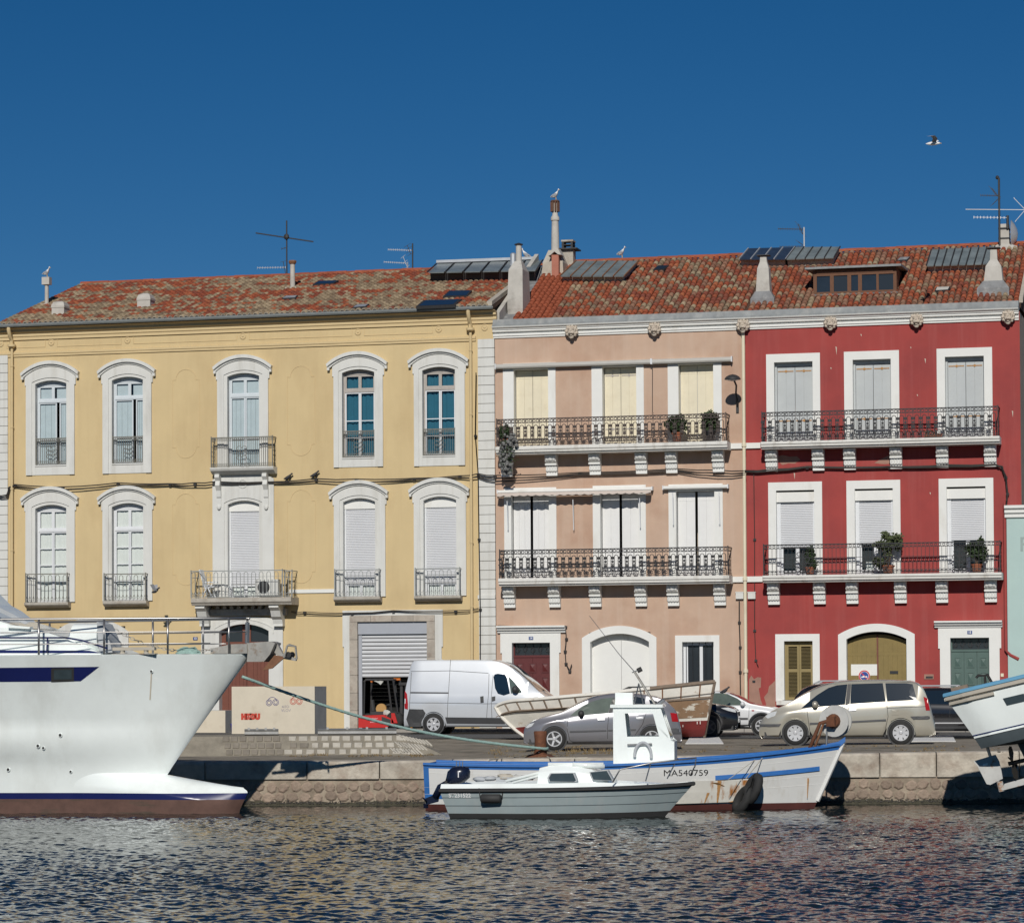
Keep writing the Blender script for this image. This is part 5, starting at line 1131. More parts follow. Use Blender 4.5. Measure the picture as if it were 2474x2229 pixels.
plate(ch, Vector((p.x, p.y, r_[3] + .18)), .23, .23, .03, 'dark_metal', 'cap_slab'); plate(ch, Vector((p.x, p.y, r_[3] + .32)), .24, .24, .07, 'old_stone', 'cap_slab')
def tapered(roof, H, px, pyb, pys, pyt, hw, m='chimney_grey', hw2=.13):   # rendered stack tapering to a pipe with a flat cowl
    p = roof.at(px, pyb); zs_, zt_ = P(px, pys, p.y).z, P(px, pyt, p.y).z
    ch = stack(H, p, [(-.4, hw * 1.2, hw * 1.3), (.25, hw, hw * 1.1), (zs_ - p.z, hw * .82, hw * .85), (zs_ - p.z + .25, hw2, hw2), (zt_ - p.z, hw2 * .9, hw2 * .9)], m)
    plate(ch, Vector((p.x, p.y, zt_ + .05)), .24, .2, .03, 'dark_metal', 'cowl'); stack(ch, p, [(-.4, hw * 1.7, hw * 1.6), (.0, hw * 1.7, hw * 1.6), (.28, hw * 1.08, hw * 1.2)], 'lead', 'flashing'); return ch
tapered(RR, Rh, 1846, 724, 650, 622, .26); tapered(RR, Rh, 2402, 700, 645, 604, .34)
r_ = R(2415, 543, 2438, 592, 6.4); p = Vector(((r_[0] + r_[1]) / 2, 6.4, r_[2])); ch = stack(Rh, p, [(-.6, .55, .4), (-.1, .5, .35), (.0, .20, .25), (r_[3] - r_[2], .185, .22)], 'chimney_grey')
for zz in (.2, .75 * (r_[3] - r_[2])): b = MB(); b.box(p.x - .21, p.x + .21, p.y - .27, p.y + .27, p.z + zz, p.z + zz + .05); b.build('strap', 'dark_metal', ch)
b = MB(); dz = (r_[2] + r_[3]) / 2; cx = p.x + .42                                    # satellite dish seen edge-on
b.grid([[(cx + .10 - .25 * rr * rr, p.y - .1 + rr * .42 * math.cos(a), dz + rr * .55 * math.sin(a)) for a in [6.283 * k / 14 for k in range(14)]] for rr in (0.02, .35, .7, 1.0)], closed=True); dsh = b.build('satellite_dish', 'alu', Rh, smooth=True)
b = MB(); b.tube([(p.x + .2, p.y - .1, dz), (cx + .1, p.y - .1, dz)], .03, 6); b.build('arm', 'dark_metal', dsh)
b = MB(); b.tube([(p.x + .15, p.y - .28, r_[3] - .2), (p.x + .15, p.y - .28, r_[3] + .3)], .05, 6); b.build('pole', 'dark_metal', ch)
def vent(px, pyb, pys, pyt, w, d):
    p = YR.at(px, pyb); zs_, zt_ = P(px, pys, p.y).z, P(px, pyt, p.y).z; v = stack(Yh, p, [(-.3, w, d), (zs_ - p.z, w, d)], 'chimney_grey', 'roof_vent')
    stack(v, p, [(zs_ - p.z, w * 1.07, d * 1.07), (zs_ - p.z + .08, w * 1.07, d * 1.07), (zs_ - p.z + .22, w * .85, d * .85), (zt_ - p.z, w * .35, d * .35)], 'chimney_grey', 'vent_cap')
vent(146, 760, 745, 728, .26, .26); vent(353, 742, 727, 709, .27, .27)
def pipe(px, pyb, pyt, r0, name='vent_pipe', cap='dark_metal'):
    p = YR.at(px, pyb); zt_ = P(px, pyt, p.y).z; b = MB(); b.lathe([(r0, -.2), (r0 * .92, zt_ - p.z)], p, 'z', 12); o = b.build(name, 'chimney_grey', Yh, smooth=True, angle=40)
    plate(o, Vector((p.x, p.y, p.z - .1)), r0 * 2.2, r0 * 2.2, .14, 'mortar_grey', 'flashing'); return o, Vector((p.x, p.y, zt_))
o, t = pipe(707, 697, 633, .105); b = MB(); b.lathe([(.13, -.08), (.17, 0), (.15, .06)], t, 'z', 8); b.build('cowl', 'rust_light', o)
o, t = pipe(113, 737, 688, .085); b = MB(); b.box(t.x - .16, t.x + .16, t.y - .14, t.y + .14, t.z, t.z + .30); b.build('cowl', 'chimney_grey', o)
GULL_LEFT = t + Vector((0, 0, .30))
# ---------------------------------------------------------------- dormer of the red house
d0, d1, dz0, dz1 = R(1964, 648, 2167, 712, 0.0)
pb = RR.at(2065, 712); yF = pb.y; d0, d1, dz0, dz1 = R(1965, 650, 2166, 712, yF); yB = yF + (dz1 - dz0) / math.tan(RR.ang) + .2
Dm = MB(); Dm.box(d0, d0 + .12, yF, yB, dz0, dz1); Dm.box(d1 - .12, d1, yF, yB, dz0, dz1); Dm = Dm.build('dormer', 'wood_brown', Rh)
b = MB(); prismx(b, [(yF - .25, dz1 + .02), (yF - .25, dz1 + .10), (yB + .6, dz1 + .26), (yB + .6, dz1 + .16)], d0 - .28, d1 + .2); b.build('dormer_roof', 'zinc', Dm)
b = MB(); prismx(b, [(yF + .02, dz0), (yF - .08, dz0), (yF - .1, dz0 + .05), (yF + .02, dz0 + .06)], d0 - .05, d1 + .05); b.build('dormer_sill', 'zinc', Dm)
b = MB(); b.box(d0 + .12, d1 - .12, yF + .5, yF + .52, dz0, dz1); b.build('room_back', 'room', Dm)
cuts = [1969, 2010, 2052, 2078, 2122, 2163]
for i in range(5):
    a, e = P(cuts[i], 690, yF).x, P(cuts[i + 1], 690, yF).x; b = MB(); f_ = .07 if i != 4 else .02
    b.ring(rect_o(a, e, dz0 + .07, dz1 - .14), rect_o(a + f_, e - f_, dz0 + .14, dz1 - .22), yF - .02, yF + .06); w = b.build('dormer_window', 'wood_brown', Dm)
    b = MB(); b.box(a + f_, e - f_, yF + .02, yF + .026, dz0 + .14, dz1 - .22); b.build('pane', 'pane_dark' if i in (1, 4) else 'roof_glass_dark', w)
b = MB(); b.box(d0 + .12, d1 - .12, yF - .03, yF + .05, dz1 - .14, dz1); b.build('head_board', 'wood_brown', Dm)
# ---------------------------------------------------------------- aerials (things of their own)
def yagi(parent, a, e, n, el, m='alu', up=(0, .3, 1), boomr=.014):
    b = MB(); b.tube([a, e], boomr, 5); o = b.build('boom', m, parent); u = Vector(up).normalized()
    for i in range(n):
        p = Vector(a).lerp(Vector(e), i / max(1, n - 1)); q = MB(); q.tube([p - u * el, p + u * el], .008, 4); q.build('element', m, o)
    return o
def mast(name, label, x, y, pyb, pyt, m='dark_metal', r=.03):
    pb_ = P(x, pyb, y); pt_ = P(x, pyt, y); t = thing(name, label, 'aerial', tuple(pb_)); b = MB(); b.tube([pb_ - Vector((0, 0, .3)), Vector((pb_.x, y, pt_.z))], r, 6); b.build('mast', m, t); return t
yy = 8.1
t = mast('television_aerial', 'tall aerial with one long slanting boom above the yellow roof ridge', 693, yy, 672, 533)
o = yagi(t, P(618, 563, yy), P(757, 584, yy), 2, .02, 'dark_metal', boomr=.028); b = MB(); b.ball(P(692, 572, yy - .05), .12, .1, .13, 8, 5); b.build('junction_box', 'dark_metal', t)
yagi(t, P(622, 647, yy), P(690, 646, yy), 12, .05, 'alu'); yagi(t, P(684, 632, yy), P(690, 662, yy), 3, .12, 'dark_metal', (1, 0, .2)); yagi(t, P(680, 601, yy), P(694, 598, yy), 3, .05, 'dark_metal')
t = mast('television_aerial', 'aerial with two small comb booms left of the ridge glazing', 997, yy, 660, 588)
yagi(t, P(938, 603, yy), P(996, 605, yy), 14, .045, 'alu'); yagi(t, P(928, 633, yy), P(985, 636, yy), 12, .04, 'alu'); yagi(t, P(984, 593, yy), P(992, 614, yy), 4, .16, 'dark_metal', (.9, 0, .5)); b = MB(); b.tube([P(985, 658, yy), P(985, 633, yy)], .02, 5); b.build('short_mast', 'alu', t); yagi(t, P(974, 620, yy), P(984, 645, yy), 3, .12, 'alu', (.8, 0, .6))
yy = 6.7
t = mast('television_aerial', 'aerial behind the solar panels of the red house', 1943, yy, 600, 549, 'alu')
yagi(t, P(1880, 553, yy), P(1943, 554, yy), 12, .06, 'dark_metal'); yagi(t, P(1928, 541, yy), P(1940, 566, yy), 5, .17, 'dark_metal', (.75, 0, -.6)); yagi(t, P(1884, 596, yy), P(1943, 595, yy), 9, .05, 'dark_metal'); yagi(t, P(1928, 584, yy), P(1940, 592, yy), 3, .12, 'dark_metal', (.75, 0, -.6))
yy = 6.1
t = mast('television_aerial', 'tallest aerial strapped to the grey stack at the right gable', 2415, yy, 592, 430, r=.04)
b = MB(); b.ball(P(2409.5, 429, yy), .07, .07, .08, 8, 5); b.build('mast_cap', 'dark_metal', t)
bpy.data.objects[t.children[0].name].rotation_euler = (0, 0, 0)
yagi(t, P(2369, 472, yy), P(2414, 473, yy), 9, .06, 'dark_metal'); yagi(t, P(2396, 455, yy), P(2410, 474, yy), 5, .16, 'dark_metal', (.75, 0, -.6)); yagi(t, P(2398, 494, yy), P(2412, 480, yy), 4, .12, 'dark_metal', (.75, 0, .6))
yagi(t, P(2334, 506, yy), P(2480, 507, yy), 2, .02, 'alu', boomr=.018); yagi(t, P(2450, 479, yy), P(2476, 506, yy), 2, .02, 'alu'); yagi(t, P(2453, 535, yy), P(2476, 508, yy), 2, .02, 'alu'); yagi(t, P(2353, 525, yy), P(2434, 526, yy), 11, .05, 'alu')
# ---------------------------------------------------------------- gulls
def gull(label, base, h, face=1, tilt=.0, group=None):
    """standing gull: one body mesh, with wings, beak and legs as parts; h = standing height"""
    t = thing('seagull', label, 'bird', tuple(base), group=group); s = h / .42; f = face; z0 = base.z + .12 * s
    rows = []
    for u, r, dz in ((-1, .01, .02), (-.8, .035, .03), (-.45, .075, .05), (0, .095, .09), (.35, .088, .14), (.55, .062, .20), (.62, .05, .25), (.68, .052, .285), (.76, .042, .30), (.84, .012, .295)):
        rows.append([Vector((base.x + f * (u * .17 * s + tilt * dz), base.y + r * s * math.cos(a), z0 + (dz + r * math.sin(a)) * s)) for a in [6.283 * k / 10 for k in range(10)]])
    b = MB(); b.grid(rows, closed=True); b.build('body', 'gull_white', t, smooth=True)
    for sd in (-1, 1):
        b = MB(); b.grid([[(base.x + f * u * .17 * s, base.y + sd * (.098 - abs(u) * .03) * s, z0 + z * s) for u, z in ((-1.15, .0 + e * .03), (-.6, .04 + e * .07), (0, .05 + e * .09), (.35, .09 + e * .07))] for e in (0, .6, 1)]); b.build('wing', 'gull_grey', t)
        b = MB(); b.tube([(base.x + f * .02 * s, base.y + sd * .035 * s, z0 + .01), (base.x + f * .025 * s, base.y + sd * .035 * s, base.z)], .008 * s, 4); b.build('leg', 'beak', t)
    b = MB(); b.tube([(base.x + f * .135 * s, base.y, z0 + .295 * s), (base.x + f * .19 * s, base.y, z0 + .28 * s)], [.018 * s, .004 * s], 5); b.build('beak', 'beak', t)
gull('seagull perched on the tall pipe chimney above the peach roof', GULL_TOP, .42)
gull('seagull perched on the vent pipe at the left gable', GULL_LEFT, .40)
gull('seagull standing on the ridge above the long roof light', PR.pt(PR.at(1502, 630).x, PR.L) + Vector((0, 0, .12)), .42)
gull('seagull half hidden behind the grey chimney beside the ridge glazing', YR.at(1270, 628, .3), .44, -1)
fp = P(2254, 347, -6.0); t = thing('seagull', 'seagull gliding alone in the blue sky', 'bird', tuple(fp))
b = MB(); b.grid([[fp + Vector((u * .22, r * math.cos(a), r * math.sin(a) * .9)) for a in [6.283 * k / 8 for k in range(8)]] for u, r in ((-1.1, .01), (-.7, .05), (-.2, .075), (.4, .07), (.75, .045), (.95, .045), (1.1, .012))], closed=True); b.build('body', 'gull_white', t, smooth=True)
for sd, m in ((-1, 'gull_grey'), (1, 'gull_white')):
    b = MB(); pr = [(0, 0, 0), (.08, sd * .22, .11), (.02, sd * .44, .17), (-.14, sd * .72, .10)]
    b.grid([[fp + Vector((x + .10, y, z + .02)) for x, y, z in pr], [fp + Vector((x - .06 + (.05 if i == 3 else 0), y, z + .02)) for i, (x, y, z) in enumerate(pr)]]); b.build('wing', m, t)
b = MB(); b.tube([fp + Vector((.23, 0, 0)), fp + Vector((.30, 0, -.01))], [.018, .004], 5); b.build('beak', 'beak', t)
for nm in list(bpy.data.objects):
    if '_q' in nm: del nm['_q']
# ================================================================ vehicles
def paint(name, c, metal=.35, rough=.28, coat=1.0): return mat(name, c, rough, metal=metal, var=0.03, scale=2, coat=coat)
paint('car_grey', (0.235, 0.235, 0.255)); paint('car_champagne', (0.47, 0.445, 0.375)); paint('car_silver', (0.60, 0.625, 0.655), .2); paint('car_black', (0.012, 0.012, 0.014), .1, .2); paint('car_white', (0.68, 0.69, 0.70), 0, .3)
mat('plastic_dark', (0.035, 0.036, 0.038), 0.6, var=0.15); mat('plastic_grey', (0.085, 0.087, 0.092), 0.55, var=0.1); mat('rubber', (0.02, 0.02, 0.02), 0.8, var=0.2, scale=10)
mat('rim_silver', (0.62, 0.62, 0.63), 0.35, metal=.5, var=0.08); mat('rim_dark', (0.10, 0.10, 0.10), 0.4, metal=.3, var=0.1); mat('chrome', (0.75, 0.75, 0.76), 0.12, metal=1.0, var=0.0)
mat('lamp_red', (0.36, 0.012, 0.015), 0.18, var=0.05); mat('lamp_clear', (0.55, 0.57, 0.58), 0.12, var=0.15, scale=14); mat('seam', (0.03, 0.03, 0.03), 0.8, var=0); mat('cabin', (0.045, 0.045, 0.048), 0.9, var=0.1)
mat('car_glass', (0.010, 0.016, 0.020), 0.04, var=0.0, spec=0.8, coat=1.0); mat('car_glass_lit_paint', (0.10, 0.125, 0.10), 0.05, var=0.25, scale=3, spec=0.7, coat=1.0)  # pale panes are opaque: the bright view through them is put into the colour
def lerp_l(pts, x):
    for (a, b), (c, d) in zip(pts[:-1], pts[1:]):
        if (a <= x <= c) or (c <= x <= a): return b + (d - b) * ((x - a) / (c - a) if c != a else 0)
    return pts[0][1] if abs(x - pts[0][0]) < abs(x - pts[-1][0]) else pts[-1][1]
def dense(pts, step):
    out_ = [pts[0]]
    for (a, b), (c, d) in zip(pts[:-1], pts[1:]):
        n = max(1, int(math.hypot(c - a, d - b) / step))
        out_ += [(a + (c - a) * i / n, b + (d - b) * i / n) for i in range(1, n + 1)]
    return out_
def smooth_pts(pts, k=2):
    for _ in range(k): pts = [pts[0]] + [q for (a, b) in zip(pts[:-1], pts[1:]) for q in ((a[0] * .75 + b[0] * .25, a[1] * .75 + b[1] * .25), (a[0] * .25 + b[0] * .75, a[1] * .25 + b[1] * .75))] + [pts[-1]]
    return pts
class Car:
    """A road vehicle lofted from its side view. Own axes: x forward, y left, z up, origin on the ground between the axles."""
    def __init__(s, name, label, cat, top, belt, sill, wb, wr, hw, colour, tumble=.30, taper=(.22, .14), arch=1.16, shape=1.0, wheel_dx=0.0):
        s.t = thing(name, label, cat, world=False); s.belt, s.hw, s.tum, s.colour = belt, hw, tumble, colour; s.wx = (wb / 2 + wheel_dx, -wb / 2 + wheel_dx); s.wr = wr
        top = smooth_pts(top, 2); s.xf, s.xr = max(p[0] for p in top), min(p[0] for p in top); s.taper = taper; s.sill = sill; s.ar = wr * arch
        s.top = top; st = dense(top, .07); s.profile = st; imax = max(range(len(st)), key=lambda i: st[i][1])
        rows = []
        for x, z in st: rows.append(s.section(x, z))
        b = MB(); b.grid([[(x, y, z) for x, y, z in r_] + [(x, -y, z) for x, y, z in r_[-2::-1]] for r_ in rows])
        s.body = b.build('body', colour, s.t, smooth=True, angle=50)
        b = MB(); L0, L1 = s.xr + .15, s.xf - .15
        for wx in s.wx:                       # dark wheel housings
            b.lathe([(s.ar * .985, -hw * .96), (s.ar * .985, -hw * .45)], (wx, 0, wr), 'y', 20); b.lathe([(s.ar * .985, hw * .45), (s.ar * .985, hw * .96)], (wx, 0, wr), 'y', 20)
        b.box(L0, L1, -hw * .86, hw * .86, sill - .03, sill + .12); b.build('underbody', 'plastic_dark', s.t)
    def half(s, x):
        k = 1.0; d = s.xf - x; e = x - s.xr
        if d < .8: k -= s.taper[0] * ((.8 - d) / .8) ** 2.2
        if e < .6: k -= s.taper[1] * ((.6 - e) / .6) ** 2.2
        return s.hw * k
    def low(s, x):
        z = s.sill
        for wx in s.wx:
            if abs(x - wx) < s.ar: z = max(z, s.wr + math.sqrt(s.ar ** 2 - (x - wx) ** 2))
        return z
    def section(s, x, zt):
        h = s.half(x); zl = min(s.low(x), zt - .02); zb = min(lerp_l(s.belt, x), zt - .035 * 1); zb = max(zb, zl + .005); dz = zt - zb
        pr = [(.90, zl - .0), (.965, zl + (zb - zl) * .06), (.985, zl + (zb - zl) * .3), (1.0, zl + (zb - zl) * .55), (.992, zl + (zb - zl) * .8), (.965, zb)]
        out_ = [(x, h * a, z) for a, z in pr]; y1 = h * .955 - s.tum * dz * .88; zr_ = zb + dz * .88
        cr = min(.05, dz * .12)
        out_ += [(x, h * .955 - s.tum * dz * .05, zb + dz * .06), (x, y1, zr_), (x, max(.05, y1 - .035 - s.tum * dz * .1), zt - cr * .7), (x, y1 * .72, zt - cr * .25), (x, y1 * .36, zt - cr * .05), (x, 0, zt)]
        return out_
    def y_at(s, x, z):
        zt = s.top_z(x); sec = s.section(x, zt); h = s.half(x); zb = sec[5][2]
        if z > zb: return h * .955 - s.tum * (z - zb)
        for (a, y0, z0), (_, y1, z1) in zip(sec[:5], sec[1:6]):
            if z0 <= z <= z1 and z1 > z0: return y0 + (y1 - y0) * (z - z0) / (z1 - z0)
        return sec[2][1]
    def top_z(s, x):
        z = 0
        for (a, b), (c, d) in zip(s.profile[:-1], s.profile[1:]):
            if min(a, c) - 1e-6 <= x <= max(a, c) + 1e-6: z = max(z, b + (d - b) * ((x - a) / (c - a) if abs(c - a) > 1e-6 else 1))
        return z
    def side(s, name, m, poly, off=.006, parent=None, thick=.012, sub=.18):
        """a flat fitting that follows the flank on both sides, given by its outline in the side view"""
        for sd in (1, -1):
            c = (sum(p[0] for p in poly) / len(poly), sum(p[1] for p in poly) / len(poly)); ring_ = dense(list(poly) + [poly[0]], sub)[:-1]; n = len(ring_)
            o_ = [(x, sd * (s.y_at(x, z) + off), z) for x, z in ring_]; m_ = [((x + c[0]) / 2, sd * (s.y_at((x + c[0]) / 2, (z + c[1]) / 2) + off), (z + c[1]) / 2) for x, z in ring_]; cc = (c[0], sd * (s.y_at(*c) + off), c[1])
            b = MB(); b.add(o_ + m_ + [cc] + [(x, y - sd * (thick + off), z) for x, y, z in o_], [(i, (i + 1) % n, n + (i + 1) % n, n + i) for i in range(n)] + [(n + i, n + (i + 1) % n, 2 * n) for i in range(n)] + [(i, 2 * n + 1 + i, 2 * n + 1 + (i + 1) % n, (i + 1) % n) for i in range(n)])
            b.build(name, m, parent or s.t, smooth=False)
    def line(s, name, pts, r=.008, m='seam', off=.001):
        for sd in (1, -1):
            b = MB(); b.tube([(x, sd * (s.y_at(x, z) + off), z) for x, z in dense(pts, .12)], r, 4); b.build(name, m, s.t)
    def strip(s, name, m, x0, x1, z0, z1, off=.02): s.side(name, m, [(x0, z0), (x1, z0), (x1, z1), (x0, z1)], off, thick=.03, sub=.3)
    def screen(s, name, m, xa, xb, inset=.10, frame=None):
        """windscreen or tailgate glass between two stations of the centre line"""
        rows = []
        n = 7
        for i in range(n + 1):
            x = xa + (xb - xa) * i / n; z = s.top_z(x); sec = s.section(x, z); pts = sec[7:]
            pts = [(x, y * (1 - inset * .6), zz + .008) for x, y, zz in pts]; rows.append([(x, y, zz) for x, y, zz in pts] + [(x, -y, zz) for x, y, zz in pts[-2::-1]])
        b = MB(); b.grid(rows); return b.build(name, m, s.t, smooth=True)
    def wheels(s, rim_m, spokes, w=.21, style='spoke', cap='rim_silver'):
        r = s.wr; me = {}
        b = MB(); b.lathe([(r * .64, -w / 2), (r * .90, -w / 2 - .005), (r * .985, -w * .40), (r, -w * .2), (r, w * .2), (r * .985, w * .40), (r * .90, w / 2 + .005), (r * .64, w / 2)], (0, 0, 0), 'y', 28, caps=False); me['tyre'] = b.mesh('tyre', 'rubber', True)
        b = MB(); b.ring(arc(0, 0, r * .66, 0, 360, 28)[:-1], arc(0, 0, r * .58, 0, 360, 28)[:-1], w * .30, w / 2 + .006)
        b.lathe([(r * .17, w * .2), (r * .17, w * .44), (r * .10, w * .49)], (0, 0, 0), 'y', 12)
        for k in range(spokes):
            a = 6.283 * k / spokes; d = Vector((math.cos(a), 0, math.sin(a))); p = Vector((-d.z, 0, d.x)); ws = r * (.075 if style == 'spoke' else .10)
            b.add([d * r * .13 + p * ws * 1.2 + Vector((0, w * .44, 0)), d * r * .13 - p * ws * 1.2 + Vector((0, w * .44, 0)), d * r * .60 - p * ws * (1.0 if style == 'spoke' else 1.6) + Vector((0, w * .46, 0)), d * r * .60 + p * ws * (1.0 if style == 'spoke' else 1.6) + Vector((0, w * .46, 0))] +
                  [d * r * .13 + p * ws + Vector((0, w * .3, 0)), d * r * .13 - p * ws + Vector((0, w * .3, 0)), d * r * .60 - p * ws + Vector((0, w * .3, 0)), d * r * .60 + p * ws + Vector((0, w * .3, 0))], [(0, 1, 2, 3), (0, 4, 5, 1), (1, 5, 6, 2), (3, 2, 6, 7), (0, 3, 7, 4)])
        me['rim'] = b.mesh('rim', rim_m); b = MB(); b.lathe([(r * .64, w * .05), (r * .64, w * .15)], (0, 0, 0), 'y', 20); me['disc'] = b.mesh('brake_disc', 'plastic_dark')
        for wx in s.wx:
            for sd in (1, -1):
                o = part('wheel', me['tyre'], s.t, (wx, sd * (s.hw * .985 - w / 2), s.wr), (0, 0, 0 if sd > 0 else math.pi)); part('rim', me['rim'], o); part('brake_disc', me['disc'], o)
        for sd in (1, -1):
            for wx in s.wx:
                b = MB(); b.tube([(wx + s.ar * math.cos(math.radians(a)), sd * (s.hw * .985), s.wr + s.ar * math.sin(math.radians(a))) for a in range(-8, 189, 14)], .012, 4); b.build('arch_lip', s.colour, s.t)
    def mirror(s, x, z, m, size=.11):
        for sd in (1, -1):
            y = s.y_at(x, z) + .10; b = MB(); b.ball((x, sd * y, z + .03), size * .7, size * 1.0, size * .75, 8, 6); b.tube([(x, sd * (y - .12), z - .03), (x, sd * y, z)], .025, 5); b.build('door_mirror', m, s.t, smooth=True)
    def cabin(s, x0, x1, z1):
        b = MB(); h = s.hw * .8; zb = lerp_l(s.belt, (x0 + x1) / 2) - .1; b.box(x0, x1, -h, h, zb - .1, zb); b.build('dashboard', 'cabin', s.t)
        for xx in np.arange(x1 - .9, x0 + .2, -.95):
            for sd in (1, -1): b = MB(); b.ball((xx, sd * .36, zb + .05), .11, .24, .34, 8, 6); b.ball((xx - .05, sd * .36, zb + .42), .06, .13, .11, 8, 5); b.build('seat', 'cabin', s.t, smooth=True)
    def lamp(s, name, m, poly, off=.008): s.side(name, m, poly, off, sub=.1)
    def place(s, px, py, face, turn=0.0, scale=1.0, z=None):
        """near front wheel stands at picture place (px, py); face = +1 heads right, -1 left; turn = degrees off square-on to the viewer"""
        pf = GG(px, py) if z is None else G(px, py, z); v = (pf - CAM); a = math.atan2(-v.x, v.y) + math.radians(turn); hd = a if face > 0 else a + math.pi
        d = Vector((math.cos(hd), math.sin(hd), 0)); near = Vector((math.sin(a), -math.cos(a), 0))
        s.t.location = pf - near * (s.hw - .1) * scale - d * s.wx[0] * scale + Vector((0, 0, .02)); s.t.rotation_euler = (0, 0, hd); s.t.scale = (scale,) * 3; return s
def conv(pts, x0, y0, sc, sgn=1): return [((x - x0) / sc * sgn, (y0 - y) / sc) for x, y in pts]
# ---------------------------------------------------------------- beige minivan
C = lambda pts: conv(pts, 737.5, 722, 264.2, -1)
v = Car('minivan', 'champagne beige minivan parked before the red house', 'minivan',
    C([(125, 672), (106, 640), (104, 590), (116, 545), (150, 508), (215, 465), (300, 430), (345, 404), (430, 350), (520, 304), (610, 276), (720, 261), (860, 256), (1000, 257), (1120, 262), (1200, 270), (1245, 288), (1280, 345), (1312, 425), (1336, 520), (1350, 580), (1350, 615), (1330, 645), (1310, 658)]),
    sorted(C([(100, 600), (150, 545), (220, 500), (300, 478), (420, 462), (720, 440), (1000, 424), (1220, 412), (1345, 425)])), .235, 2.82, .325, .92, 'car_champagne', tumble=.27)
v.side('side_window', 'car_glass', C([(408, 460), (455, 418), (520, 366), (600, 316), (660, 297), (735, 290), (718, 440)])); v.side('side_window', 'car_glass', C([(764, 289), (985, 283), (1006, 414), (755, 430)])); v.side('side_window', 'car_glass', C([(1004, 284), (1150, 284), (1196, 292), (1222, 388), (1206, 403), (1016, 414)]))
v.side('door_pillar', 'plastic_dark', C([(738, 289), (762, 288), (752, 431), (720, 440)]), .007); v.screen('windscreen', 'car_glass', C([(345, 0)])[0][0], C([(600, 0)])[0][0]); v.screen('rear_window', 'car_glass', C([(1250, 0)])[0][0], C([(1312, 0)])[0][0])
for l in ([(450, 478), (470, 640), (478, 655)], [(745, 438), (738, 560), (732, 655)], [(1012, 418), (1022, 520), (1000, 620), (985, 655)], [(1015, 460), (1290, 450)], [(430, 655), (1000, 652)]): v.line('door_seam', C(l))
v.side('side_moulding', 'plastic_grey', C([(468, 562), (732, 554), (732, 566), (468, 576)]), .02); v.side('side_moulding', 'plastic_grey', C([(745, 552), (1008, 538), (1008, 552), (745, 564)]), .02); v.side('bumper_strip', 'plastic_grey', C([(108, 572), (266, 570), (250, 590), (110, 592)]), .02); v.side('bumper_strip', 'plastic_grey', C([(1178, 520), (1345, 515), (1345, 540), (1200, 542)]), .02)
v.side('fuel_flap', 'car_champagne', C([(1044, 470), (1098, 470), (1098, 510), (1044, 510)]), .006); v.lamp('headlamp', 'lamp_clear', C([(150, 520), (180, 490), (236, 480), (222, 512), (170, 532)])); v.lamp('tail_lamp', 'lamp_red', C([(1272, 380), (1300, 395), (1316, 478), (1288, 478)]), .015)
for a, c in ((770, 468), ): v.side('door_handle', 'rim_silver', C([(745, 464), (798, 462), (798, 476), (745, 480)]), .03)
v.wheels('rim_silver', 8, style='petal'); v.mirror(*C([(508, 440)])[0], 'car_champagne', .13); v.cabin(.9, -1.6, 1.3); v.line('roof_bar', C([(640, 282), (1180, 268)]), .015, 'car_champagne')
v.place(1922, 1801, -1, -3, 1.005)
# ---------------------------------------------------------------- grey hatchback
C = lambda pts: conv(pts, 1840, 995, 341, -1)
v = Car('hatchback_car', 'metallic grey hatchback parked behind the rusty bollard', 'car',
    C([(1150, 930), (1118, 905), (1112, 850), (1118, 800), (1140, 765), (1180, 732), (1250, 703), (1350, 674), (1470, 645), (1550, 598), (1640, 547), (1740, 506), (1830, 484), (1960, 470), (2120, 472), (2260, 488), (2380, 515), (2450, 570), (2515, 640), (2540, 740), (2558, 820), (2562, 870), (2540, 915)]),
    sorted(C([(1113, 810), (1180, 772), (1260, 745), (1400, 715), (1540, 692), (1700, 674), (1960, 655), (2200, 640), (2400, 634), (2530, 655)])), .19, 2.61, .312, .87, 'car_grey', tumble=.34)
v.side('side_window', 'car_glass_lit_paint', C([(1540, 680), (1590, 636), (1660, 588), (1740, 550), (1830, 524), (1935, 514), (1885, 660), (1620, 680)])); v.side('side_window', 'car_glass', C([(1965, 514), (2150, 508), (2222, 525), (2235, 622), (1925, 652)])); v.side('side_window', 'car_glass', C([(2262, 535), (2330, 550), (2368, 600), (2285, 620)]))
v.side('door_pillar', 'plastic_dark', C([(1937, 514), (1962, 514), (1922, 654), (1888, 660)]), .007); v.screen('windscreen', 'car_glass', C([(1485, 0)])[0][0], C([(1800, 0)])[0][0]); v.screen('rear_window', 'car_glass', C([(2400, 0)])[0][0], C([(2505, 0)])[0][0])
for l in ([(1520, 700), (1512, 800), (1535, 900), (1560, 915)], [(1895, 662), (1880, 800), (1880, 918)], [(2240, 640), (2200, 760), (2130, 860), (2110, 915)], [(1560, 915), (2110, 912)]): v.line('door_seam', C(l))
v.side('side_moulding', 'plastic_grey', C([(1535, 815), (1870, 808), (1870, 820), (1535, 830)]), .02); v.side('side_moulding', 'plastic_grey', C([(1885, 806), (2140, 802), (2140, 815), (1885, 819)]), .02); v.side('door_handle', 'rim_silver', C([(1788, 702), (1860, 702), (1856, 722), (1792, 722)]), .03); v.side('door_handle', 'rim_silver', C([(2140, 690), (2210, 690), (2206, 710), (2144, 710)]), .03)
v.lamp('headlamp', 'lamp_clear', C([(1130, 785), (1165, 752), (1215, 740), (1190, 772), (1150, 790)])); v.lamp('tail_lamp', 'lamp_red', C([(2455, 655), (2515, 660), (2530, 740), (2470, 735)]), .012); v.side('bumper_strip', 'plastic_grey', C([(2430, 800), (2555, 795), (2556, 850), (2440, 850)]), .02)
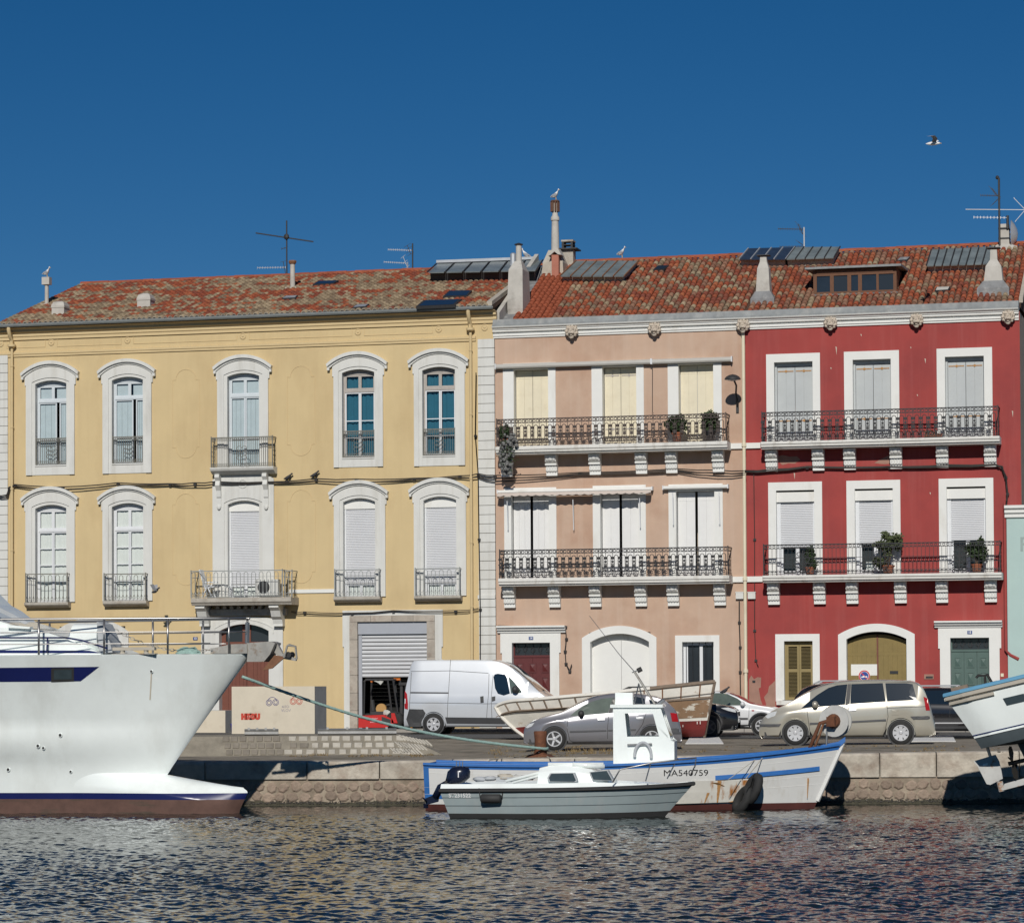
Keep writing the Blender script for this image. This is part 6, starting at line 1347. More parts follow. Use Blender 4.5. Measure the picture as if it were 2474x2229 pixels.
v.wheels('rim_silver', 5); v.mirror(*C([(1640, 668)])[0], 'plastic_dark', .12); v.cabin(.75, -1.2, 1.2)
v.place(1339.5, 1814, -1, 0, .985)
# ---------------------------------------------------------------- silver van
C = lambda pts: conv(pts, 747.5, 838, 268, 1)
v = Car('delivery_van', 'silver white high-roof delivery van with dark lower panels', 'van',
    C([(1440, 790), (1478, 740), (1478, 650), (1440, 590), (1400, 555), (1330, 500), (1255, 440), (1180, 365), (1100, 292), (1010, 222), (920, 178), (840, 160), (740, 154), (400, 152), (150, 153), (95, 158), (66, 180), (48, 290), (22, 400), (10, 540), (6, 700), (14, 770)]),
    sorted(C([(1478, 660), (1380, 570), (1260, 500), (1000, 488), (840, 480), (400, 480), (0, 480)])), .27, 3.45, .345, 1.0, 'car_silver', tumble=.10, taper=(.18, .05), arch=1.14)
v.side('side_window', 'car_glass', C([(842, 318), (852, 294), (880, 287), (950, 296), (968, 330), (996, 468), (940, 486), (885, 470), (858, 420)])); v.side('quarter_window', 'car_glass_lit_paint', C([(980, 312), (1020, 345), (1080, 415), (1105, 450), (1100, 462), (1006, 468)]))
v.screen('windscreen', 'car_glass', C([(1265, 0)])[0][0], C([(985, 0)])[0][0])
for l in ([(440, 160), (425, 480), (415, 690)], [(800, 290), (798, 480), (780, 700), (790, 740)], [(70, 262), (440, 258), (795, 282)], [(60, 548), (420, 552), (780, 560), (1000, 556)], [(75, 272), (60, 640)], [(838, 300), (825, 500), (830, 690)]): v.line('door_seam', C(l), .010, 'plastic_grey')
v.side('door_rail', 'plastic_dark', C([(70, 450), (428, 455), (428, 466), (70, 462)]), .012); v.side('lower_panel', 'plastic_dark', C([(60, 606), (190, 610), (212, 645), (175, 720), (172, 770), (60, 770), (30, 700)]), .015); v.side('lower_panel', 'plastic_dark', C([(396, 682), (960, 690), (948, 745), (410, 738)]), .015)
v.side('door_handle', 'plastic_dark', C([(722, 495), (752, 490), (756, 548), (726, 552)]), .02); v.side('door_handle', 'plastic_dark', C([(830, 498), (862, 492), (862, 530), (832, 540)]), .02); v.lamp('tail_lamp', 'lamp_red', C([(14, 440), (38, 470), (48, 560), (46, 610), (16, 600)]), .02); v.lamp('lamp_lens', 'lamp_clear', C([(16, 510), (26, 512), (26, 555), (16, 558)]), .03); v.lamp('headlamp', 'lamp_clear', C([(1440, 600), (1380, 570), (1370, 590), (1420, 640)]))
v.wheels('rim_silver', 6, .23, 'petal'); v.mirror(*C([(1050, 440)])[0], 'plastic_dark', .17); v.cabin(1.9, .6, 1.6)
v.place(1289, 1774, 1, -10, 1.03)
# ---------------------------------------------------------------- further cars
SUV = [(2.08, .30), (2.25, .42), (2.27, .70), (2.22, .88), (2.05, 1.0), (1.7, 1.07), (1.15, 1.14), (.95, 1.2), (.55, 1.42), (.2, 1.55), (-.3, 1.61), (-1.2, 1.59), (-1.75, 1.50), (-2.0, 1.25), (-2.15, .95), (-2.2, .6), (-2.12, .35)]
SBELT = [(-2.2, 1.02), (-1.5, 1.04), (0, 1.0), (1.2, .96), (1.9, .86), (2.27, .75)]
def suv(label, colour, pf, flip, rail, rim='rim_dark', sc=1.0):
    v = Car('parked_car', label, 'car', SUV, SBELT, .25, 2.65, .345, .92, colour, tumble=.30)
    v.side('side_window', 'car_glass', [(.98, 1.05), (.6, 1.30), (.25, 1.46), (-.15, 1.50), (-.12, 1.06)]); v.side('side_window', 'car_glass', [(-.2, 1.06), (-.22, 1.5), (-.95, 1.49), (-1.05, 1.08)]); v.side('side_window', 'car_glass', [(-1.12, 1.09), (-1.02, 1.48), (-1.5, 1.43), (-1.75, 1.15)])
    v.screen('windscreen', 'car_glass', 1.05, .28); v.screen('rear_window', 'car_glass', -1.8, -2.08)
    v.lamp('headlamp', 'lamp_clear', [(2.18, .90), (1.95, .97), (1.72, .95), (1.95, .86), (2.2, .80)]); v.lamp('tail_lamp', 'lamp_red', [(-1.95, 1.1), (-2.1, 1.0), (-2.12, .86), (-1.85, .95)])
    for l in ([(1.0, 1.0), (1.0, .4)], [(-.16, 1.04), (-.16, .36)], [(-1.1, 1.05), (-1.05, .7), (-.95, .4)]): v.line('door_seam', l)
    v.side('sill_trim', 'plastic_dark', [(.95, .28), (-.95, .28), (-.95, .38), (.95, .38)], .015); v.side('chrome_strip', 'chrome' if rail == 'chrome' else 'plastic_dark', [(.9, .46), (-.9, .46), (-.9, .495), (.9, .495)], .012)
    for sd in (1, -1): b = MB(); b.tube([(.2, sd * .60, 1.55), (.0, sd * .62, 1.645), (-1.3, sd * .62, 1.64), (-1.5, sd * .60, 1.55)], .022, 6); b.build('roof_rail', 'alu' if rail else 'plastic_dark', v.t)
    b = MB(); b.box(2.2, 2.262, -.5, .5, .62, .82); b.build('grille', 'plastic_dark', v.t); b = MB(); b.box(2.262, 2.275, -.26, .26, .48, .59); b.build('number_plate', 'plate_white', v.t)
    v.wheels(rim, 5); v.mirror(.85, 1.08, colour); v.cabin(.7, -1.2, 1.3); f_ = -1 if flip else 1
    v.place(pf[0], pf[1], f_, -4, sc); return v
suv('black crossover nosing out behind the old wooden boat stern', 'car_black', (1713, 1782), False, '')
suv('black car with silver roof rails, its sloping tail showing over the minivan bonnet', 'car_black', (2190, 1776), False, 'silver', sc=1.1)
suv('black estate with chrome side strip behind the minivan tail', 'car_black', (2412, 1784), False, 'chrome', rim='rim_silver')
v = Car('parked_car', 'small white car by the peach house drainpipe', 'car', [(1.92, .30), (2.08, .45), (2.08, .66), (1.95, .78), (1.6, .87), (1.0, .97), (.80, 1.02), (.45, 1.24), (.1, 1.38), (-.25, 1.43), (-1.2, 1.42), (-1.6, 1.36), (-1.9, .98), (-2.0, .6), (-1.92, .35)], [(-2, .92), (-1, .93), (.8, .90), (1.6, .76), (2.08, .62)], .24, 2.42, .30, .83, 'car_white', tumble=.30)
v.side('side_window', 'car_glass_lit_paint', [(.72, .95), (.45, 1.16), (.12, 1.31), (-.15, 1.34), (-.45, 1.34), (-.38, .95)]); v.side('side_window', 'car_glass', [(-.5, .96), (-.55, 1.34), (-1.2, 1.32), (-1.5, 1.0)]); v.screen('windscreen', 'car_glass', .88, .18)
v.side('side_moulding', 'plastic_grey', [(.78, .50), (-.9, .50), (-.9, .56), (.78, .56)], .02); v.side('sill_trim', 'plastic_dark', [(.85, .25), (-.85, .25), (-.85, .34), (.85, .34)], .015); v.lamp('headlamp', 'lamp_clear', [(2.02, .72), (1.75, .82), (1.72, .72), (2.0, .62)]); v.lamp('indicator', 'lamp_red', [(.98, .80), (.90, .80), (.90, .765), (.98, .765)])
for l in ([(.82, .9), (.80, .35)], [(-.48, .93), (-.48, .35)]): v.line('door_seam', l)
for wx in v.wx:
    for sd in (1, -1): b = MB(); b.tube([(wx + .385 * math.cos(math.radians(a)), sd * .83, .30 + .385 * math.sin(math.radians(a))) for a in range(-5, 186, 14)], .045, 5); b.build('arch_trim', 'plastic_dark', v.t)
v.wheels('rim_silver', 6); v.mirror(.62, .96, 'car_white'); v.cabin(.6, -1.0, 1.1); v.place(1841, 1777, 1, -6, 1.06)
# ---------------------------------------------------------------- red forklift in the garage mouth
fb = P(905, 1758, -1.0); FK = thing('forklift', 'red forklift truck standing in the open garage door', 'forklift', (fb.x, -1.0, .13))
mat('fork_red', (0.50, 0.022, 0.018), 0.45, var=.08, scale=4); mat('fork_orange', (0.6, 0.16, 0.02), 0.6, var=.1); mat('sack', (0.5, 0.5, 0.47), .9, var=.2, scale=10); mat('leather_tan', (0.45, 0.26, 0.09), .7, var=.1)
def FX(px): return P(px, 1700, -1.4).x
def FZ(py): return P(920, py, -1.4).z
b = MB(); b.prism([(FX(866), FZ(1757)), (FX(866), FZ(1728)), (FX(925), FZ(1726)), (FX(948), FZ(1737)), (FX(952), FZ(1746)), (FX(932), FZ(1757))], -1.4, -.4); b.build('counterweight', 'fork_red', FK)
b = MB(); b.prism([(FX(946), FZ(1746)), (FX(945), FZ(1722)), (FX(953), FZ(1722)), (FX(960), FZ(1746))], -1.4, -.4); b.build('cowl', 'fork_red', FK); b = MB(); b.prism([(FX(922), FZ(1746)), (FX(922), FZ(1730)), (FX(944), FZ(1738)), (FX(944), FZ(1748))], -1.41, -1.38); b.build('side_panel', 'plastic_dark', FK)
for y in (-1.35, -.45):
    for p0, p1 in (((878, 1726), (880, 1643)), ((946, 1724), (936, 1642)), ((960, 1722), (949, 1643))):
        b = MB(); b.tube([(FX(p0[0]), y, FZ(p0[1])), (FX(p1[0]), y, FZ(p1[1]))], .035, 5); b.build('guard_post', 'dark_metal', FK)
    b = MB(); b.tube([(FX(879), y, FZ(1647)), (FX(884), y, FZ(1641)), (FX(950), y, FZ(1641))], .05, 6); b.build('guard_rail', 'fork_orange' if y > -1 else 'dark_metal', FK)
for i in range(5): x = FX(888 + i * 13); b = MB(); b.tube([(x, -1.35, FZ(1641)), (x, -.45, FZ(1641))], .03, 5); b.build('guard_bar', 'dark_metal', FK)
b = MB(); b.grid([[(FX(895 + 6 * i), -1.37 + .03 * (i % 2), FZ(1641 + [1, 2, 3, 5, 8, 3][i] * j)) for i in range(6)] for j in (0, .5, 1.6)]); b.build('torn_cover', 'sack', FK, smooth=True)
for y in (-1.1, -.7):
    for px in (962, 974): b = MB(); b.box(FX(px), FX(px + 6), y - .05, y + .05, .2, FZ(1652)); b.build('mast_rail', 'dark_metal', FK)
b = MB(); b.box(FX(960), FX(984), -1.2, -.6, FZ(1655), FZ(1648)); b.build('mast_head', 'dark_metal', FK); b = MB(); b.box(FX(980), FX(984), -1.15, -.65, .25, .8); b.build('fork_carriage', 'dark_metal', FK)
for y in (-1.05, -.75): b = MB(); b.box(FX(984), FX(984) + 1.0, y - .06, y + .06, .18, .23); b.build('fork_tine', 'dark_metal', FK)
b = MB(); b.lathe([(.2, -.16), (.32, -.14), (.33, 0), (.32, .14), (.2, .16)], (FX(951), -1.2, .45), 'y', 18); b.build('wheel', 'rubber', FK, smooth=True); b = MB(); b.lathe([(.2, -.14), (.28, -.12), (.29, 0), (.28, .12), (.2, .14)], (FX(884), -1.15, .41), 'y', 18); b.build('wheel', 'rubber', FK, smooth=True)
b = MB(); b.box(FX(892), FX(925), -1.25, -.55, FZ(1726), FZ(1718)); b.build('seat', 'plastic_dark', FK); b = MB(); b.lathe([(.20, -.06), (.20, .06)], (FX(916), -1.1, FZ(1712)), 'y', 16); b.build('tan_drum', 'leather_tan', FK); b = MB(); b.ball((FX(930), -1.2, FZ(1722)), .15, .12, .12, 8, 6, .15); b.build('pale_bundle', 'sack', FK)
b = MB(); b.tube([(FX(893), -.9, FZ(1716)), (FX(890), -.9, FZ(1690))], .07, 6); b.build('seat_back', 'plastic_dark', FK); b = MB(); b.tube([(FX(936), -.9, FZ(1722)), (FX(930), -.9, FZ(1702))], .025, 5); b.tube([(FX(930) + .16 * math.cos(a), -.9 + .16 * math.sin(a), FZ(1702) + .05 * math.cos(a)) for a in [6.283 * k / 10 for k in range(10)]], .02, 5, closed=True); b.build('steering_wheel', 'plastic_dark', FK)
mat('fork_print', (0.75, 0.55, 0.58), .6, var=0)
b = MB()
for i, (n_, w_) in enumerate(((8, .34), (6, .27), (6, .25))):            # worn lettering, too small to read
    for k in range(n_): x = FX(902) + (k - n_ / 2 + .1) * w_ / n_ * 1.0; z = FZ(1735 + i * 4.3); b.box(x, x + w_ / n_ * .28, -1.407, -1.401, z - .02, z + .022); b.box(x + w_ / n_ * .3, x + w_ / n_ * .7, -1.407, -1.401, z + (.008 if k % 2 else -.018), z + (.022 if k % 2 else -.004))
tag(b.build('worn_lettering', 'fork_print', FK), kind='stuff')
# red and yellow marker post beside it
mp = P(994, 1760, -4.5); t = thing('marker_post', 'red and yellow striped marker post behind the van tail', 'post', (mp.x, -4.5, 0.03)); mat('post_yellow', (0.6, 0.38, 0.05), .6, var=.1)
for i, (a, c) in enumerate(((1761, 1757), (1756.8, 1730), (1729.8, 1718), (1717.8, 1706))): b = MB(); b.lathe([(.045, P(994, a, -4.5).z), (.045, P(994, c, -4.5).z)], (mp.x - .0, -4.5, 0), 'z', 10); b.build('band', ('lamp_red', 'post_yellow', 'lamp_red', 'lamp_red')[i], t)
# ================================================================ boats
mat('gel_white', (0.87, 0.92, 0.90), 0.19, var=0.04, scale=1.5, coat=.4, color2=(0.66, 0.68, 0.64), c2scale=.8, c2lo=.5, c2hi=.85, c2stretch=(1, 1, .3)); mat('navy', (0.012, 0.018, 0.10), 0.3, var=0.1); mat('antifoul_brown', (0.115, 0.062, 0.048), 0.8, var=0.25, scale=4, color2=(0.06, 0.05, 0.035), c2scale=3, c2stretch=(.3, .3, 2)); mat('antifoul_red', (0.085, 0.022, 0.018), 0.8, var=0.25, scale=4)
mat('grey_hull', (0.315, 0.375, 0.385), 0.5, var=0.08, scale=2, color2=(0.37, 0.40, 0.40), c2scale=2, c2lo=.5, c2hi=.8, c2stretch=(2, 2, .5)); mat('rub_black', (0.03, 0.03, 0.03), 0.7, var=.2)
mat('boat_blue', (0.03, 0.145, 0.43), 0.5, var=0.12, scale=4); mat('boat_white', (0.70, 0.70, 0.68), 0.6, var=0.06, scale=2, color2=(0.5, 0.46, 0.38), c2scale=2.5, c2lo=.58, c2hi=.8, c2stretch=(1, 1, .25)); mat('stained_white', (0.66, 0.64, 0.58), 0.7, var=0.1, scale=4, color2=(0.38, 0.15, 0.035), c2scale=3.2, c2lo=.55, c2hi=.68, c2stretch=(1.6, 1.6, .35))
mat('steel', (0.36, 0.35, 0.34), 0.33, metal=.85, var=.05); mat('old_steel', (0.42, 0.40, 0.36), 0.45, metal=.5, var=.2, scale=6, color2=(.25, .16, .1), c2scale=5); mat('cloth_grey', (0.42, 0.44, 0.46), .8, var=.1); mat('rope_teal', (0.30, 0.44, 0.40), 0.9, var=.2, scale=20, bump=.5, bscale=60); mat('rope_pale', (0.5, 0.46, 0.38), .9, var=.15)
mat('peel', (0.76, 0.735, 0.66), 0.85, var=0.12, scale=4, bump=.3, bscale=25, color2=(0.40, 0.27, 0.15), c2scale=1.4, c2lo=0.58, c2hi=0.66); mat('bare_wood', (0.27, 0.17, 0.10), .9, var=.2, scale=5, bump=.3, bscale=25, color2=(0.62, 0.58, 0.5), c2scale=2.4, c2lo=.55, c2hi=.6, c2stretch=(1, 1, 2)); mat('weathered', (0.78, 0.755, 0.69), 0.85, var=0.12, scale=4, color2=(0.40, 0.32, 0.24), c2scale=3, c2lo=.62, c2hi=.72); mat('old_timber', (0.22, 0.17, 0.13), .9, var=.25, scale=8); mat('old_red', (0.21, 0.025, 0.022), .7, var=.15, scale=3, color2=(.12, .03, .025), c2scale=2)
mat('sky_blue', (0.14, 0.36, 0.55), .5, var=.08); mat('rubrail_beige', (0.46, 0.42, 0.35), .7, var=.1); mat('dark_grey_blue', (0.075, 0.095, 0.105), .6, var=.15, scale=3); mat('bronze_dark', (0.03, 0.028, 0.025), .5, metal=.4, var=.3); mat('zinc_white', (0.5, 0.5, 0.48), .8, var=.15, color2=(.38, .2, .1), c2scale=4, c2lo=.6, c2hi=.7); mat('screen_glass', (0.05, 0.07, 0.08), .08, var=.2, spec=.7)
class Boat:
    def __init__(s, name, label, cat, o, heading, pitch=0.0, heel=0.0):
        s.t = thing(name, label, cat, tuple(o), world=False); s.t.rotation_euler = (heel, pitch, heading); s.M = Matrix.Translation(o) @ Matrix.Rotation(heading, 4, 'Z') @ Matrix.Rotation(pitch, 4, 'Y') @ Matrix.Rotation(heel, 4, 'X'); s.Mi = s.M.inverted()
    def shell(s, name, m, zs, stern, stem, half, n=30, parent=None, close=True, smooth=True):
        rows = []
        for z in zs:
            a, e = stern(z), stem(z); st = [(a + (e - a) * (i / n), half(i / n, z)) for i in range(n + 1)]
            rows.append([(x, -y, z) if not callable(z) else 0 for x, y in st] + [(x, y, z) for x, y in st[-2::-1]])
        b = MB(); b.grid(rows, closed=close); return b.build(name, m, parent or s.t, smooth=smooth, angle=35)
    def surf(s, name, m, fn, nu, vs, parent=None, smooth=True):
        """fn(u, v) -> (x, y, z) of the near side; mirrored to the far side; closed across the stern"""
        rows = []
        for v in vs:
            st = [fn(i / nu, v) for i in range(nu + 1)]; rows.append([(x, -y, z) for x, y, z in st] + [(x, y, z) for x, y, z in st[-2::-1]])
        b = MB(); b.grid(rows, closed=True); return b.build(name, m, parent or s.t, smooth=smooth, angle=38)
    def strake(s, name, m, fn, v, r, nu=26, out_=0.0, u0=0.0, u1=1.0, parent=None, sides=(-1, 1), rz=None):
        for sd in sides:
            b = MB(); pts = []
            for i in range(nu + 1):
                x, y, z = fn(u0 + (u1 - u0) * i / nu, v); pts.append((x, sd * (y + out_), z))
            if rz: b.grid([[(x, y - sd * .02, z - rz) for x, y, z in pts], [(x, y + sd * r, z - rz) for x, y, z in pts], [(x, y + sd * r, z + rz) for x, y, z in pts], [(x, y - sd * .02, z + rz) for x, y, z in pts]])
            else: b.tube(pts, r, 6)
            b.build(name, m, parent or s.t)
    def loc(s, px, py, Y): return s.Mi @ P(px, py, Y)
    def decal(s, name, m, fn, quad, out_=.006, parent=None, n=8, sd=-1):
        """patch on the hull: quad of (u, v) corners"""
        rows = []
        for j in range(3):
            t = j / 2; rows.append([])
            for i in range(n + 1):
                q = i / n; u = (quad[0][0] * (1 - q) + quad[1][0] * q) * (1 - t) + (quad[3][0] * (1 - q) + quad[2][0] * q) * t; v = (quad[0][1] * (1 - q) + quad[1][1] * q) * (1 - t) + (quad[3][1] * (1 - q) + quad[2][1] * q) * t
                x, y, z = fn(u, v); rows[-1].append((x, sd * (y + out_), z))
        b = MB(); b.grid(rows); return b.build(name, m, parent or s.t)
def clamp01(v): return max(0.0, min(1.0, v))
# ---------------------------------------------------------------- white motor yacht, bow from the left
YC = -43.0; tip = P(609, 1579, YC); knu = P(403, 1873, YC); btip = P(600, 1903, YC); bbot = P(578, 1962, YC)
Yt = Boat('motor_yacht', 'large white motor yacht with navy stripe and bulbous bow', 'yacht', Vector((tip.x - 9.0, YC, WATER)), 0.0)
zt, zk = tip.z - WATER, knu.z - WATER; xt, xk = 9.0, 9.0 - (tip.x - knu.x)
def y_stem(z): return xk + (xt - xk) * ((z - zk) / (zt - zk)) ** 1.04 if z > zk else xk - .25 * (zk - z)
def y_half(x, z):
    d = clamp01((y_stem(z) - x) / 11.0); w = clamp01(z / zt); full = .62 * d ** .72 * 1.9 + 1.3 * d ** .5 * w ** 1.25 * 1.15
    lowf = 1.0 + .10 * math.sin(max(0, min(1, (w - .30) / .25)) * math.pi)
    return min(3.0, full) * lowf
def y_fn(lo, hi):
    def f(u, v):
        z = lo + (hi - lo) * v; x0 = -12.0; e = y_stem(z); uu = 1 - (1 - u) ** 1.6; x = x0 + (e - x0) * uu; return (x, y_half(x, z), z)
    return f
zb1, zb2 = .28, .42
hl = Yt.surf('hull', 'gel_white', y_fn(zb2, zt), 60, [i / 22 for i in range(23)])
Yt.surf('boot_stripe', 'navy', y_fn(zb1, zb2 - .0005), 60, [0, .5, 1]); Yt.surf('antifouling', 'antifoul_brown', y_fn(-.8, zb1 - .0005), 60, [0, .4, .8, 1])
# bulb
def bulb(z0, z1, name, m):
    xb0 = xk - 2.6; xe = Yt.Mi @ btip; xl = Yt.Mi @ bbot; ztop = xe.z;
    def endx(z): return xl.x + (xe.x - xl.x) * clamp01(z / max(.05, ztop - .08)) - (.12 * clamp01((z - ztop + .12) / .12) ** 2)
    def topz(x): return ztop + (zk + .03 - ztop) * clamp01((xe.x - x) / (xe.x - xk)) ** 1.15 + .12 * clamp01((xk - x) / 1.5)
    def f(u, v):
        z = z0 + (z1 - z0) * v; e = endx(min(z, ztop)); x = xb0 + (e - xb0) * u; tz = topz(x); z = min(z, tz); t = clamp01((x - xb0) / 2.9); t = t * t * (3 - 2 * t)
        w = clamp01((tz - z) / .40) ** .5 * (.50 * clamp01((e - x) / 1.3) ** .5 + .04) * t; return (x, (w if u < .999 else w * .35) + max(0, y_half(x, max(z, .02)) - .03 * (1 - t)) * clamp01((xk + .3 - x) / .9) * (1 - .5 * t), z)
    return Yt.surf(name, m, f, 30, [j / 10 for j in range(11)])
bulb(zb2, zk + .1, 'bulb', 'gel_white'); bulb(zb1, zb2 - .0005, 'bulb_stripe', 'navy'); bulb(-.8, zb1 - .0005, 'bulb_bottom', 'antifoul_brown')
def hull_pt(px, py):                         # near-side hull point seen at a picture place
    x, z = 0, 0; Y = YC - 1.0
    for _ in range(12): p = Yt.Mi @ P(px, py, Y); Y = YC - y_half(p.x, p.z)
    return p
def hull_quad(name, m, pts, out_, parent=None, n=10):
    rows = []
    for j in range(4):
        t = j / 3; rows.append([])
        for i in range(n + 1):
            q = i / n; px = (pts[0][0] * (1 - q) + pts[1][0] * q) * (1 - t) + (pts[3][0] * (1 - q) + pts[2][0] * q) * t; py = (pts[0][1] * (1 - q) + pts[1][1] * q) * (1 - t) + (pts[3][1] * (1 - q) + pts[2][1] * q) * t
            p = hull_pt(px, py); rows[-1].append((p.x, p.y - out_, p.z))
    b = MB(); b.grid(rows); return b.build(name, m, parent or Yt.t, smooth=True)
st = hull_quad('side_stripe', 'navy', [(-60, 1647), (195, 1645), (240, 1610), (-60, 1613)], .006)
b = hull_quad('window_frame', 'rub_black', [(124, 1647), (179, 1645), (179, 1612), (124, 1613)], .012, st); hull_quad('window_pane', 'screen_glass', [(131, 1641), (174, 1640), (174, 1617), (131, 1618)], .018, st)
for px, py, r in ((146, 1775, .035), (92, 1801, .035), (105, 1806, .03), (20, 1858, .035), (171, 1863, .028), (366, 1621, .028)):
    p = hull_pt(px, py); b = MB(); b.lathe([(r * 1.5, 0), (r * 1.4, -.012), (r, -.014)], (p.x, p.y - .002, p.z), 'y', 12); o = b.build('drain_fitting', 'gel_white', Yt.t); b = MB(); b.lathe([(r, 0), (r, -.003)], (p.x, p.y - .017, p.z), 'y', 12); b.build('drain_hole', 'rub_black', o)
p0, p1 = hull_pt(366, 1625), hull_pt(362, 1690); mat('faint_rust', (0.58, 0.52, 0.42), .5, var=.1); b = MB(); b.add([(p0.x - .015, p0.y - .004, p0.z), (p0.x + .015, p0.y - .004, p0.z), (p1.x + .02, p1.y - .004, p1.z), (p1.x - .01, p1.y - .004, p1.z)], [(0, 1, 2, 3)]); b.build('rust_streak', 'faint_rust', Yt.t)
# deck, superstructure
def deck_edge(px): p = hull_pt(px, 1579.5); return p
b = MB(); rows = []
for i in range(31): x = -12 + (xt - .05 + 12) * (1 - (1 - i / 30) ** 1.5); h = y_half(x, zt) - .01; rows.append([(x, -h, zt - .03), (x, 0, zt + .02), (x, h, zt - .03)])
b.grid(rows); b.build('deck', 'gel_white', Yt.t)
def YL(px, py, y): return Yt.Mi @ P(px, py, YC + y)
def sheer_tube(name, m, pts, y, r, parent=None):
    b = MB(); b.tube([YL(px, py, y) for px, py in pts], r, 6); return b.build(name, m, parent or Yt.t, smooth=True)
# low trunk cabin on the foredeck
def extr(name, m, pts, y0, y1, parent=None):
    q = [YL(px, py, (y0 + y1) / 2) for px, py in pts]; b = MB(); b.prism([(p.x, p.z) for p in q], y0, y1); return b.build(name, m, parent or Yt.t)
sup = extr('trunk_cabin', 'gel_white', [(-250, 1585), (-250, 1518), (60, 1517), (150, 1524), (210, 1545), (262, 1565), (292, 1578), (292, 1585)], -1.1, 1.3)
extr('cabin_stripe', 'navy', [(-250, 1577), (-250, 1569), (215, 1571), (250, 1577)], -1.106, -1.1005, sup); sheer_tube('grab_rail', 'navy', [(-200, 1540), (160, 1540), (200, 1547), (260, 1566)], -1.2, .02, sup); sheer_tube('rail_stanchion', 'navy', [(115, 1542), (113, 1577)], -1.2, .02, sup)
wh = extr('wheelhouse', 'gel_white', [(-260, 1519), (-260, 1380), (-90, 1390), (-20, 1460), (6, 1474), (40, 1500), (100, 1519)], -1.0, 1.2); extr('windscreen', 'cloth_grey', [(-60, 1426), (-10, 1462), (30, 1482), (70, 1504), (60, 1507), (0, 1478)], -1.02, -1.001, wh); extr('wiper_box', 'gel_white', [(22, 1516), (22, 1509), (76, 1514), (76, 1519)], -1.2, -1.01, wh)
b = MB(); c = YL(212, 1540, -.7); b.tube([c + Vector((-.30, 0, 0)), c + Vector((.34, 0, 0))], .32, 18); o = b.build('liferaft_canister', 'gel_white', Yt.t, smooth=True, angle=40); o.location = (0, 0, 0)
b = MB(); b.lathe([(.36, -.42), (.42, -.2), (.40, .05), (.30, .26), (.16, .36), (.02, .40)], YL(205, 1548, -.6) , 'z', 18); b.build('dome_cover', 'gel_white', Yt.t, smooth=True, angle=60); b = MB(); q = YL(262, 1540, -.65); b.prism([(q.x - .1, q.z - .36), (q.x - .16, q.z + .36), (q.x - .02, q.z + .30), (q.x + .12, q.z + .0), (q.x + .22, q.z - .33)], q.y - .3, q.y + .3); b.build('canvas_flap', 'cloth_grey', Yt.t)
# bow rails, both sides
def rail_y(px, far): p = deck_edge(min(px, 590)); return (abs(p.y) - .05) * (1 if far else -1)
xs_ = list(range(-120, 640, 20))
for far in (False, True):
    def yv(px): 
        x = (Yt.Mi @ P(px, 1579, YC)).x; h = max(.02, y_half(min(x, xt - .02), zt) - .06); return h if far else -h
    tops = [(px, 1493 + max(0, px - 300) * .012 if not far else 1500) for px in xs_ if px <= 600]
    def rl(z, name, r, x1=600):
        pts = []
        for i in range(40):
            x = -12 + (xt - .1 + 12) * i / 39 if x1 == 600 else -12 + (x1 + 12) * i / 39
            h = max(0.0, y_half(min(x, xt - .02), zt) - .06); pts.append((x, h if far else -h, zt + z - (.0 if x < xt - 3 else .0)))
        b = MB(); b.tube(pts, r, 6); b.build(name, 'steel', Yt.t, smooth=True)
    rl(.80, 'top_rail', .026); rl(.50, 'mid_rail', .013); rl(.24, 'low_rail', .012, xt - .8)
    for px in (-60, 91, 249, 403, 551):
        x = (deck_edge(px)).x + (0 if not far else .25); h = max(.03, y_half(min(x, xt - .05), zt) - .06); b = MB(); b.tube([(x, h if far else -h, zt - .02), (x, h if far else -h, zt + .80)], .026, 6); b.build('stanchion', 'steel', Yt.t, smooth=True)
# fairlead, chain, rope coil, anchor roller
q = deck_edge(320); b = MB(); b.box(q.x - .52, q.x + .52, q.y + .04, q.y + .22, zt - .005, zt + .02); b.build('fairlead_plate', 'old_steel', Yt.t)
b = MB(); b.box(q.x - .5, q.x + .5, q.y + .05, q.y + .18, zt + .09, zt + .16); fl = b.build('fairlead', 'rubrail_beige', Yt.t)
for dx in (-.28, .28): b = MB(); b.lathe([(.07, .012), (.05, .05), (.06, .095)], (q.x + dx, q.y + .115, zt), 'z', 10); b.build('fairlead_foot', 'rubrail_beige', fl)
b = MB(); A, Bp = YL(262, 1512, -.3), YL(590, 1562, 0); n = 34
for i in range(n):
    t = i / n; p = A.lerp(Bp, t) + Vector((0, 0, -.42 * math.sin(t * math.pi) * (1 - t * .5))); d = (Bp - A).normalized(); w = Vector((0, 1, 0)) if i % 2 else Vector((0, 0, 1)); b.tube([p + d * .055 * math.cos(a) + w * .03 * math.sin(a) for a in [6.283 * k / 6 for k in range(6)]], .012, 4, closed=True)
tag(b.build('anchor_chain', 'old_steel', Yt.t), kind='stuff')
b = MB(); q = deck_edge(440)
for i in range(9): z = zt + .02 + .014 * i; r_ = .26 - .015 * i; b.tube([(q.x + random.uniform(-.05, .05) + r_ * math.cos(a), q.y + .35 + r_ * .6 * math.sin(a), z + .015 * math.sin(a * 3 + i)) for a in [6.283 * k / 14 for k in range(14)]], .025, 5, closed=True)
b.build('rope_coil', 'rope_teal', Yt.t)
def bow_poly(name, m, pts, y0, y1, parent=None): return extr(name, m, pts, y0, y1, parent)
ar = bow_poly('anchor_pocket', 'old_steel', [(604, 1553), (662, 1549), (672, 1553), (660, 1580), (645, 1598), (604, 1598), (606, 1578)], -.22, .22)
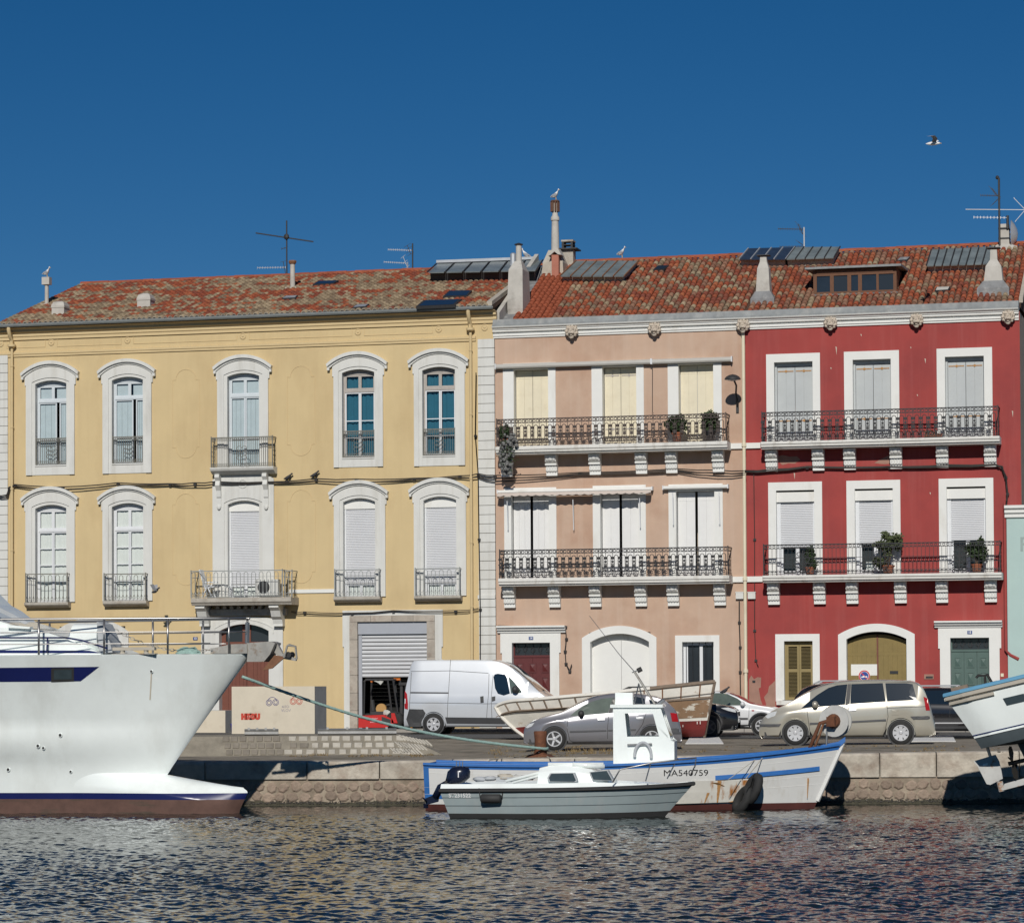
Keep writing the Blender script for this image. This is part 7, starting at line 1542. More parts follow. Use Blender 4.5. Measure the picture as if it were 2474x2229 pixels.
bow_poly('roller_cheek', 'old_steel', [(518, 1578), (520, 1566), (566, 1556), (606, 1555), (606, 1578)], -.26, .26, ar)
for y in (-.16, .10): bow_poly('anchor_fluke', 'rust_light' if y < 0 else 'bronze_dark', [(664, 1582), (690, 1586), (658, 1614), (634, 1619), (640, 1612)], y, y + .06, ar)
bow_poly('anchor_shank', 'old_steel', [(655, 1551), (670, 1551), (684, 1578), (716, 1590), (716, 1596), (680, 1590), (664, 1575)], -.05, .05, ar)
for y in (-.2, .16):
    b = MB(); b.tube([YL(686, 1588, y), YL(694, 1560, y), YL(699, 1557, y) if y > 0 else YL(696, 1558, y), YL(714, 1561, y), YL(717, 1592, y)], .025, 6); b.build('roller_guard', 'old_steel', ar)
b = MB(); b.lathe([(.07, -.14), (.04, 0), (.07, .14)], YL(701, 1581, 0), 'y', 12); b.build('roller', 'rub_black', ar)
b = MB(); b.tube([YL(598, 1503, 0), YL(597, 1553, 0)], .05, 8); b.build('bow_post', 'steel', Yt.t)
# ---------------------------------------------------------------- grey day boat
gs = G(1100, 1970, WATER); Gb = Boat('day_boat', 'small grey day boat with white cabin and black outboard motor', 'boat', Vector((gs.x - .12, gs.y + .98, WATER)), math.radians(.5))
LB = 5.08
def g_sheer(u): return .545 + .07 * u + .07 * u ** 3
def g_fn(u, v):
    zs = g_sheer(u); z = -.25 + (zs + .25) * v; st = -.26 * v; e = LB * .86 + .80 * (max(0, z + .25) / (zs + .25)) ** 1.1; uu = 1 - (1 - u) ** 1.25; x = st + (e - st) * uu
    y = 1.06 * (1 - max(0, (uu - .35) / .65) ** 2.3) * (.86 + .14 * min(1, uu * 3)) * (.74 + .26 * v ** .7); return (x, max(0, y), z)
Gb.surf('hull', 'grey_hull', lambda u, v: g_fn(u, .37 + .63 * v), 40, [i / 8 for i in range(9)]); Gb.surf('bottom', 'rub_black', lambda u, v: g_fn(u, .3695 * v), 40, [0, .5, 1])
Gb.strake('rub_rail', 'rub_black', g_fn, .995, .045, out_=.02)
for v in (.80, .58): Gb.strake('strake_line', 'dark_grey_blue', g_fn, v, .008, out_=.001)
def g_in(k, dz): return lambda u, v: (g_fn(u, 1)[0] * 1.0, max(0, g_fn(u, 1)[1] - .05 - k * v), g_fn(u, 1)[2] + .01 + dz * v * (1 - clamp01((u - .55) / .35)))
Gb.surf('coaming', 'gel_white', g_in(.10, .12), 40, [0, .5, 1]); b = MB()
rows = [[(x, -max(0, y - .16), z + .01 + .12 * (1 - clamp01((u - .55) / .35))), (x, 0, z + .05 if u > .45 else z - .15), (x, max(0, y - .16), z + .01 + .12 * (1 - clamp01((u - .55) / .35)))] for u in [i / 20 for i in range(21)] for x, y, z in [g_fn(u, 1)]]; b.grid(rows); b.build('deck', 'gel_white', Gb.t)
cx0, cx1 = Gb.loc(1312, 1880, gs.y + .9).x, Gb.loc(1482, 1880, gs.y + .9).x; zd = .70; zt_ = Gb.loc(1390, 1851, gs.y + .9).z
b = MB(); rows = []
for x, z, w in ((cx0, zd - .1, .72), (cx0 + .02, zt_ - .02, .62), (cx0 + .25, zt_ + .03, .60), ((cx0 + cx1) / 2, zt_ + .02, .58), (cx1 - .42, zt_ - .05, .52), (cx1 - .05, zd + .08, .50), (cx1, zd - .1, .50)): rows.append([(x, -w - .06, zd - .1), (x, -w, max(zd - .1, z - .10)), (x, -w * .8, z), (x, 0, z + .02), (x, w * .8, z), (x, w, max(zd - .1, z - .10)), (x, w + .06, zd - .1)])
b.grid(rows); cab = b.build('cabin', 'gel_white', Gb.t, smooth=True, angle=30)
def cab_win(pxy, m, y, n_): q = [Gb.loc(px, py, gs.y + .9 + y) for px, py in pxy]; b = MB(); b.add([(p.x, -.705 + .17 * (p.z - zd) , p.z) if n_ == 'side' else tuple(p) for p in q], [tuple(range(len(q)))]); return b
for nm, m, sc, yo in (('window_frame', 'cloth_grey', 1.12, -.730), ('pane', 'screen_glass', 1.0, -.738)):
    pts = [(1330, 1886), (1327, 1878), (1333, 1868), (1385, 1867), (1392, 1884), (1388, 1887)]; c = (1360, 1877); q = [Gb.loc(c[0] + (a - c[0]) * sc, c[1] + (e - c[1]) * sc, gs.y + .3) for a, e in pts]; b = MB(); b.prism([(p.x, p.z) for p in q], yo, yo + .1); b.build(nm, m, cab)
    pts = [(1434, 1882), (1427, 1865), (1466, 1861), (1479, 1884)]; c = (1452, 1873); q = [Gb.loc(c[0] + (a - c[0]) * sc, c[1] + (e - c[1]) * sc, gs.y + .4) for a, e in pts]; b = MB(); b.prism([(p.x, p.z) for p in q], yo + .115, yo + .3); b.build('front_' + nm, m, cab)
# stainless bow rail
def gl(px, py, y): return Gb.loc(px, py, gs.y + y)
for sd in (0, 1):
    pts = [gl(1480, 1889, .15 + sd * 1.4), gl(1498, 1858, .2 + sd * 1.3), gl(1575, 1842, .4 + sd * .9), gl(1682, 1830, .8 + sd * .12), gl(1679, 1850, .82), gl(1668, 1872, .85)]; b = MB(); b.tube(pts, .017, 6); b.build('bow_rail', 'steel', Gb.t, smooth=True)
    b = MB(); b.tube([gl(1560, 1886, .3 + sd * 1.0), gl(1572, 1843, .4 + sd * .9)], .014, 5); b.build('rail_post', 'steel', Gb.t); b = MB(); b.tube([gl(1612, 1880, .5 + sd * .6), gl(1630, 1845, .6 + sd * .4)], .014, 5); b.build('rail_post', 'steel', Gb.t)
# outboard
xo = -.28
b = MB(); q0 = gl(1108, 1872, .95)
b.grid([[(q0.x + dx + wx * math.cos(a), .0 + wy * math.sin(a), q0.z + dz) for a in [6.283 * k / 14 for k in range(14)]] for dx, dz, wx, wy in ((-.12, -.20, .05, .05), (-.10, -.16, .22, .19), (-.02, -.05, .27, .21), (.0, .08, .26, .20), (.03, .17, .19, .16), (.05, .20, .06, .05))], closed=True); ob = b.build('outboard_cowl', 'navy', Gb.t, smooth=True); MATS['navy_dark'] = mat('navy_dark', (0.008, 0.012, 0.03), .25, var=.1); ob.data.materials[0] = MATS['navy_dark']
b = MB(); b.box(q0.x + .03, q0.x + .05, -.206, -.2, q0.z - .04, q0.z + .10); b.build('cowl_print', 'plate_white', ob)
b = MB(); b.tube([gl(1090, 1890, .95), gl(1064, 1902, .95), gl(1052, 1925, .95)], [.11, .09, .08], 8); leg = b.build('outboard_leg', 'navy_dark', Gb.t, smooth=True); b = MB(); b.prism([(p.x, p.z) for p in [gl(*c, .95) for c in ((1062, 1912), (1058, 1936), (1028, 1944), (1027, 1928), (1046, 1920))]], -.03, .03); b.build('skeg', 'navy_dark', leg)
b = MB(); c = gl(1032, 1936, .95)
for k in range(3): a = 2.1 * k + .5; b.obox(c + Vector((-.03, .09 * math.cos(a), .09 * math.sin(a))), (.012, .02, 0), (0, .05 * math.cos(a), .05 * math.sin(a)), (.03, -.03 * math.sin(a), .03 * math.cos(a)))
b.build('propeller', 'navy_dark', leg)
b = MB(); b.box(-.35, -.22, -.15, .15, .42, .72); b.build('motor_bracket', 'rub_black', Gb.t)
# fender, lettering, gear on board
fp_ = gl(1186, 1928, -.06); b = MB(); b.tube([fp_ + Vector((-.23, 0, 0)), fp_ + Vector((-.20, 0, 0)), fp_ + Vector((.20, 0, 0)), fp_ + Vector((.23, 0, 0))], [.06, .10, .10, .06], 12); fo = b.build('fender', 'rub_black', Gb.t, smooth=True)
for s_ in (-1, 1): b = MB(); b.tube([fp_ + Vector((s_ * .24, 0, .02)), fp_ + Vector((s_ * .27, .03, .22))], .012, 5); b.build('fender_line', 'rub_black', fo)
def hull_text(boat, name, txt, size, m, px, py, Y, fn, bold=.004, sx=1.0):
    """lettering wrapped onto the near flank of a hull"""
    p = boat.loc(px, py, Y); me = text_mesh(txt, size, bold); off = OFF.get(boat.t.name, (0, 0, 0))
    def half_at(x, z):
        u, v = .5, .7
        for _ in range(8):
            a, c = 0.0, 1.0
            for _ in range(18):
                u = (a + c) / 2
                if fn(u, v)[0] < x: a = u
                else: c = u
            z0, z1 = fn(u, 0)[2], fn(u, 1)[2]; v = clamp01((z - z0) / (z1 - z0))
        return fn(u, v)[1]
    for q in me.vertices: x, z = p.x + q.co.x * sx, p.z + q.co.y; q.co = (x, -half_at(x, z) - .006, z)
    me.materials.clear(); me.materials.append(MATS[m]); o = bpy.data.objects.new(name, me); COL.objects.link(o); o.parent = boat.t; OFF[o.name] = off
hull_text(Gb, 'registration', 'ST231522', .125, 'plate_white', 1112, 1921, gs.y + .1, g_fn, .003)
for px0, py0, px1, py1, r in ((1222, 1886, 1385, 1846, .035), (1238, 1890, 1392, 1850, .03), (1324, 1846, 1458, 1846, .05), (1384, 1846, 1460, 1851, .055)):
    b = MB(); b.tube([gl(px0, py0, .55), gl(px1, py1, .8)], r, 8); b.build('plastic_tube', 'gel_white', Gb.t, smooth=True)
for px, py, m, r in ((1160, 1886, 'cloth_grey', .10), (1185, 1885, 'cloth_grey', .09), (1222, 1881, 'rubrail_beige', .13), (1250, 1882, 'sack', .11), (1270, 1884, 'rope_teal', .07), (1282, 1885, 'old_red', .06), (1238, 1886, 'post_yellow', .07)): b = MB(); b.ball(gl(px, py - 5, .8), r * 1.5, r, r * .55, 9, 6, .32); b.build('deck_gear', m, Gb.t, smooth=True)
b = MB(); b.box(*(lambda a, e: (a.x, e.x))(gl(1196, 1888, .6), gl(1246, 1888, .6)), -.3, .2, gl(1200, 1888, .6).z, gl(1200, 1877, .6).z); b.build('fish_box', 'cloth_grey', Gb.t)
for px in (1102, 1110, 1117): b = MB(); b.tube([gl(px, 1862, .95), gl(px + 1, 1838, .95)], .012, 4); b.build('rod_holder', 'steel', Gb.t)
# ---------------------------------------------------------------- blue and white fishing boat
fs, fb_ = G(1040, 1953, WATER), G(1967, 1946, WATER); hd = math.atan2(3.0, 17.6)
bow0 = P(2036, 1797, -38.75); th_ = math.radians(8.0); LF = 9.5
org = Vector((bow0.x - LF * math.cos(th_), bow0.y - LF * math.sin(th_), WATER)); Fb = Boat('fishing_boat', 'blue and white wooden fishing boat with wheelhouse and net hauler', 'boat', org, th_)
zbow = bow0.z - WATER
def f_sheer(u): return 1.02 - .30 * u * (1 - u) * 1.1 + (zbow - 1.02) * u ** 2.6
def f_fn(u, v):
    uu = 1 - (1 - u) ** 1.3; zs = f_sheer(uu); z = -.3 + (zs + .3) * v; e = LF - .78 * (1 - v) ** 1.0; st = .02 * (1 - v); x = st + (e - st) * uu
    y = 1.38 * (1 - max(0, (uu - .42) / .58) ** 2.2) * (.80 + .20 * min(1, uu * 2.2)) * (.62 + .38 * v ** .55); return (x, max(0, y), z)
def f_v0(u): return .40 / (f_sheer(1 - (1 - u) ** 1.3) + .3)
Fb.surf('hull', 'boat_white', lambda u, v: f_fn(u, f_v0(u) + (.93 - f_v0(u)) * v), 50, [i / 10 for i in range(11)]); Fb.surf('bottom', 'antifoul_red', lambda u, v: f_fn(u, (f_v0(u) - .0005) * v), 50, [0, .5, 1]); Fb.surf('gunwale', 'boat_blue', lambda u, v: f_fn(u, .9305 + .07 * v), 50, [0, 1])
Fb.strake('gunwale_rail', 'boat_blue', f_fn, 1.0, .035, nu=40, out_=.01); Fb.strake('blue_stripe', 'boat_blue', f_fn, .70, .014, nu=30, u0=.62, u1=.93, out_=.004, rz=.05)
for v in (.85, .6, .48): Fb.strake('plank_line', 'boat_white', f_fn, v, .005, nu=40, out_=.0)
b = MB(); b.tube([(f_fn(1, v)[0] + .0, 0, f_fn(1, v)[2]) for v in (.25, .5, .75, 1.03)], .05, 6); b.build('stem_post', 'boat_white', Fb.t)
b = MB(); q = f_fn(1, 1); b.prism([(q[0] - .5, q[2] - .02), (q[0] - .1, q[2] + .06), (q[0] + .06, q[2] + .17), (q[0] + .06, q[2] + .06), (q[0] - .06, q[2] - .05)], -.07, .07); b.build('stem_head', 'boat_blue', Fb.t)
rows = [[(x, -max(0, y - .04), z - .06), (x, 0, z - .02), (x, max(0, y - .04), z - .06)] for i in range(26) for x, y, z in [f_fn(i / 25, 1)]]; b = MB(); b.grid(rows); b.build('deck', 'boat_white', Fb.t)
b = MB(); y0, z1 = f_fn(0, .93)[1], f_fn(0, .93)[2]; b.ring(rect_o(-.012 * 0 - .0, .35, .32, z1), rect_o(.06, .34, .42, z1 - .10), -f_fn(.03, .7)[1] - .012, -f_fn(.03, .7)[1] - .004); 
Fb.decal('stern_blue', 'boat_blue', f_fn, [(0, .40), (.010, .40), (.010, .93), (0, .93)], .006); Fb.decal('stern_blue', 'boat_blue', f_fn, [(.010, .40), (.12, .40), (.12, .48), (.010, .48)], .006)
def fl_(px, py, y): return Fb.loc(px, py, (org.y + y))
# rust-stained rubbing plate amidships
def uv_of(px, py):
    best = None
    for i in range(61):
        for j in range(31):
            x, y, z = f_fn(i / 60, .3 + .7 * j / 30); w = Fb.M @ Vector((x, -y, z)); d = w - CAM; zz = d.dot(FW); qx, qy = PXC + F * d.dot(RT) / zz, PYC - F * d.dot(UP) / zz; e = (qx - px) ** 2 + (qy - py) ** 2
            if best is None or e < best[0]: best = (e, i / 60, .3 + .7 * j / 30)
    return best[1:]
pl_ = Fb.decal('rubbing_plate', 'stained_white', f_fn, [uv_of(1618, 1953), uv_of(1780, 1950), uv_of(1812, 1884), uv_of(1668, 1884)], .05, n=16)
for px0, py0, px1, py1, w in ((1738, 1886, 1741, 1942, .05), (1709, 1915, 1708, 1946, .03), (1770, 1945, 1806, 1920, .04), (1724, 1890, 1752, 1900, .12), (1954, 1880, 1949, 1925, .02)):
    A, Bq = uv_of(px0, py0), uv_of(px1, py1); (xa, ya, za), (xb, yb, zb_) = f_fn(*A), f_fn(*Bq); b = MB(); b.add([(xa - w, -ya - .060, za), (xa + w, -ya - .060, za), (xb + w * .3, -yb - .060, zb_), (xb - w * .3, -yb - .060, zb_)], [(0, 1, 2, 3)]); b.build('rust_stain', 'rust_strap', pl_)
hull_text(Fb, 'registration', 'MA540759', .20, 'iron_black', 1657, 1867, org.y - .35, f_fn, 0.0, 1.14)
for px, py, r, tl in ((1820, 1904, .27, .3), (1787, 1938, .22, .35)):     # old tyres as fenders
    u_, v_ = uv_of(px, py); x, y, z = f_fn(u_, max(v_, .33)); b = MB(); n = 20
    b.tube([(x + tl * r * 1.3 * math.sin(a) + .10 * math.cos(a), -y - .12 - r * .55 * (1 + math.cos(a)), z + r * math.sin(a)) for a in [6.283 * k / n for k in range(n)]], .105, 8, closed=True); b.build('tyre_fender', 'rubber', Fb.t, smooth=True)
b = MB(); b.tube([fl_(1842, 1830, .3), fl_(1802, 1880, -.6)], .01, 4); b.build('fender_line', 'rope_pale', Fb.t); b = MB(); b.tube([fl_(1830, 1830, .3), fl_(1760, 1882, -.6)], .008, 4); b.build('fender_line', 'rope_pale', Fb.t)
# wheelhouse
WY = 1.0
def fw_(px, py, y=WY): return Fb.loc(px, py, org.y + y)
c0 = fw_(1487, 1840, .55); c1 = fw_(1632, 1840, .55); zr0 = fw_(1540, 1708, .55).z; zf = f_sheer(.55) - .02
Lw = [(c0.x, zf), (c0.x + .0, zr0), (fw_(1596, 1708, .55).x, zr0), (fw_(1622, 1790, .55).x, fw_(1622, 1787, .55).z), (c1.x, fw_(1622, 1790, .55).z), (c1.x, zf)]
wy0, wy1 = -.72, .55
bx = [(455, 655), (725, 655), (785, 878), (478, 880)]; hole = [(fw_(1400 + a / 4.04, 1560 + e / 4.04, .35)) for a, e in bx]; hole = [(p.x, p.z) for p in hole]
def house_side(y, t):
    # side wall with a window opening: ring between outline and opening
    o_ = [(c0.x, zf), (c0.x, zr0), (Lw[2][0], zr0), (Lw[3][0], Lw[3][1]), (c1.x, Lw[4][1]), (c1.x, zf)]; i_ = [hole[3], hole[0], hole[1], ((hole[1][0] + hole[2][0]) / 2, (hole[1][1] + hole[2][1]) / 2), hole[2], ((hole[2][0] + hole[3][0]) / 2, hole[2][1])]
    b = MB(); b.ring(o_, i_, y, y + t); return b
wheel = house_side(wy0, .04).build('wheelhouse', 'gel_white', Fb.t); house_side(wy1 - .04, .04).build('wheelhouse_side', 'gel_white', wheel)
b = MB(); b.box(c0.x, c0.x + .04, wy0 + .04, wy1 - .04, zf, zr0); b.build('rear_wall', 'gel_white', wheel); b = MB(); b.box(c0.x - .06, Lw[2][0] + .08, wy0 - .05, wy1 + .05, zr0, zr0 + .07); b.build('wheelhouse_roof', 'gel_white', wheel)
b = MB(); b.add([(Lw[3][0], wy0, Lw[3][1]), (c1.x, wy0, Lw[4][1]), (c1.x, wy1, Lw[4][1]), (Lw[3][0], wy1, Lw[3][1]), (c1.x, wy0, zf), (c1.x, wy1, zf)], [(0, 1, 2, 3), (1, 4, 5, 2)]); b.build('front_locker', 'cloth_grey', wheel)
b = MB(); fr0, fr1 = Vector((Lw[2][0], 0, zr0)), Vector((Lw[3][0], 0, Lw[3][1]))
for ya, yb in ((wy0 + .06, -.11), (-.06, wy1 - .06)): b = MB(); b.add([(fr0.x, ya, fr0.z - .06), (fr1.x, ya, fr1.z + .1), (fr1.x, yb, fr1.z + .1), (fr0.x, yb, fr0.z - .06)], [(0, 1, 2, 3)]); b.build('windscreen_pane', 'pane_glass', wheel)
for ya in (wy0 + .02, -.09, wy1 - .06): b = MB(); b.tube([(fr0.x, ya, fr0.z), (fr1.x, ya, fr1.z)], .035, 4); b.build('windscreen_post', 'gel_white', wheel)
b = MB(); g0_, g1_ = fw_(1518, 1798, .2), fw_(1577, 1796, .2); g0_.y = g1_.y = wy0 - .05; b.tube([g0_, g1_], .022, 6); b.build('grab_rail', 'steel', wheel)
b = MB(); p = fw_(1555, 1838, .15); p.y = wy0 - .03; b.tube([(p.x + .19 * math.cos(a), p.y - .03, p.z + .13 + .30 * math.sin(a)) for a in [math.radians(k) for k in range(-10, 200, 15)]], .035, 8); b.build('hose_coil', 'cloth_grey', wheel)
b = MB(); b.box(c0.x + .12, c0.x + .2, wy0 + .05, -.2, hole[3][1], hole[0][1]); b.build('inner_post', 'rub_black', wheel)
rb = fw_(1505, 1700, .9); b = MB(); b.box(c0.x + .02, c0.x + .42, -.3, .2, zr0 + .071, zr0 + .34); b.build('roof_box', 'gel_white', wheel)
mst = [fw_(1585, 1704, .95), fw_(1557, 1660, .95), fw_(1533, 1622, .95)]; b = MB(); b.tube(mst, .028, 6); ms = b.build('mast', 'old_steel', wheel)
b = MB(); b.tube([mst[2], fw_(1496, 1580, .95), fw_(1424, 1487, .95)], [.012, .009, .006], 5); b.build('whip_aerial', 'steel', ms); b = MB(); b.tube([fw_(1527, 1624, .95), fw_(1545, 1617, .95)], .014, 5); b.build('spreader', 'steel', ms); b = MB(); q = fw_(1543, 1618, .95); b.tube([q + Vector((-.03, 0, -.02)), q + Vector((.07, 0, .03))], .06, 8); b.build('spotlight', 'rub_black', ms)
for a, e in (((1531, 1706), (1543, 1652)), ((1556, 1706), (1543, 1650))): b = MB(); b.tube([fw_(*a, .9), fw_(*e, .95)], .016, 5); b.build('mast_stay', 'steel', ms)
b = MB(); b.tube([fw_(1583, 1705, .9), fw_(1605, 1690, .9)], .05, 7); b.build('horn', 'steel', wheel)
b = MB(); b.tube([fw_(1482, 1690, .8), fw_(1491, 1704, .8)], .05, 6); b.build('deck_lamp', 'old_steel', wheel)
# net hauler
hc = P(2019, 1741, org.y + 1.35); hc = Fb.Mi @ hc; b = MB(); hr = .36
for dy in (-.11, .07): b.lathe([(hr * .45, 0), (hr, .0), (hr * 1.0, .025), (hr * .55, .05)], (hc.x, hc.y + dy, hc.z), 'y', 26)
hm = Matrix.Translation(hc) @ Matrix.Rotation(math.radians(-24), 4, 'Z') @ Matrix.Translation(-hc); b.xf(hm); hau = b.build('hauler_drum', 'zinc_white', Fb.t)
b = MB(); b.lathe([(.15, -.2), (.17, -.13), (.16, .12)], hc, 'y', 14); b.box(hc.x - .1, hc.x + .1, hc.y - .3, hc.y - .15, hc.z - .12, hc.z + .1); b.xf(hm); b.build('hauler_motor', 'rust', hau)
for dx, r in ((0, .045), (.10, .03)):
    b = MB(); q1 = Fb.Mi @ P(1954, 1808, org.y + 1.1); b.tube([q1 + Vector((dx, 0, -.05)), q1 + Vector((.16 + dx, 0, .34)), q1 + Vector((.26 + dx * .8, -.02, .58)), hc + Vector((-.02 + dx * .3, -.22, .05))], r, 7); b.build('hauler_arm', 'rust' if dx == 0 else 'rust_light', hau, smooth=True)
b = MB(); q1 = Fb.Mi @ P(1996, 1806, org.y + 1.2); b.tube([q1 + Vector((0, 0, -.1)), q1 + Vector((.02, 0, .38))], .022, 6); b.build('hauler_strut', 'steel', hau)
# ---------------------------------------------------------------- hoisted white boat at the right edge
Wb = Boat('hoisted_boat', 'white boat with sky blue gunwale raised clear of the water at right', 'boat', P(2380, 1806, -40.2), math.radians(-2), pitch=math.radians(-13.0))
k_ = pxm(P(2331, 1806, -40.2)); 
def w_fn(u, v):
    uu = 1 - (1 - u) ** 1.2; z = 1.30 * v; st = -.50 * v ** 1.1; x = st + (7.4 + .8 * v - st) * uu; y = 1.25 * (1 - max(0, (uu - .45) / .55) ** 2.3) * (.80 + .2 * min(1, uu * 3)) * (.80 + .20 * v ** .6) * (.86 + .14 * min(1, uu * 20)); return (x, max(0, y), z + .10 * uu ** 2 * v)
Wb.surf('hull', 'gel_white', lambda u, v: w_fn(u, .19 + .81 * v), 40, [i / 8 for i in range(9)]); Wb.surf('bottom', 'dark_grey_blue', lambda u, v: w_fn(u, .1895 * v), 40, [0, .5, 1]); Wb.surf('keel_bottom', 'dark_grey_blue', lambda u, v: (w_fn(u, 0)[0] + (1 - v) * .12, w_fn(u, 0)[1] * v, -.30 * (1 - v) * min(1, u * 4)), 40, [0, .5, .995])
Wb.strake('white_line', 'gel_white', w_fn, .205, .01, out_=.003, rz=.018); Wb.strake('navy_line', 'navy', w_fn, .24, .008, out_=.003, rz=.012)
Wb.strake('rub_rail', 'rubrail_beige', w_fn, .93, .055, out_=.02); Wb.strake('rub_rail', 'rubrail_beige', w_fn, .84, .045, out_=.02, u1=.10); Wb.strake('gunwale', 'sky_blue', w_fn, 1.0, .05, out_=.0)
b = MB(); x_, y_, z_ = w_fn(0, .93); b.tube([(x_, -y_ - .02, z_), (x_, y_ + .02, z_)], .055, 6); b.build('stern_rail', 'rubrail_beige', Wb.t)
rows = [[(x, -max(0, y - .02), z - .03), (x, 0, z), (x, max(0, y - .02), z - .03)] for i in range(16) for x, y, z in [w_fn(i / 15, 1)]]; b = MB(); b.grid(rows); b.build('deck', 'sky_blue', Wb.t)
q = w_fn(.02, 1); b = MB(); b.box(q[0] - .02, q[0] + .35, -q[1] + .05, -q[1] + .2, q[2] + .02, q[2] + .13); b.build('wood_block', 'old_timber', Wb.t)
cl = Wb.loc(2388, 1655, -41.2); b = MB(); b.tube([cl + Vector((-.06, 0, 0)), cl + Vector((-.03, 0, .22)), cl + Vector((-.16, 0, .26)), cl + Vector((-.22, 0, .22))], .03, 6); b.tube([cl + Vector((.1, 0, 0)), cl + Vector((.03, 0, .24)), cl + Vector((-.03, 0, .22))], .03, 6); b.box(cl.x - .2, cl.x + .2, cl.y - .06, cl.y + .06, cl.z - .04, cl.z + .06); b.build('mooring_cleat', 'bronze_dark', Wb.t)
u_ = .117; Wb.decal('hull_port', 'screen_glass', w_fn, [(.112, .60), (.160, .60), (.160, .73), (.112, .73)], .01)
def wl(px, py, Y=-40.2): return Wb.loc(px, py, Y)
def w_poly(name, m, pts, y0, y1, parent=None): q = [wl(*c) for c in pts]; b = MB(); b.prism([(p.x, p.z) for p in q], y0, y1); return b.build(name, m, parent or Wb.t)
rd_ = w_poly('rudder', 'zinc_white', [(2362, 1850), (2352, 1838), (2405, 1822), (2414, 1838), (2420, 1862), (2423, 1880), (2393, 1895), (2384, 1893)], -.03, .03)
w_poly('rudder_anode', 'gel_white', [(2375, 1850), (2375, 1845), (2387, 1842), (2387, 1847)], -.045, -.031, rd_)
b = MB(); b.tube([wl(2384, 1800), wl(2400, 1850), wl(2416, 1900)], .035, 6); b.build('rudder_stock', 'old_steel', rd_)
sk = w_poly('skeg', 'zinc_white', [(2414, 1896), (2424, 1900), (2428, 1892), (2500, 1872), (2500, 1888), (2424, 1908), (2416, 1908)], -.06, .06); b = MB(); b.lathe([(.07, -.1), (.07, .12)], wl(2418, 1900), 'z', 10); b.build('rudder_shoe', 'zinc_white', sk)
w_poly('deadwood', 'dark_grey_blue', [(2460, 1797), (2476, 1830), (2480, 1872), (2560, 1852), (2600, 1780)], -.07, .07)
b = MB(); pc = wl(2447, 1842)
for k in range(4):
    a = math.radians(70 + 90 * k); d = Vector((0, math.cos(a), math.sin(a))); w = Vector((1, 0, 0)) * .7 + Vector((0, -math.sin(a), math.cos(a))) * .7
    b.add([pc + d * .05 - w * .03, pc + d * .05 + w * .03, pc + d * .20 + w * .10, pc + d * .36 + w * .07, pc + d * .40, pc + d * .36 - w * .06, pc + d * .20 - w * .08], [(0, 1, 2, 3, 4, 5, 6)])
b.tube([pc + Vector((-.1, 0, 0)), pc + Vector((.4, 0, .0))], .05, 8); b.build('propeller', 'bronze_dark', Wb.t)
ck = Wb.M @ Vector((3.6, 0, -.42)); crd = thing('slip_cradle', 'steel slipway cradle under the raised white boat, beyond the right edge', 'cradle', (ck.x, ck.y, -2.5))
for dx, dz in ((0, 0), (2.2, .5)):
    for dy in (-.6, .6): b = MB(); b.box(ck.x + dx - .08, ck.x + dx + .08, ck.y + dy - .08, ck.y + dy + .08, -2.5, ck.z + dz - .05); b.build('cradle_post', 'rust', crd)
    b = MB(); b.box(ck.x + dx - .1, ck.x + dx + .1, ck.y - .8, ck.y + .8, ck.z + dz - .05, ck.z + dz + .06); b.build('cradle_beam', 'rust', crd)
# ---------------------------------------------------------------- old wooden boat ashore
wo = G(1250, 1786, 0.03); ws = G(1716, 1784, 0.03); ang = math.atan2(-(wo - CAM).x, (wo - CAM).y) - math.radians(4); LW = 7.0
Ob = Boat('wooden_boat', 'old white wooden boat with peeling paint and red bottom lying ashore', 'boat', Vector((ws.x, ws.y + .9, .03)), ang + math.pi)
def o_sheer(u): return 1.80 - .62 * math.sin(min(1, u * .85) * math.pi * .5) - .16 * max(0, (u - .85) / .15) ** 2
def o_fn(u, v):
    zs = o_sheer(u); zk_ = .05; z = zk_ + (zs - zk_) * v; e = LW - .72 * (1 - v) ** 1.6 - .25 * (1 - v); st = .35 * (1 - v); uu = 1 - (1 - u) ** 1.2; x = st + (e - st) * uu
    y = 1.22 * (1 - max(0, (uu - .45) / .55) ** 2.7) * (.82 + .18 * min(1, uu * 2.5)) * (.10 + .90 * v ** .5); return (x, max(0, y), z)
# the near side is this boat's port side (+y): it points left
Ob.surf('hull', 'peel', lambda u, v: o_fn(u, .34 + .38 * v), 44, [i / 6 for i in range(7)]); Ob.surf('bottom', 'old_red', lambda u, v: o_fn(u, .30 * v), 44, [0, .3, .6, 1]); Ob.surf('white_line', 'weathered', lambda u, v: o_fn(u, .3005 + .039 * v), 44, [0, 1]); Ob.surf('bulwark', 'weathered', lambda u, v: o_fn(u, .7205 + .2795 * v), 44, [0, .5, 1])
Ob.decal('bare_patch', 'bare_wood', o_fn, [(.005, .36), (.20, .35), (.22, .70), (.005, .68)], .012, sd=1)
Ob.strake('rail_cap', 'weathered', o_fn, 1.0, .055, nu=34, out_=.0, u0=.25); Ob.strake('stern_rail_cap', 'old_timber', o_fn, 1.0, .06, nu=12, u1=.25); Ob.strake('rubbing_strake', 'old_timber', o_fn, .72, .04, nu=34, out_=.01)
for i in range(13):
    u = .05 + i * .073; 
    for sd in (1, -1):
        p, q = o_fn(u, .74), o_fn(u + .004, .98); b = MB(); b.tube([(p[0], sd * (p[1] + .012), p[2]), (q[0], sd * (q[1] + .012), q[2])], .028, 4); b.build('timber_head', 'old_timber' if i > 3 else 'rust_light', Ob.t)
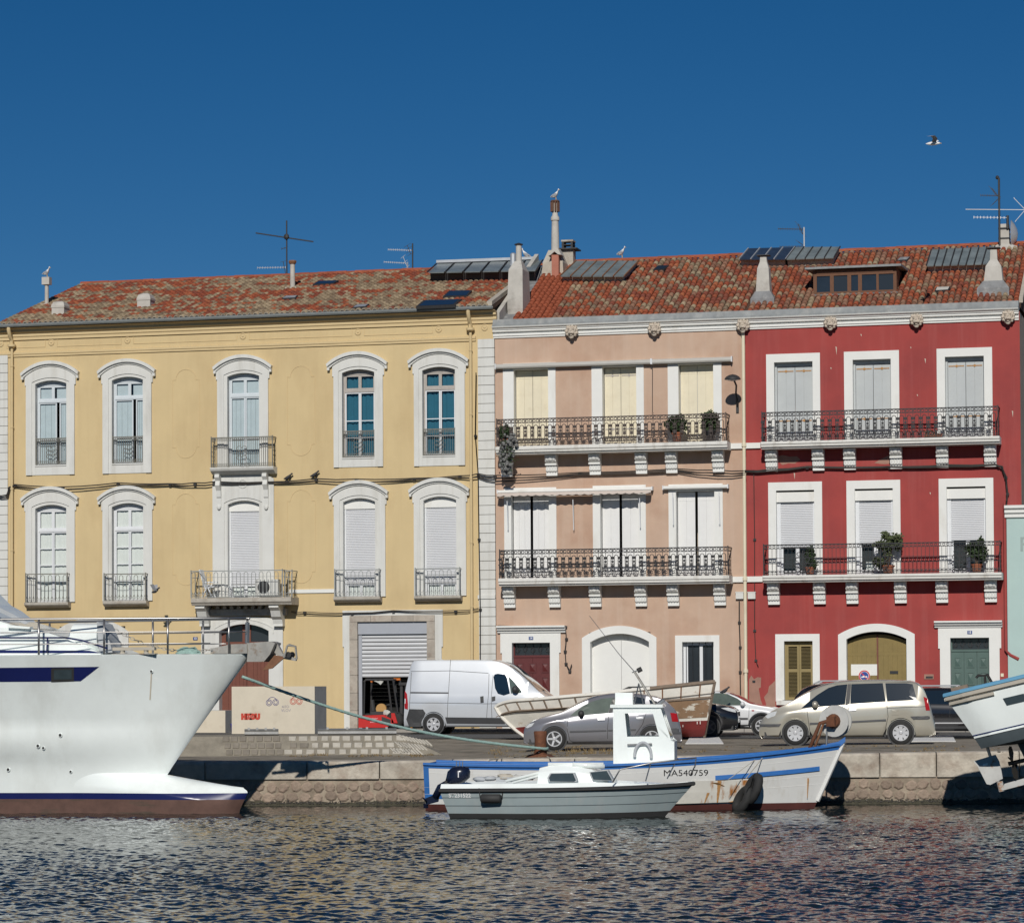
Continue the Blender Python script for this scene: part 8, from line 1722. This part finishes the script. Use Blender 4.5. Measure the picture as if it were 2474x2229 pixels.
b = MB(); b.tube([(o_fn(1, v)[0] + .02, 0, o_fn(1, v)[2]) for v in (0, .2, .4, .6, .8, 1.0)], .06, 6); b.build('stem_post', 'weathered', Ob.t); b = MB(); q = o_fn(0, 1); r_ = o_fn(0, .0)
b.tube([(q[0], q[1], q[2]), (o_fn(0, .5)[0], o_fn(0, .5)[1], o_fn(0, .5)[2]), (r_[0], r_[1], r_[2])], .05, 5); b.build('transom_edge', 'old_timber', Ob.t)
rows = [[(x, -max(0, y - .05), z - .35), (x, 0, z - .32), (x, max(0, y - .05), z - .35)] for i in range(16) for x, y, z in [o_fn(i / 15, 1)]]; b = MB(); b.grid(rows); b.build('deck', 'old_timber', Ob.t)
for x in (1.2, 4.6): b = MB(); b.box(x - .15, x + .15, -.9, .9, -.03, .10); b.build('keel_block', 'old_timber', Ob.t)
text_part('draught_mark', '1', .16, 'weathered', Ob.t, Matrix.Translation((1.02, o_fn(.10, .2)[1] + .03, .42)) @ Matrix.Rotation(math.pi, 4, 'Z') @ Matrix.Rotation(math.pi / 2, 4, 'X')); text_part('draught_mark', 'П', .2, 'weathered', Ob.t, Matrix.Translation((.52, o_fn(.05, .24)[1] + .04, .52)) @ Matrix.Rotation(math.pi, 4, 'Z') @ Matrix.Rotation(math.pi / 2, 4, 'X'))
# ================================================================ fittings, plants and things on the quay
mat('leaf_dark', (0.035, 0.06, 0.022), 0.7, var=.35, scale=9); mat('leaf_grey', (0.17, 0.17, 0.165), 0.8, var=.35, scale=12); mat('leaf_olive', (0.075, 0.095, 0.04), 0.7, var=.3, scale=9); mat('terracotta', (0.30, 0.10, 0.05), 0.85, var=.15, scale=6); mat('stem_brown', (0.09, 0.06, 0.04), .9, var=.2)
mat('block_cream', (0.62, 0.56, 0.45), 0.9, var=0.07, scale=2.5, color2=(0.47, 0.40, 0.30), c2scale=1.6, c2lo=.58, c2hi=.8); mat('block_grey', (0.46, 0.45, 0.42), .9, var=.12, scale=3); mat('spray_red', (0.52, 0.06, 0.035), .7, var=.05); mat('spray_blue', (0.06, 0.06, 0.22), .7, var=.05); mat('spray_white', (0.62, 0.58, 0.5), .7, var=.05); mat('tub_blue', (0.02, 0.03, 0.45), .5, var=.1)
def foliage(b, c, rx, ry, rz, n, s, hang=0.0):
    for i in range(n):
        while True:
            d = Vector((random.uniform(-1, 1), random.uniform(-1, 1), random.uniform(-1, 1)))
            if .25 < d.length < 1: break
        k = 1 + .25 * math.sin(d.x * 5 + c[0]) * math.cos(d.z * 6); p = Vector(c) + Vector((d.x * rx * k, d.y * ry * k, d.z * rz * k)); a = Vector((random.gauss(0, 1), random.gauss(0, 1), random.gauss(0, 1) - hang)).normalized(); t = a.orthogonal().normalized() * s * random.uniform(.3, .5); a *= s * random.uniform(.7, 1.3)
        b.add([p, p + a * .5 + t, p + a, p + a * .5 - t], [(0, 1, 2, 3)])
def potted(label, px, pyb, Y, pot_r, pot_h, crown, m='leaf_dark', n=420, s=.10, stems=(), z=None, potm='terracotta'):
    p = P(px, pyb, Y)
    if z is not None: p.z = z
    t = thing('potted_plant', label, 'plant', tuple(p), group=None); b = MB(); b.lathe([(pot_r * .72, 0), (pot_r * .95, pot_h * .8), (pot_r * 1.08, pot_h * .82), (pot_r * 1.08, pot_h), (pot_r * .9, pot_h), (pot_r * .85, pot_h * .9)], p, 'z', 14); b.build('pot', potm, t, smooth=True, angle=40)
    b = MB(); b.tube([p + Vector((0, 0, pot_h * .8)), p + Vector((.02, 0, pot_h + .1))], .02, 5)
    for (dx, dz, cx, cz) in stems: b.tube([p + Vector((0, 0, pot_h * .8)), p + Vector((dx * .5, 0, pot_h + dz * .6)), p + Vector((dx, 0, pot_h + dz))], [.025, .018, .01], 5)
    b.build('stem', 'stem_brown', t); b = MB()
    for (dx, dz, rx, rz, k) in crown: foliage(b, p + Vector((dx, 0, pot_h + dz)), rx, min(rx, .28), rz, int(n * k), s)
    tag(b.build('leaves', m, t, fixn=False), kind='stuff'); return t
zu = P(1480, 1072, -.85).z + .02; zl_r = P(2130, 1386, -.85).z + .02
potted('dark bushy plant in a clay pot at the left end of the upper peach balcony', 1222, 1062, -.60, .15, .28, [(0, .24, .26, .26, 1.4)], z=zu)
potted('round dark bush in a clay pot on the right half of the upper peach balcony', 1636, 1062, -.55, .19, .36, [(0, .30, .40, .32, 2.2)], z=zu)
potted('dark bush in a black pot at the right end of the upper peach balcony', 1716, 1062, -.55, .20, .40, [(0, .32, .32, .36, 2.0)], z=zu, potm='iron_black')
potted('slim spiky plant in a brown pot on the lower red balcony, left window', 1957, 1384, -.5, .17, .28, [(0.02, .38, .16, .40, .9), (.12, .1, .14, .15, .3)], z=zl_r, m='leaf_dark', s=.10)
potted('leggy shrub with trunk in a clay pot on the lower red balcony, middle window', 2146, 1384, -.5, .22, .30, [(-.32, .75, .2, .12, .4), (.28, .95, .26, .14, .6), (.0, .62, .14, .35, .6), (-.05, 1.05, .16, .14, .4), (.36, .7, .14, .16, .3), (-.3, .12, .22, .14, .4)], m='leaf_olive', s=.11, z=zl_r, stems=((-.32, .75, 0, 0), (.28, .95, 0, 0), (.02, 1.05, 0, 0)))
potted('bushy oleander in a clay pot on the lower red balcony, right window', 2360, 1384, -.5, .19, .30, [(-.12, .5, .28, .26, .9), (.15, .45, .22, .34, .8), (.16, .8, .08, .14, .2)], m='leaf_dark', s=.11, z=zl_r, stems=((-.15, .5, 0, 0), (.15, .6, 0, 0)))
pz = P(2255, 1056, -.6); t = thing('window_box', 'low red flower box on the upper red balcony with dry stems', 'plant', (pz.x, -.6, P(2130, 1060, -.85).z + .02)); b = MB(); b.box(pz.x - .32, pz.x + .32, -.68, -.52, t.location.z, t.location.z + .14); b.build('trough', 'terracotta', t); b = MB(); foliage(b, (pz.x - .1, -.6, t.location.z + .2), .25, .08, .1, 50, .06); tag(b.build('leaves', 'leaf_olive', t), kind='stuff')
hp = P(1228, 1092, -.95); t = thing('hanging_plant', 'grey mass of dried hanging flowers below the upper peach balcony', 'plant', tuple(P(1225, 1140, -.95)))
b = MB()
for cx, cz, rx, rz in ((1232, 1062, .34, .22), (1227, 1085, .36, .25), (1224, 1108, .30, .25), (1222, 1130, .18, .22)):
    q = P(cx, cz, -.95)
    for i in range(26): d = Vector((random.uniform(-1, 1), random.uniform(-.6, .6), random.uniform(-1, 1))); b.ball(q + Vector((d.x * rx * .8, d.y * .25, d.z * rz)), random.uniform(.05, .085), n=6, m=4, jit=.3)
b.build('flower_heads', 'leaf_grey', t); b = MB(); foliage(b, P(1226, 1095, -.92), .36, .28, .6, 260, .08, .5); tag(b.build('leaves', 'leaf_dark', t, fixn=False), kind='stuff'); b = MB(); b.tube([P(1225, 1062, -.9), P(1225, 1140, -.92)], .02, 5); b.build('stem', 'stem_brown', t)
# wall lamp of the peach house
lp = P(1782, 984); t = thing('wall_lamp', 'dark street lamp on a bent arm on the peach wall', 'lamp', tuple(lp)); hd_ = P(1770, 914, -1.05)
b = MB(); b.tube([lp + Vector((0, -.02, 0)), lp + Vector((0, -.12, .28)), lp + Vector((-.02, -.22, .52)), Vector((hd_.x + .06, -.62, hd_.z - .22)), Vector((hd_.x + .02, -.95, hd_.z - .02))], .035, 7); b.build('arm', 'dark_metal', t, smooth=True); b = MB(); b.box(lp.x - .05, lp.x + .05, -.05, 0, lp.z - .2, lp.z + .2); b.build('wall_plate', 'dark_metal', t)
b = MB(); b.lathe([(.30, -.04), (.29, 0), (.24, .06), (.14, .12), (.02, .15)], hd_, 'z', 18); b.build('lamp_head', 'dark_metal', t, smooth=True, angle=50); b = MB(); b.lathe([(.05, -.10), (.2, -.07), (.24, -.041)], hd_, 'z', 16); b.build('lens', 'lamp_clear', t, smooth=True)
# cables on the fronts
def cable(label, pts, r=.022, Y=-.14, n=1, drop=8):
    t = thing('facade_cable', label, 'cable', tuple(P(*pts[len(pts) // 2], Y)))
    for k in range(n):
        q = [P(x, y + k * drop * (.6 + .4 * math.sin(i * 1.9)), Y) for i, (x, y) in enumerate(pts)]; d = []
        for i in range(len(q) - 1):
            m_ = max(2, int((q[i + 1] - q[i]).length / .6)); d += [q[i].lerp(q[i + 1], j / m_) - Vector((0, 0, .03 * math.sin(math.pi * j / m_))) for j in range(m_)]
        d.append(q[-1]); b = MB(); b.tube(d, r, 5); b.build('wire', 'cable', t, smooth=True)
    for i, (x, y) in enumerate(pts[1:-1]): p = P(x, y + 3, Y); b = MB(); b.box(p.x - .05, p.x + .05, Y, -.001, p.z - .04, p.z + .04); b.build('clip', 'dark_metal', t)
cable('black cable bundle strung between the two window rows of the yellow house', [(-10, 1196), (16, 1195), (22, 1176), (35, 1170), (150, 1176), (284, 1166), (410, 1168), (470, 1166), (520, 1163), (640, 1164), (763, 1156), (860, 1157), (1000, 1155), (1110, 1149), (1156, 1144)], .024, n=2)
cable('black cable bundle crossing the peach house under the upper balcony', [(1156, 1144), (1195, 1148), (1400, 1141), (1634, 1132), (1735, 1135), (1800, 1137)], .022, n=3)
cable('thick black cable across the red house turning down at its right end', [(1800, 1137), (1860, 1134), (1950, 1127), (2150, 1127), (2290, 1123), (2405, 1121), (2420, 1126), (2430, 1150), (2434, 1190), (2430, 1225)], .034, n=2, drop=4)
cable('thin cable above the roller door of the yellow house', [(704, 1476), (735, 1477), (850, 1480), (950, 1474), (1100, 1474), (1156, 1469)], .014, n=2, drop=4)
cable('vertical black cables down the yellow house beside the right pier', [(1150, 900), (1148, 1050), (1155, 1144), (1157, 1300), (1160, 1469), (1160, 1640)], .02, n=2, drop=0)
cable('black service cable hooked beside the red entrance door', [(1202, 1511), (1366, 1511), (1368, 1540), (1365, 1570), (1367, 1600), (1376, 1618), (1381, 1604)], .02, -.1)
cable('grey-black riser on the peach wall beside the downpipe', [(1786, 1452), (1786, 1500), (1788, 1560), (1788, 1620), (1790, 1755)], .025, -.08)
cable('thin black wire hanging at the left edge of the red wall', [(1821, 1135), (1823, 1300), (1823, 1520), (1826, 1592), (1832, 1610)], .016, -.06)
for px, lab in ((1788, 'white junction box left of the downpipe on the peach wall'), (1817, 'white junction box right of the downpipe on the red wall')):
    q = P(px, 1439); b = MB(); b.box(q.x - .14, q.x + .14, -.13, 0, q.z - .11, q.z + .12); b.box(q.x - .155, q.x + .155, -.14, -.005, q.z + .121, q.z + .15); tag(b.build('junction_box', 'stone_white'), lab, 'box')
# birds on and near the cables
mat('pigeon', (0.035, 0.035, 0.04), .7, var=.2)
def pigeon(label, p, s=1.0, fly=False):
    t = thing('pigeon', label, 'bird', tuple(p)); b = MB(); b.grid([[p + Vector((u * .16 * s, r * s * math.cos(a), (.07 + dz + r * math.sin(a)) * s)) for a in [6.283 * k / 8 for k in range(8)]] for u, r, dz in ((-1, .015, -.02), (-.5, .05, 0), (0, .065, .03), (.4, .05, .08), (.55, .035, .12), (.75, .03, .14), (.9, .01, .13))], closed=True); b.build('body', 'pigeon', t, smooth=True)
    for sd in (-1, 1):
        b = MB()
        if fly: b.add([p + Vector((.06, sd * .04, .1)), p + Vector((-.06, sd * .05, .09)), p + Vector((-.16, sd * .22, .34)), p + Vector((-.02, sd * .2, .36))], [(0, 1, 2, 3)])
        else: b.add([p + Vector((.05, sd * .06, .11)), p + Vector((-.02, sd * .068, .06)), p + Vector((-.18, sd * .03, .04)), p + Vector((-.08, sd * .05, .10))], [(0, 1, 2, 3)]); 
        b.build('wing', 'gull_grey' if fly else 'pigeon', t)
    if not fly: b = MB(); b.tube([p + Vector((0, 0, .03)), p], .01, 4); b.build('leg', 'beak', t)
pigeon('pigeon perched on the cable left of the fourth yellow window', P(697, 1160, -.14), 1.2); pigeon('pigeon perched on the cable nearest the fourth yellow window hood', P(761, 1154, -.14), 1.2); pigeon('pigeon flying past the second yellow window guard', P(377, 1434, -2.0), 1.1, True); pigeon('dark pigeon standing on the roof of the small white car', P(1752, 1676, -9.6), 1.1)
# furniture on the yellow balcony
zb_ = P(585, 1443, -.9).z + .03
def bal(px, py, y): q = P(px, py, y); return q
t = thing('reclining_chair', 'white plastic reclining chair on the yellow house balcony', 'chair', (P(505, 1440, -.5).x, -.5, zb_)); cx = t.location.x
for y in (-.68, -.32):
    b = MB(); b.tube([(cx - .22, y, zb_), (cx + .06, y, zb_ + .52)], .025, 5); b.build('leg', 'frame_white', t); b = MB(); b.tube([(cx + .2, y, zb_), (cx - .05, y, zb_ + .5)], .025, 5); b.build('leg', 'frame_white', t); b = MB(); b.box(cx - .1, cx + .3, y - .03, y + .03, zb_ + .56, zb_ + .60); b.build('armrest', 'frame_white', t)
b = MB(); b.obox((cx - .22, -.5, zb_ + .72), (.10, 0, -.34), (0, .2, 0), (.02, 0, .006)); b.build('backrest', 'frame_white', t); b = MB(); b.obox((cx + .1, -.5, zb_ + .38), (.22, 0, .04), (0, .2, 0), (0, 0, .02)); b.build('seat', 'frame_white', t)
t = thing('plastic_table', 'small white plastic table in the middle of the yellow balcony', 'table', (P(572, 1440, -.5).x, -.5, zb_)); cx = t.location.x
b = MB(); b.box(cx - .28, cx + .28, -.72, -.28, zb_ + .38, zb_ + .41); b.build('tabletop', 'frame_white', t)
for dx in (-.25, .25):
    for y in (-.68, -.32): b = MB(); b.tube([(cx + dx, y, zb_), (cx + dx * .9, y, zb_ + .38)], .025, 5); b.build('leg', 'frame_white', t)
q = P(648, 1420, -.4); t = thing('air_conditioner', 'grey air conditioning unit with dark grille on the yellow balcony', 'appliance', (q.x, -.4, zb_)); b = MB(); b.box(q.x - .44, q.x + .44, -.58, -.25, zb_ + .05, zb_ + .66); b.build('casing', 'stone_white', t); b = MB(); b.lathe([(.24, 0), (.24, -.015), (.05, -.03)], (q.x - .12, -.581, zb_ + .36), 'y', 18); b.build('fan_grille', 'dark_metal', t)
for dx in (-.3, .3): b = MB(); b.box(q.x + dx - .04, q.x + dx + .04, -.56, -.28, zb_, zb_ + .049); b.build('foot', 'dark_metal', t)
# ---------------------------------------------------------------- graffiti block on the embankment
g0 = G(560, 1772, ETOP - .015); g1 = G(761, 1771, ETOP - .015); bd = (g1 - g0); bd.z = 0; BL = bd.length / math.cos(math.radians(17)); bd = Vector((1, 0, 0)); bn = Vector((-bd.y, bd.x, 0)); sc_ = pxm(g0)
t = thing('concrete_block', 'cream concrete block with red and blue graffiti tags', 'concrete block', tuple((g0 + g1) / 2)); Hb = (1772 - 1658) / sc_
def bp_(u, w, z): return g0 + bd * u + bn * w + Vector((0, 0, z))
b = MB(); b.add([bp_(u, w, z) for u in (0, BL) for w in (0, .06) for z in (0, Hb)], [(0, 1, 3, 2), (4, 6, 7, 5), (0, 4, 5, 1), (2, 3, 7, 6), (0, 2, 6, 4), (1, 5, 7, 3)]); bo = b.build('painted_face', 'block_cream', t); b = MB(); b.add([bp_(u, w, z) for u in (.005, BL - .003) for w in (.0605, 1.05) for z in (0, Hb - .004)], [(0, 1, 3, 2), (4, 6, 7, 5), (0, 4, 5, 1), (2, 3, 7, 6), (0, 2, 6, 4), (1, 5, 7, 3)]); b.build('block_body', 'block_grey', t)
def spray(name, txt, px, py, size, m, bold, rot=0):
    u = (px - 560) / 201 * BL; z = (1772 - py) / sc_; M = Matrix.Translation(bp_(u, -.004 if m != 'spray_white' else -.007, z)) @ Matrix.Rotation(math.atan2(bd.y, bd.x), 4, 'Z') @ Matrix.Rotation(math.pi / 2, 4, 'X') @ Matrix.Rotation(rot, 4, 'Z'); text_part(name, txt, size, m, bo, M, bold)
spray('graffiti', 'HKDU', 606, 1731, .185, 'spray_red', .026); spray('graffiti', 'KD', 604, 1731, .12, 'spray_white', -.004); spray('graffiti', '·KEO·', 691, 1707, .10, 'spray_blue', -.002); spray('graffiti', 'VLOV', 692, 1716, .11, 'spray_blue', -.002)
for cx, cy, m in ((651, 1697, 'spray_blue'), (667, 1696, 'spray_blue'), (709, 1694, 'spray_red'), (724, 1694, 'spray_red')):
    for r in (.085, .05):
        u, z = (cx - 560) / 201 * BL, (1772 - cy) / sc_; b = MB(); b.tube([bp_(u + r * math.cos(a), -.002, z + r * math.sin(a)) for a in [6.283 * k / 14 for k in range(14)]], .008, 4, closed=True); b.build('graffiti_ring', m, bo)
for cx, cy, m in ((659, 1689, 'spray_blue'), (716, 1687, 'spray_red')):
    u, z = (cx - 560) / 201 * BL, (1772 - cy) / sc_; b = MB(); b.tube([bp_(u + .13 * math.cos(math.radians(a)), -.002, z - .06 + .12 * math.sin(math.radians(a))) for a in range(10, 171, 20)], .008, 4); b.build('graffiti_arc', m, bo)
q = G(536, 1769, ETOP - .02); t2 = thing('concrete_block', 'plain small concrete block half hidden behind the yacht stem', 'concrete block', tuple(q)); b = MB(); b.box(q.x - 1.1, q.x + .11, q.y, q.y + .8, q.z, q.z + .62); b.build('block_body', 'block_grey', t2); b = MB(); b.box(q.x - 1.1, q.x + .11, q.y - .02, q.y - .001, q.z, q.z + .62); b.build('front_face', 'block_cream', t2)
q = G(553, 1770, ETOP - .02); b = MB(); b.lathe([(.10, 0), (.13, .24), (.14, .25), (.12, .255), (.10, .05)], q + Vector((0, .5, 0)), 'z', 12); tag(b.build('plastic_tub', 'tub_blue', smooth=True), 'bright blue plastic tub between the two concrete blocks', 'tub')
# ---------------------------------------------------------------- rusty bollard and ropes
q = GG(1306, 1828); t = thing('mooring_bollard', 'rusty mooring bollard on the quay before the grey hatchback', 'bollard', tuple(q)); b = MB(); b.lathe([(.17, 0), (.15, .2), (.145, .42), (.165, .60), (.15, .63), (.12, .63), (.10, .60)], q, 'z', 16); b.build('post', 'rust', t, smooth=True, angle=50); b = MB(); b.add([q + Vector(v) for v in ((-.34, -.26, 0), (.28, -.26, 0), (.30, .26, 0), (-.3, .26, 0), (-.22, -.18, .07), (.2, -.18, .07), (.2, .18, .07), (-.2, .18, .07))], [(0, 1, 5, 4), (1, 2, 6, 5), (2, 3, 7, 6), (3, 0, 4, 7), (4, 5, 6, 7)]); b.build('base', 'rust', t)
BOL = q
A = P(585, 1634, -42.85); Bq = BOL + Vector((.17, -.14, .20)); d = []
for i in range(41): s_ = i / 40; d.append(A.lerp(Bq, s_) - Vector((0, 0, .30 * math.sin(math.pi * s_))))
d += [BOL + Vector((.19 * math.cos(a), .19 * math.sin(a), .21)) for a in (-.3, .5, 1.3, 2.2, 3.1, 4.0)]
b = MB(); n = len(d); b.tube(d, .034, 7)
for k in range(2):                                       # the lay of the rope
    tw = []
    for i in range(n * 4):
        f = i / (n * 4 - 1) * (n - 1); j = min(n - 2, int(f)); p = d[j].lerp(d[j + 1], f - j); a = i * .9 + k * 3.14; tw.append(p + Vector((0, math.cos(a) * .018, math.sin(a) * .018)))
    b.tube(tw, .022, 5)
tag(b.build('mooring_rope', 'rope_teal', smooth=True, fixn=False), 'thick pale teal mooring rope from the yacht bow to the rusty bollard', 'rope')
for pts, lab in (([(1306, 1816), (1285, 1822), (1240, 1830), (1180, 1836)], 'thin pale line running left from the bollard foot'), ([(1306, 1812), (1318, 1826), (1330, 1833), (1420, 1832)], 'thin pale line running right from the bollard foot')):
    q_ = [GG(*c) + Vector((0, 0, .015)) for c in pts]; q_[0] = BOL + Vector((.0, -.17, .12)); b = MB(); b.tube(q_, .018, 5); tag(b.build('mooring_line', 'rope_pale'), lab, 'rope')
# ---------------------------------------------------------------- groups of like things
GROUPS = {'seagull': 'seagulls about the roofs', 'pigeon': 'pigeons about the fronts', 'potted_plant': 'potted plants on the balconies', 'television_aerial': 'television aerials on the ridges', 'facade_cable': 'cables fixed along the fronts', 'parked_car': 'cars parked along the quay',
          'hatchback_car': 'cars parked along the quay', 'minivan': 'cars parked along the quay', 'barrier_rail': 'barrier rails lying on the bank', 'concrete_block': 'concrete blocks on the bank', 'junction_box': 'junction boxes by the downpipe', 'mooring_line': 'thin lines at the bollard',
          'yellow_house': 'row of houses facing the quay', 'peach_house': 'row of houses facing the quay', 'red_house': 'row of houses facing the quay', 'turquoise_house': 'row of houses facing the quay'}
for o in SC.objects:
    if o.parent is None and o.name.split('.')[0] in GROUPS: o['group'] = GROUPS[o.name.split('.')[0]]
